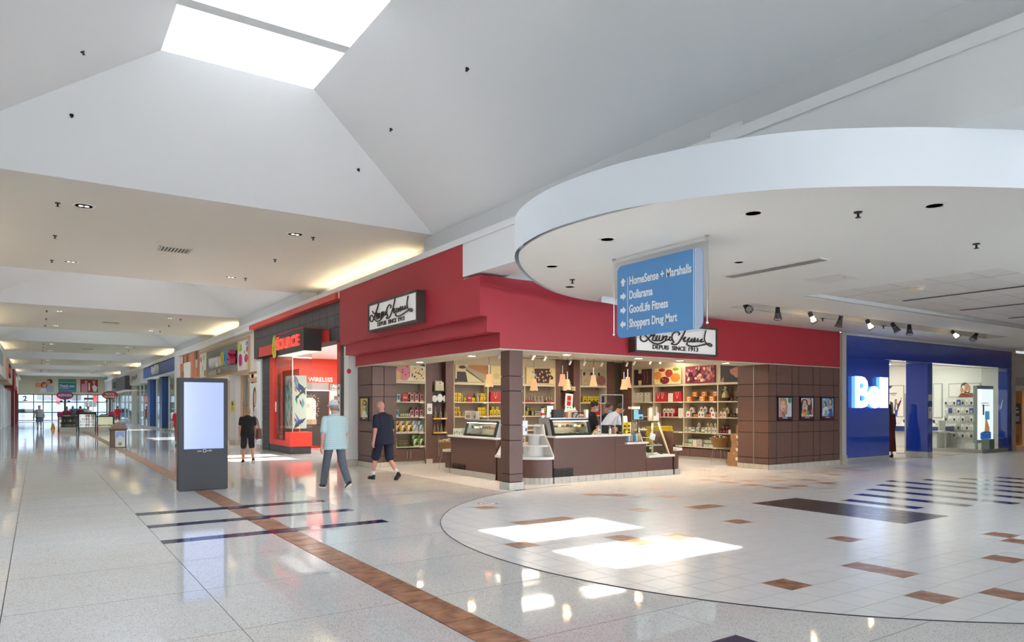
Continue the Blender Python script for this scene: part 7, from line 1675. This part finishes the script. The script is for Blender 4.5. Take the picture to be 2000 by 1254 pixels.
wallpic(1853, 1916, 748.5, 776, 'wide picture of a smiling bearded person wearing headphones', [('p', 5, [(.3, 0), (.4, .3), (.75, .3), (.85, 0)]), ('e', 0, .52, .75, .13, .3), ('e', 1, .58, .6, .12, .36), ('p', 0, [(.5, .3), (.66, .3), (.68, .45), (.52, .4)]), ('e', 4, .6, .42, .04, .05), ('e', 4, .47, .66, .05, .2), ('e', 1, .43, .5, .05, .2)], PH)
t = thing('accessory_wall', 'wall rack of small phone accessories in white packs', 'display', (XW - .05, 13, .5))
a, b = on_x(1846, 800, XW).y, on_x(1904, 800, XW).y
P(t, 'pegboard', M('peg_white', '#dedcd6', .5), XW - .02, XW - .001, min(a, b) - .02, max(a, b), .25, 1.95)
for rz_ in range(5):
    for i in range(7):
        w_ = (max(a, b) - min(a, b)) / 7; y = max(a, b) - (i + .5) * w_; z = [1.65, 1.33, 1.02, .7, .4][rz_]
        q = P(t, 'accessory_pack', [PAPER, PAPER, M('pack_grey', '#b9b8b4', .4), PAPER, M('ph_blue') if rz_ < 2 else PAPER][(i * 3 + rz_) % 5], XW - .1, XW - .085, y - w_ * .42, y + w_ * .42, z, z + .2)
        MB().box(XW - .105, XW - .1, y - w_ * .2, y + w_ * .25, z + .02, z + .12).build('product', [M('ph_dark'), M('pack_grey')][(i + rz_) % 2], q)
t = thing('sales_desk', 'white sales desk with royal blue edge in the phone store', 'desk', (28.3, 14.5, 0)); a = 12.4
P(t, 'base', M('store_white'), 28.3, 29.1, 13.1, 18.5, .003, .62); P(t, 'blue_edge', M('deep_blue'), 28.1, 29.2, 12.9, 18.8, .63, .82); P(t, 'top', PAPER, 28.08, 29.25, 12.88, 18.82, .821, .85)
for i, y in enumerate([13.3, 14.4, 15.7, 17.0]):
    q = thing('demo_phone', 'demo phone stand %s from the shop window on the white desk' % ORD[i], 'phone', (28.5, y, .852), 'demo phones'); P(q, 'block', PAPER, 28.4, 28.6, y - .1, y + .1, .852, .95); MB().obox((28.5, y, 1.0), (.02, .08, .16), (0, -.4, 0)).build('phone', BLACK, q)
t = thing('info_stand', 'tall steel framed information stand in the phone store entrance', 'stand', (24.0, 12.2, 0)); p0 = on_y(1769.5, 800, 12.2).x
P(t, 'upright', STEEL, p0, p0 + .14, 12.15, 12.25, .03, 2.03); P(t, 'edge_strip', BLACK, p0 + .14, p0 + .17, 12.15, 12.25, .03, 2.03); P(t, 'foot', STEEL, p0 - .25, p0 + .9, 12.0, 12.4, .004, .03)
P(t, 'panel', PAPER, p0 + .18, p0 + .75, 12.18, 12.22, .62, 1.98); P(t, 'header', M('ph_slate', '#46506e', .4), p0 + .16, p0 + .75, 12.17, 12.23, 1.99, 2.25); P(t, 'lower_panel', M('pack_grey'), p0 + .24, p0 + .75, 12.19, 12.22, .05, .6)
flat(FACE_CAM(p0 + .18, .62, 12.18), [('p', 0, [(.14, 1.25), (.32, 1.25), (.23, 1.13)]), ('r', 0, .08, .42, .95, .97), ('r', 1, .13, .42, .35, .75), ('r', 0, .08, .4, .15, .16)], [M('ph_dark'), M('ph_blue')], 'print', t)
x0, x1 = on_y(1908, 800, 11.3).x, on_y(1938, 800, 11.3).x
t = thing('light_box', 'bright upright light box with a blue box picture behind the glass', 'light box', ((x0 + x1) / 2, 11.3, 0)); P(t, 'case', M('pale_green_post'), x0 - .04, x1 + .04, 11.28, 11.4, .3, 2.32); P(t, 'lit_face', M('lightbox_face', '#f2f6f8', .3, emit=.35), x0, x1, 11.27, 11.28, .42, 2.2)
P(t, 'post', M('pale_green_post'), x0, x0 + .06, 11.3, 11.36, .003, .3); P(t, 'post', M('pale_green_post'), x1 - .06, x1, 11.3, 11.36, .003, .3)
w = x1 - x0; flat(FACE_CAM(x0, .42, 11.27), [('p', 0, [(w * .15, .02), (w * .15, .24), (w * .85, .26), (w * .85, .02)]), ('p', 2, [(w * .15, .24), (w * .5, .3), (w * .85, .26)]), ('p', 1, [(w * .42, .28), (w * .5, .85), (w * .75, .4), (w * .75, .28)]), ('r', 3, w * .45, w * .75, .7, 1.0), ('r', 4, w * .2, w * .7, 1.28, 1.3), ('r', 4, w * .2, w * .75, 1.2, 1.22)], [M('lb_blue', '#2f78d8', .4, emit=.15), M('lb_orange', '#e8a860', .4, emit=.15), M('ph_blue'), M('lb_sky', '#5fb0e8', .4, emit=.15), M('pack_grey')], 'print', t)
tag(MB().box(x0 + .1, x0 + .5, 10.95, 11.2, .003, .45).build('waste_basket', M('pale_green_post')), 'pale green waste basket below the light box', 'basket')
t = thing('tall_chair', 'white high chair at the steel legged table in the phone store', 'chair', (27.0, 12.9, 0))
p = 27.35
P(t, 'seat', PAPER, p - .2, p + .25, 12.05, 12.5, .62, .66); P(t, 'backrest', PAPER, p - .2, p + .25, 12.48, 12.52, .66, 1.08)
for dx in (-.19, .22):
    for y in (12.07, 12.46): P(t, 'leg', STEEL, p + dx, p + dx + .025, y, y + .025, .003, .62)
P(t, 'stretcher', STEEL, p - .19, p + .245, 12.07, 12.09, .25, .27)
t = thing('side_table', 'small white topped table with thin steel legs beside the high chair', 'table', (p - .9, 12.7, 0)); P(t, 'top', PAPER, p - .82, p - .25, 12.1, 12.5, .68, .71)
for dx in (-.8, -.29):
    for y in (12.12, 12.46): P(t, 'leg', STEEL, p + dx, p + dx + .02, y, y + .02, .003, .68)
# neighbour beyond
t = thing('neighbour_front', 'pale shopfront with a dark free offer poster at the frame edge', 'storefront', (29.6, 10.9, 0)); P(t, 'jamb', M('pale_pilaster'), 28.78, 29.05, YQ - .02, YQ + .3, .15, 3.59); P(t, 'base', STONE, 28.76, 29.07, YQ - .03, YQ + .3, .003, .15); P(t, 'header', M('panel_grey_white', '#cfcdc8', .5), 29.05, 34, YQ, YQ + .3, 2.15, 3.5); P(t, 'textured_band', M('speckle', '#b5b2ac', .6, noise=(60, .5)), 29.05, 34, YQ - .01, YQ, 2.35, 2.65)
P(t, 'rail', PAPER, 29.05, 34, YQ - .01, YQ + .05, 2.15, 2.33); P(t, 'glass', glass('amber_glass', '#d9b98a'), 29.05, 34, YQ + .1, YQ + .11, .15, 2.15); P(t, 'sill', PAPER, 29.05, 34, YQ, YQ + .15, .003, .15); P(t, 'jamb', PAPER, 29.95, 30.2, YQ, YQ + .12, .15, 2.15)
P(t, 'poster', M('poster_plum', '#3a2a3a', .4), 29.1, 29.75, YQ + .08, YQ + .095, .95, 1.7); text('FREE', .26, PAPER, FACE_CAM(29.12, 1.05, YQ + .08), .008, t, 'lettering', bold=.006, sx=.95); flat(FACE_CAM(29.1, .95, YQ + .08), [('r', 0, .05, .5, .4, .48), ('r', 0, .05, .42, .55, .6)], [PAPER], 'print_lines', t)
struct(MB().box(29.5, 40, 13, 13.1, 0, 3.4).build('wall_neighbour', M('shop_warm'))); area('store_light', (31, 12, 3.2), 40, 1, 1, (1, .8, .5))
# general mall lamps (the downlights in the round soffit and the corridor flats)
for x, y in [(6.25, 4.72), (5.9, 6.45), (6.3, 8.13), (7.49, 9.2), (8.2, 6.43), (7.54, 3.6)]: pass
# ================================================================== PEOPLE
SKIN = M('skin', '#c58f74', .55, noise=(18, .06)); SKIN2 = M('skin_pink', '#cf9484', .55, noise=(18, .06))
def remesh(mb, name, mats, parent, voxel, smooth_it=6):
    me = bpy.data.meshes.new('r'); me.from_pydata(mb.v, [], mb.f); me.update()
    o = bpy.data.objects.new('r', me); COL.objects.link(o)
    m = o.modifiers.new('r', 'REMESH'); m.mode = 'VOXEL'; m.voxel_size = voxel
    s = o.modifiers.new('s', 'SMOOTH'); s.factor = .5; s.iterations = smooth_it
    dg = bpy.context.evaluated_depsgraph_get(); me2 = bpy.data.meshes.new_from_object(o.evaluated_get(dg))
    bpy.data.objects.remove(o); bpy.data.meshes.remove(me)
    me2.name = name; me2.materials.clear()
    for q in (mats if isinstance(mats, list) else [mats]): me2.materials.append(q)
    me2.polygons.foreach_set('use_smooth', [True] * len(me2.polygons))
    o2 = bpy.data.objects.new(name, me2); COL.objects.link(o2); o2.parent = parent
    return o2
class Fig:
    """Joint layout of a standing or walking figure facing +y, feet on z = 0."""
    def __init__(s, H, lean=0, legs=((0, 0), (0, 0)), arms=((0, .12, .25), (0, .12, .25)), twist=0, head=(0, 0), fat=1.0, sink=0):
        k = H / 1.75; s.k = k; s.fat = fat
        V = Vector; J = {}
        hipz = .93 * k
        J['hip'] = V((0, 0, hipz))
        low = 0
        for i, sg in ((0, -1), (1, 1)):
            h = V((sg * .09 * k * min(fat, 1.15), 0, hipz - .02 * k)); a, b = legs[i]
            kn = h + V((0, math.sin(a), -math.cos(a))) * .43 * k
            an = kn + V((0, math.sin(a - b), -math.cos(a - b))) * .41 * k
            J['h%d' % i], J['k%d' % i], J['a%d' % i] = h, kn, an; J['f%d' % i] = a - b
            low = min(low if i else 9, an.z - .075 * k)
        for q in list(J):
            if isinstance(J[q], Vector): J[q] = J[q] - V((0, 0, low))
        s.J = J; hip = J['hip']
        Lm = Matrix.Translation(hip) @ Matrix.Rotation(-lean, 4, 'X') @ Matrix.Rotation(twist, 4, 'Z'); s.U = Lm
        up = lambda x, y, z: Lm @ V((x * k, y * k, (z - .93) * k))
        J['chest'], J['waist'], J['neck'] = up(0, 0, 1.28), up(0, 0, 1.08), up(0, -.01, 1.47)
        for i, sg in ((0, -1), (1, 1)):
            sw, ab, bend = arms[i]
            sh = up(sg * .172 * (.6 + .4 * fat), -.005, 1.375)
            d = Lm.to_3x3() @ V((sg * math.sin(ab), math.sin(sw) * math.cos(ab), -math.cos(sw) * math.cos(ab)))
            el = sh + d * .29 * k
            d2 = Lm.to_3x3() @ V((sg * math.sin(ab) * .3, math.sin(sw + bend), -math.cos(sw + bend)))
            if len(arms[i]) and bend > 1: d2 = (d2 + Lm.to_3x3() @ V((-sg * .45, 0, 0))).normalized()
            wr = el + d2.normalized() * .255 * k
            J['s%d' % i], J['e%d' % i], J['w%d' % i] = sh, el, wr; J['hd%d' % i] = d2.normalized()
        s.HM = Matrix.Translation(J['neck']) @ Lm.to_3x3().to_4x4() @ Matrix.Rotation(head[1], 4, 'Z') @ Matrix.Rotation(-head[0], 4, 'X')
    def hp(s, x, y, z): return s.HM @ Vector((x * s.k, y * s.k, z * s.k))
def cap(mb, p0, p1, r0, r1, n=12):
    mb.cone(p0, p1, r0, r1, n); mb.ell(p0, r0, n); mb.ell(p1, r1, n)
def ellm(mb, mat, c, r, n=14):
    q = MB(); q.ell((0, 0, 0), r, n); q.xf(mat @ Matrix.Translation(c)); mb.add(q.v, q.f)
RINGS = [(1.475, .058, .058), (1.45, .085, .068), (1.425, .135, .08), (1.39, .178, .095), (1.33, .19, .108), (1.22, .18, .115), (1.1, .168, .115), (1.0, .175, .12), (.92, .182, .125), (.84, .18, .122)]
def torso(mb, F, g, z0=.9, hem=None):
    k, f = F.k, F.fat; n = 20; vs = []; rg = [r for r in RINGS if r[0] >= z0] + ([(z0, .184, .126)] if hem else [])
    for z, rx, ry in rg:
        low = min(1, max(0, (1.3 - z) / .25)); fx, fy = 1 + (f - 1) * (.35 + .45 * low), 1 + (f - 1) * (.4 + 1.0 * low)
        gg = g if z < 1.44 else g * .4
        for i in range(n):
            a = 2 * PI * i / n; c, s_ = math.cos(a), math.sin(a)
            yy = (ry * fy + gg) * (1 + (.0 if s_ < 0 else .12 * low * (f - 1) * 4)) * math.copysign(abs(s_) ** .85, s_)
            vs.append(F.U @ Vector(((rx * fx + gg) * math.copysign(abs(c) ** .9, c) * k, (yy + .005) * k, (z - .93) * k)))
    m = len(rg); fs = [(q * n + i, (q + 1) * n + i, (q + 1) * n + (i + 1) % n, q * n + (i + 1) % n) for q in range(m - 1) for i in range(n)] + [tuple(range(n)), tuple(range((m - 1) * n, m * n))[::-1]]
    mb.add(vs, fs)
def person(label, loc, rz, H, F, outfit, skin=SKIN, voxel=.011, hands=True, cat='person', name='person'):
    t = thing(name, label, cat, loc); t.rotation_euler[2] = rz; LOC[t.name] = (0, 0, 0)
    k, J = F.k, F.J; b = MB(); torso(b, F, -.014, .86)
    cap(b, J['neck'] - (J['neck'] - J['chest']) * .2, F.hp(0, .01, .09), .055 * k, .052 * k)
    ellm(b, F.HM, Vector((0, .01 * k, .165 * k)), (.077 * k, .096 * k, .105 * k)); ellm(b, F.HM, Vector((0, .04 * k, .105 * k)), (.058 * k, .062 * k, .07 * k))
    ellm(b, F.HM, Vector((0, .108 * k, .138 * k)), (.013 * k, .02 * k, .024 * k), 8)
    for sg in (-1, 1): ellm(b, F.HM, Vector((sg * .078 * k, 0, .145 * k)), (.012 * k, .02 * k, .032 * k), 8)
    for i, sg in ((0, -1), (1, 1)):
        cap(b, J['s%d' % i], J['e%d' % i], .048 * k, .04 * k); cap(b, J['e%d' % i], J['w%d' % i], .04 * k, .027 * k)
        w, d = J['w%d' % i], J['hd%d' % i]; side = Vector((0, 1, 0)) if abs(d.y) < .7 else Vector((sg * -1, 0, 0)); side = (side - d * side.dot(d)).normalized(); nrm = d.cross(side)
        palm = w + d * .05 * k
        cap(b, w, palm, .027 * k, .03 * k, 10); cap(b, palm - side * .018 * k, palm + side * .018 * k, .022 * k, .022 * k, 8)
        if hands:
            curl = nrm * (-sg)
            for q in range(4):
                r0 = palm + side * (.03 - .02 * q) * k + d * .02 * k; L = [.036, .041, .038, .03][q] * k
                p1 = r0 + (d + curl * .25).normalized() * L; p2 = p1 + (d * .6 + curl * .8).normalized() * L * .9
                cap(b, r0, p1, .0095 * k, .009 * k, 8); cap(b, p1, p2, .009 * k, .0078 * k, 8)
            r0 = w + d * .02 * k + side * .028 * k; p1 = r0 + (side * .7 + d * .7).normalized() * .038 * k; cap(b, r0, p1, .011 * k, .01 * k, 8); cap(b, p1, p1 + (d + curl * .3).normalized() * .03 * k, .01 * k, .0085 * k, 8)
        cap(b, J['h%d' % i], J['k%d' % i], .075 * k * (.7 + .3 * F.fat), .05 * k); cap(b, J['k%d' % i], J['k%d' % i].lerp(J['a%d' % i], .35), .048 * k, .053 * k); cap(b, J['k%d' % i].lerp(J['a%d' % i], .35), J['a%d' % i], .052 * k, .034 * k)
    remesh(b, 'body', skin, t, voxel)
    for sg in (-1, 1):
        e = MB(); ellm(e, F.HM, Vector((sg * .032 * k, .098 * k, .165 * k)), (.012 * k, .007 * k, .008 * k), 8); e.build('eye', M('eye_dark', '#2a2220', .3), t)
    e = MB(); ellm(e, F.HM, Vector((0, .099 * k, .09 * k)), (.022 * k, .008 * k, .006 * k), 8); e.build('mouth', M('lip', '#9a5a52', .5), t)
    for kind, *a in outfit: OUT[kind](F, t, voxel, *a)
    return t
def o_shirt(F, t, vx, mat, sleeve=.75, g=.012, hem=.0):
    J, k = F.J, F.k; m = MB(); torso(m, F, g, .93 - .09 - hem, True)
    for i in (0, 1): cap(m, J['s%d' % i], J['s%d' % i].lerp(J['e%d' % i], sleeve), .066 * k, (.056 + g * .5) * k) if sleeve <= 1 else (cap(m, J['s%d' % i], J['e%d' % i], .062 * k, .055 * k), cap(m, J['e%d' % i], J['e%d' % i].lerp(J['w%d' % i], sleeve - 1), .055 * k, .045 * k))
    remesh(m, 'shirt', mat, t, vx)
    c = MB(); c.tube([J['neck'] + F.U.to_3x3() @ Vector((.062 * k * math.cos(a * .4), .055 * k * math.sin(a * .4) + .01, -.015 * k - .01 * math.sin(a * .4))) for a in range(17)], .016 * k, 6); c.build('collar', mat if not isinstance(mat, list) else mat[0], t, smooth=True)
def o_legs(F, t, vx, mat, cover=2.0, g=.014, name='trousers'):
    J, k = F.J, F.k; m = MB(); ellm(m, Matrix.Translation(J['hip']), Vector((0, -.012 * k, -.02 * k)), ((.16 + g) * k * (.6 + .4 * F.fat), (.12 + g) * k, .12 * k))
    for i in (0, 1):
        h, kn, an = J['h%d' % i], J['k%d' % i], J['a%d' % i]
        if cover <= 1: cap(m, h, h.lerp(kn, cover), (.085 + g * .5) * k, (.07 + g) * k)
        else: cap(m, h, kn, (.083 + g * .5) * k, (.058 + g) * k); cap(m, kn, kn.lerp(an, cover - 1), (.058 + g) * k, (.05 + g) * k)
    remesh(m, name, mat, t, vx)
def o_skirt(F, t, vx, mat, z=.5):
    J, k = F.J, F.k; m = MB(); m.lathe([(.15 * k, J['hip'].z + .1 * k), (.19 * k, J['hip'].z - .05 * k), (.23 * k, z * k), (.0, z * k)], (0, 0, 0), 24); m.build('skirt', mat, t, smooth=True)
def o_shoes(F, t, vx, mat, sole=None):
    J, k = F.J, F.k
    for i in (0, 1):
        a = J['a%d' % i]; M_ = Matrix.Translation(a) @ Matrix.Rotation(min(0, J['f%d' % i]) * .9, 4, 'X')
        m = MB(); ellm(m, M_, Vector((0, .05 * k, -.035 * k)), (.045 * k, .12 * k, .038 * k)); ellm(m, M_, Vector((0, -.01 * k, -.01 * k)), (.043 * k, .055 * k, .055 * k))
        s = m.build('shoe', mat, t, smooth=True)
        q = MB(); q.prism([(.042 * k * math.cos(2 * PI * j / 16), .05 * k + .125 * k * math.sin(2 * PI * j / 16)) for j in range(16)], -.075 * k, -.055 * k); q.xf(M_); o = q.build('sole', sole or BLACK, s)
def o_socks(F, t, vx, mat):
    J, k = F.J, F.k
    for i in (0, 1): m = MB(); cap(m, J['k%d' % i].lerp(J['a%d' % i], .72), J['a%d' % i], .041 * k, .041 * k); m.build('sock', mat, t, smooth=True)
def o_hair(F, t, vx, mat, style='short'):
    k = F.k; m = MB(); ellm(m, F.HM, Vector((0, -.012 * k, .185 * k)), (.086 * k, .1 * k, .1 * k))
    if style in ('bob', 'long'): ellm(m, F.HM, Vector((0, -.045 * k, .12 * k)), (.088 * k, .07 * k, .12 * k))
    if style == 'long': ellm(m, F.HM, Vector((0, -.07 * k, .0)), (.075 * k, .045 * k, .14 * k))
    if style == 'bun': ellm(m, F.HM, Vector((0, -.1 * k, .2 * k)), (.04 * k, .04 * k, .04 * k))
    if style == 'fringe': m = MB(); ellm(m, F.HM, Vector((0, -.02 * k, .13 * k)), (.084 * k, .088 * k, .07 * k))
    remesh(m, 'hair', mat, t, max(vx, .012), 2)
def o_cap(F, t, vx, mat):
    k = F.k; m = MB(); ellm(m, F.HM, Vector((0, -.002 * k, .2 * k)), (.092 * k, .11 * k, .085 * k)); m.build('cap', mat, t, smooth=True)
    m = MB(); ellm(m, F.HM, Vector((0, .12 * k, .185 * k)), (.07 * k, .07 * k, .012 * k)); m.build('cap_peak', mat, t, smooth=True)
def o_mask(F, t, vx, mat):
    k = F.k; m = MB(); ellm(m, F.HM, Vector((0, .058 * k, .1 * k)), (.062 * k, .066 * k, .05 * k)); m.build('face_mask', mat, t, smooth=True)
    for sg in (-1, 1): m = MB(); m.tube([F.hp(sg * .055, .08, .115), F.hp(sg * .078, .02, .14), F.hp(sg * .08, -.01, .155)], .004, 5); m.build('ear_loop', mat, t)
OUT = dict(shirt=o_shirt, legs=o_legs, skirt=o_skirt, shoes=o_shoes, socks=o_socks, hair=o_hair, cap=o_cap, mask=o_mask)
def stripes(name, c1, c2, sc, axis=2, f=.5):
    m = M(name, c1, .75); nt = m.node_tree; tc = nt.nodes.new('ShaderNodeTexCoord'); sp = nt.nodes.new('ShaderNodeSeparateXYZ'); nt.links.new(tc.outputs['Object'], sp.inputs[0])
    mu = nt.nodes.new('ShaderNodeMath'); mu.operation = 'MULTIPLY'; mu.inputs[1].default_value = sc; nt.links.new(sp.outputs[axis], mu.inputs[0])
    fr = nt.nodes.new('ShaderNodeMath'); fr.operation = 'FRACT'; nt.links.new(mu.outputs[0], fr.inputs[0]); gt = nt.nodes.new('ShaderNodeMath'); gt.operation = 'GREATER_THAN'; gt.inputs[1].default_value = f; nt.links.new(fr.outputs[0], gt.inputs[0])
    mx = nt.nodes.new('ShaderNodeMix'); mx.data_type = 'RGBA'; mx.inputs[6].default_value = (*lin(c1), 1); mx.inputs[7].default_value = (*lin(c2), 1); nt.links.new(gt.outputs[0], mx.inputs[0]); nt.links.new(mx.outputs[2], nt.nodes['Principled BSDF'].inputs['Base Color']); return m
NV = M('navy_cloth', '#1d2236', .85, noise=(30, .15)); BK = M('black_cloth', '#1b1b1f', .85); GREYC = M('grey_denim', '#5c626c', .85, noise=(25, .12)); WHC = M('white_cloth', '#d9d8d8', .8); SH = M('black_shoe', '#1c1c20', .5); MASK = M('mask_blue', '#a9c9dd', .7)
# man in striped polo
F = Fig(1.74, .05, ((.34, .05), (-.3, .34)), ((-.12, .22, .25), (.2, .24, .3)), fat=1.25, head=(.1, 0))
person('person in pale teal striped polo, white cap and grey jeans walking away', (4.72, 13.05, 0), .12, 1.74, F, [('shirt', stripes('polo_stripe', '#a9c4c9', '#bcd3d4', 26), .8, .02, .05), ('legs', GREYC, 1.93, .018), ('shoes', SH, PAPER), ('hair', M('hair_grey', '#8f8780', .7), 'fringe'), ('cap', WHC)], SKIN2, .0095)
# man in navy
F = Fig(1.76, .12, ((.4, .18), (-.12, .6)), ((-.25, .3, .5), (.15, .28, .4)), fat=1.2, head=(.25, .1))
person('person in navy polo and navy shorts leaning into a stride by the brown pier', (6.18, 14.05, 0), .25, 1.76, F, [('shirt', NV, .75, .02, .06), ('legs', NV, .95, .03, 'shorts'), ('socks', WHC), ('shoes', SH, BLACK)], SKIN2, .0095)
# woman with bag
F = Fig(1.6, .03, ((.25, .05), (-.3, .25)), ((-.1, .18, .2), (.08, .2, .35)), fat=1.08, head=(.1, 0))
w_ = person('person in black top and dark shorts walking away with a brown bag', (4.85, 20.3, 0), -.05, 1.6, F, [('shirt', BK, .6, .012, .0), ('legs', M('charcoal_cloth', '#23242e', .85), .9, .02, 'shorts'), ('shoes', SH, PAPER), ('hair', M('hair_blonde', '#a5825c', .6, noise=(40, .3)), 'bob')], SKIN, .011)
t = thing('shoulder_bag', 'brown leather shoulder bag hanging at the hip of the person in black', 'bag', (5.13, 20.27, .62)); MB().prism([(-.16, .68), (.14, .62), (.2, .78), (.02, .98), (-.1, .95)], -.05, .05, 'x').xf(Matrix.Translation((5.15, 20.27, 0))).build('pouch', M('leather_brown', '#7a5546', .5, noise=(30, .2)), t, bevel=.015)
MB().tube(smooth_path([(5.15, 20.2, .95), (5.1, 20.22, 1.2), (5.02, 20.26, 1.32), (5.1, 20.32, 1.2), (5.15, 20.34, .95)], 4), .012, 6).build('strap', M('leather_brown'), t)
# far people
F = Fig(1.72, 0, ((.15, .05), (-.12, .15)), ((0, .3, .3), (0, .3, .3)), fat=1.3)
person('person in striped top and grey blue skirt with a mask, near the end doors', (.15, 61.1, 0), PI, 1.72, F, [('shirt', stripes('top_stripe', '#d5d5dc', '#4a4a5a', 9), .3, .015, 0), ('skirt', M('denim_skirt', '#5c6f96', .8), .52), ('shoes', SH), ('hair', M('hair_dark', '#33241e', .7), 'bob'), ('mask', MASK)], SKIN, .018, False)
F = Fig(1.7, .03, ((.1, .05), (-.1, .1)), ((0, .25, .3), (0, .25, .3)), fat=1.2)
person('person in red T-shirt and dark shorts beside the far kiosk, seen from behind', (6.0, 72, 0), 0, 1.7, F, [('shirt', M('red_cloth', '#b01e2c', .8), .8, .02, .05), ('legs', M('dark_check', '#33384a', .85), .9, .02, 'shorts'), ('shoes', SH), ('hair', M('hair_dark'), 'short')], SKIN, .018, False)
KP = [(130, 55.6, 'red_cloth', 'person in red by the purple oval sign, bending over the kiosk', .35, 'hair_dark'), (142, 57, 'blue_grey_cloth', 'taller person in blue grey behind the kiosk', .1, 'hair_grey'), (157, 55.2, 'maroon_cloth', 'person in maroon seen from behind at the middle of the kiosk', .15, 'hair_dark'), (172, 55.8, 'white_cloth', 'person in white shirt by the grey card rack', .2, 'hair_grey')]
M('blue_grey_cloth', '#5a6a80', .8); M('maroon_cloth', '#8a1e30', .8)
for u, y, c, lb, ln, hr in KP:
    p = on_y(u, 800, y); F = Fig(1.66, ln, ((.05, .05), (-.03, .05)), ((.5, .2, .6), (.5, .2, .6)), fat=1.1, head=(.2, 0))
    person(lb, (p.x, y, 0), PI if 'maroon' not in lb else 0, 1.66, F, [('shirt', MATS[c], .8, .015, 0), ('legs', NV, 1.9, .014), ('shoes', SH), ('hair', MATS[hr], 'short')], SKIN, .02, False)
p = on_z(350, 872); F = Fig(1.62, .02, ((.15, .05), (-.15, .2)), ((0, .22, .2), (0, .22, .2)), fat=1.1)
person('person in red mostly hidden behind the digital kiosk', (p.x, p.y, 0), 0, 1.62, F, [('shirt', MATS['red_cloth'], .8, .015, .0), ('legs', M('rose_cloth', '#a04a58', .8), 1.5, .014), ('shoes', SH), ('hair', MATS['hair_dark'], 'bob')], SKIN, .016, False)
# shop staff and customer
p = on_y(1152, 800, 12.75); F = Fig(1.72, .14, ((.05, .05), (-.03, .05)), ((.5, .12, .9), (.5, .12, .9)), head=(.35, -.15))
person('staff person in black with a blue mask turned sideways behind the glass case', (p.x - .02, 12.75, 0), -PI / 2 - .45, 1.72, F, [('shirt', BK, .7, .012, 0), ('legs', NV, 1.9, .014), ('shoes', SH), ('hair', MATS['hair_dark'], 'bun'), ('mask', MASK)], SKIN, .011)
p = on_y(1181, 800, 12.95); F = Fig(1.68, .16, ((.05, .05), (-.03, .05)), ((.45, .2, 1.2), (.45, .2, 1.2)), head=(.3, 0))
person('staff person in black T-shirt with a blue mask facing out behind the shield', (p.x, 12.95, 0), PI + .1, 1.68, F, [('shirt', BK, .7, .012, 0), ('legs', NV, 1.9, .014), ('shoes', SH), ('hair', M('hair_auburn', '#4a2a20', .7), 'bun'), ('mask', MASK)], SKIN2, .011)
p = on_y(1188, 800, 12.3); F = Fig(1.8, .6, ((.1, .05), (-.1, .1)), ((.6, .2, 1.0), (.6, .2, 1.0)), fat=1.2, head=(.3, 0))
person('person in pale blue striped shirt bending low behind the acrylic shield', (p.x - .12, 12.3, 0), -PI / 2 - .2, 1.8, F, [('shirt', stripes('shirt_stripe', '#aabbdd', '#c9d3ea', 30, 0), 1.8, .02, .0), ('legs', NV, 1.9, .014), ('shoes', SH), ('hair', MATS['hair_dark'], 'short')], SKIN, .011)
p = on_y(1735, 800, 11.6); F = Fig(1.66, .02, ((.05, .05), (-.03, .05)), ((.1, .15, .3), (.1, .15, .3)))
person('person in a long maroon coat half hidden behind the blue wall panel', (p.x, 11.6, 0), -.6, 1.66, F, [('shirt', M('maroon_coat', '#5a1f22', .85), 1.8, .02, 0), ('skirt', MATS['maroon_coat'], .2), ('shoes', SH), ('hair', MATS['hair_dark'], 'long')], SKIN, .014, False)
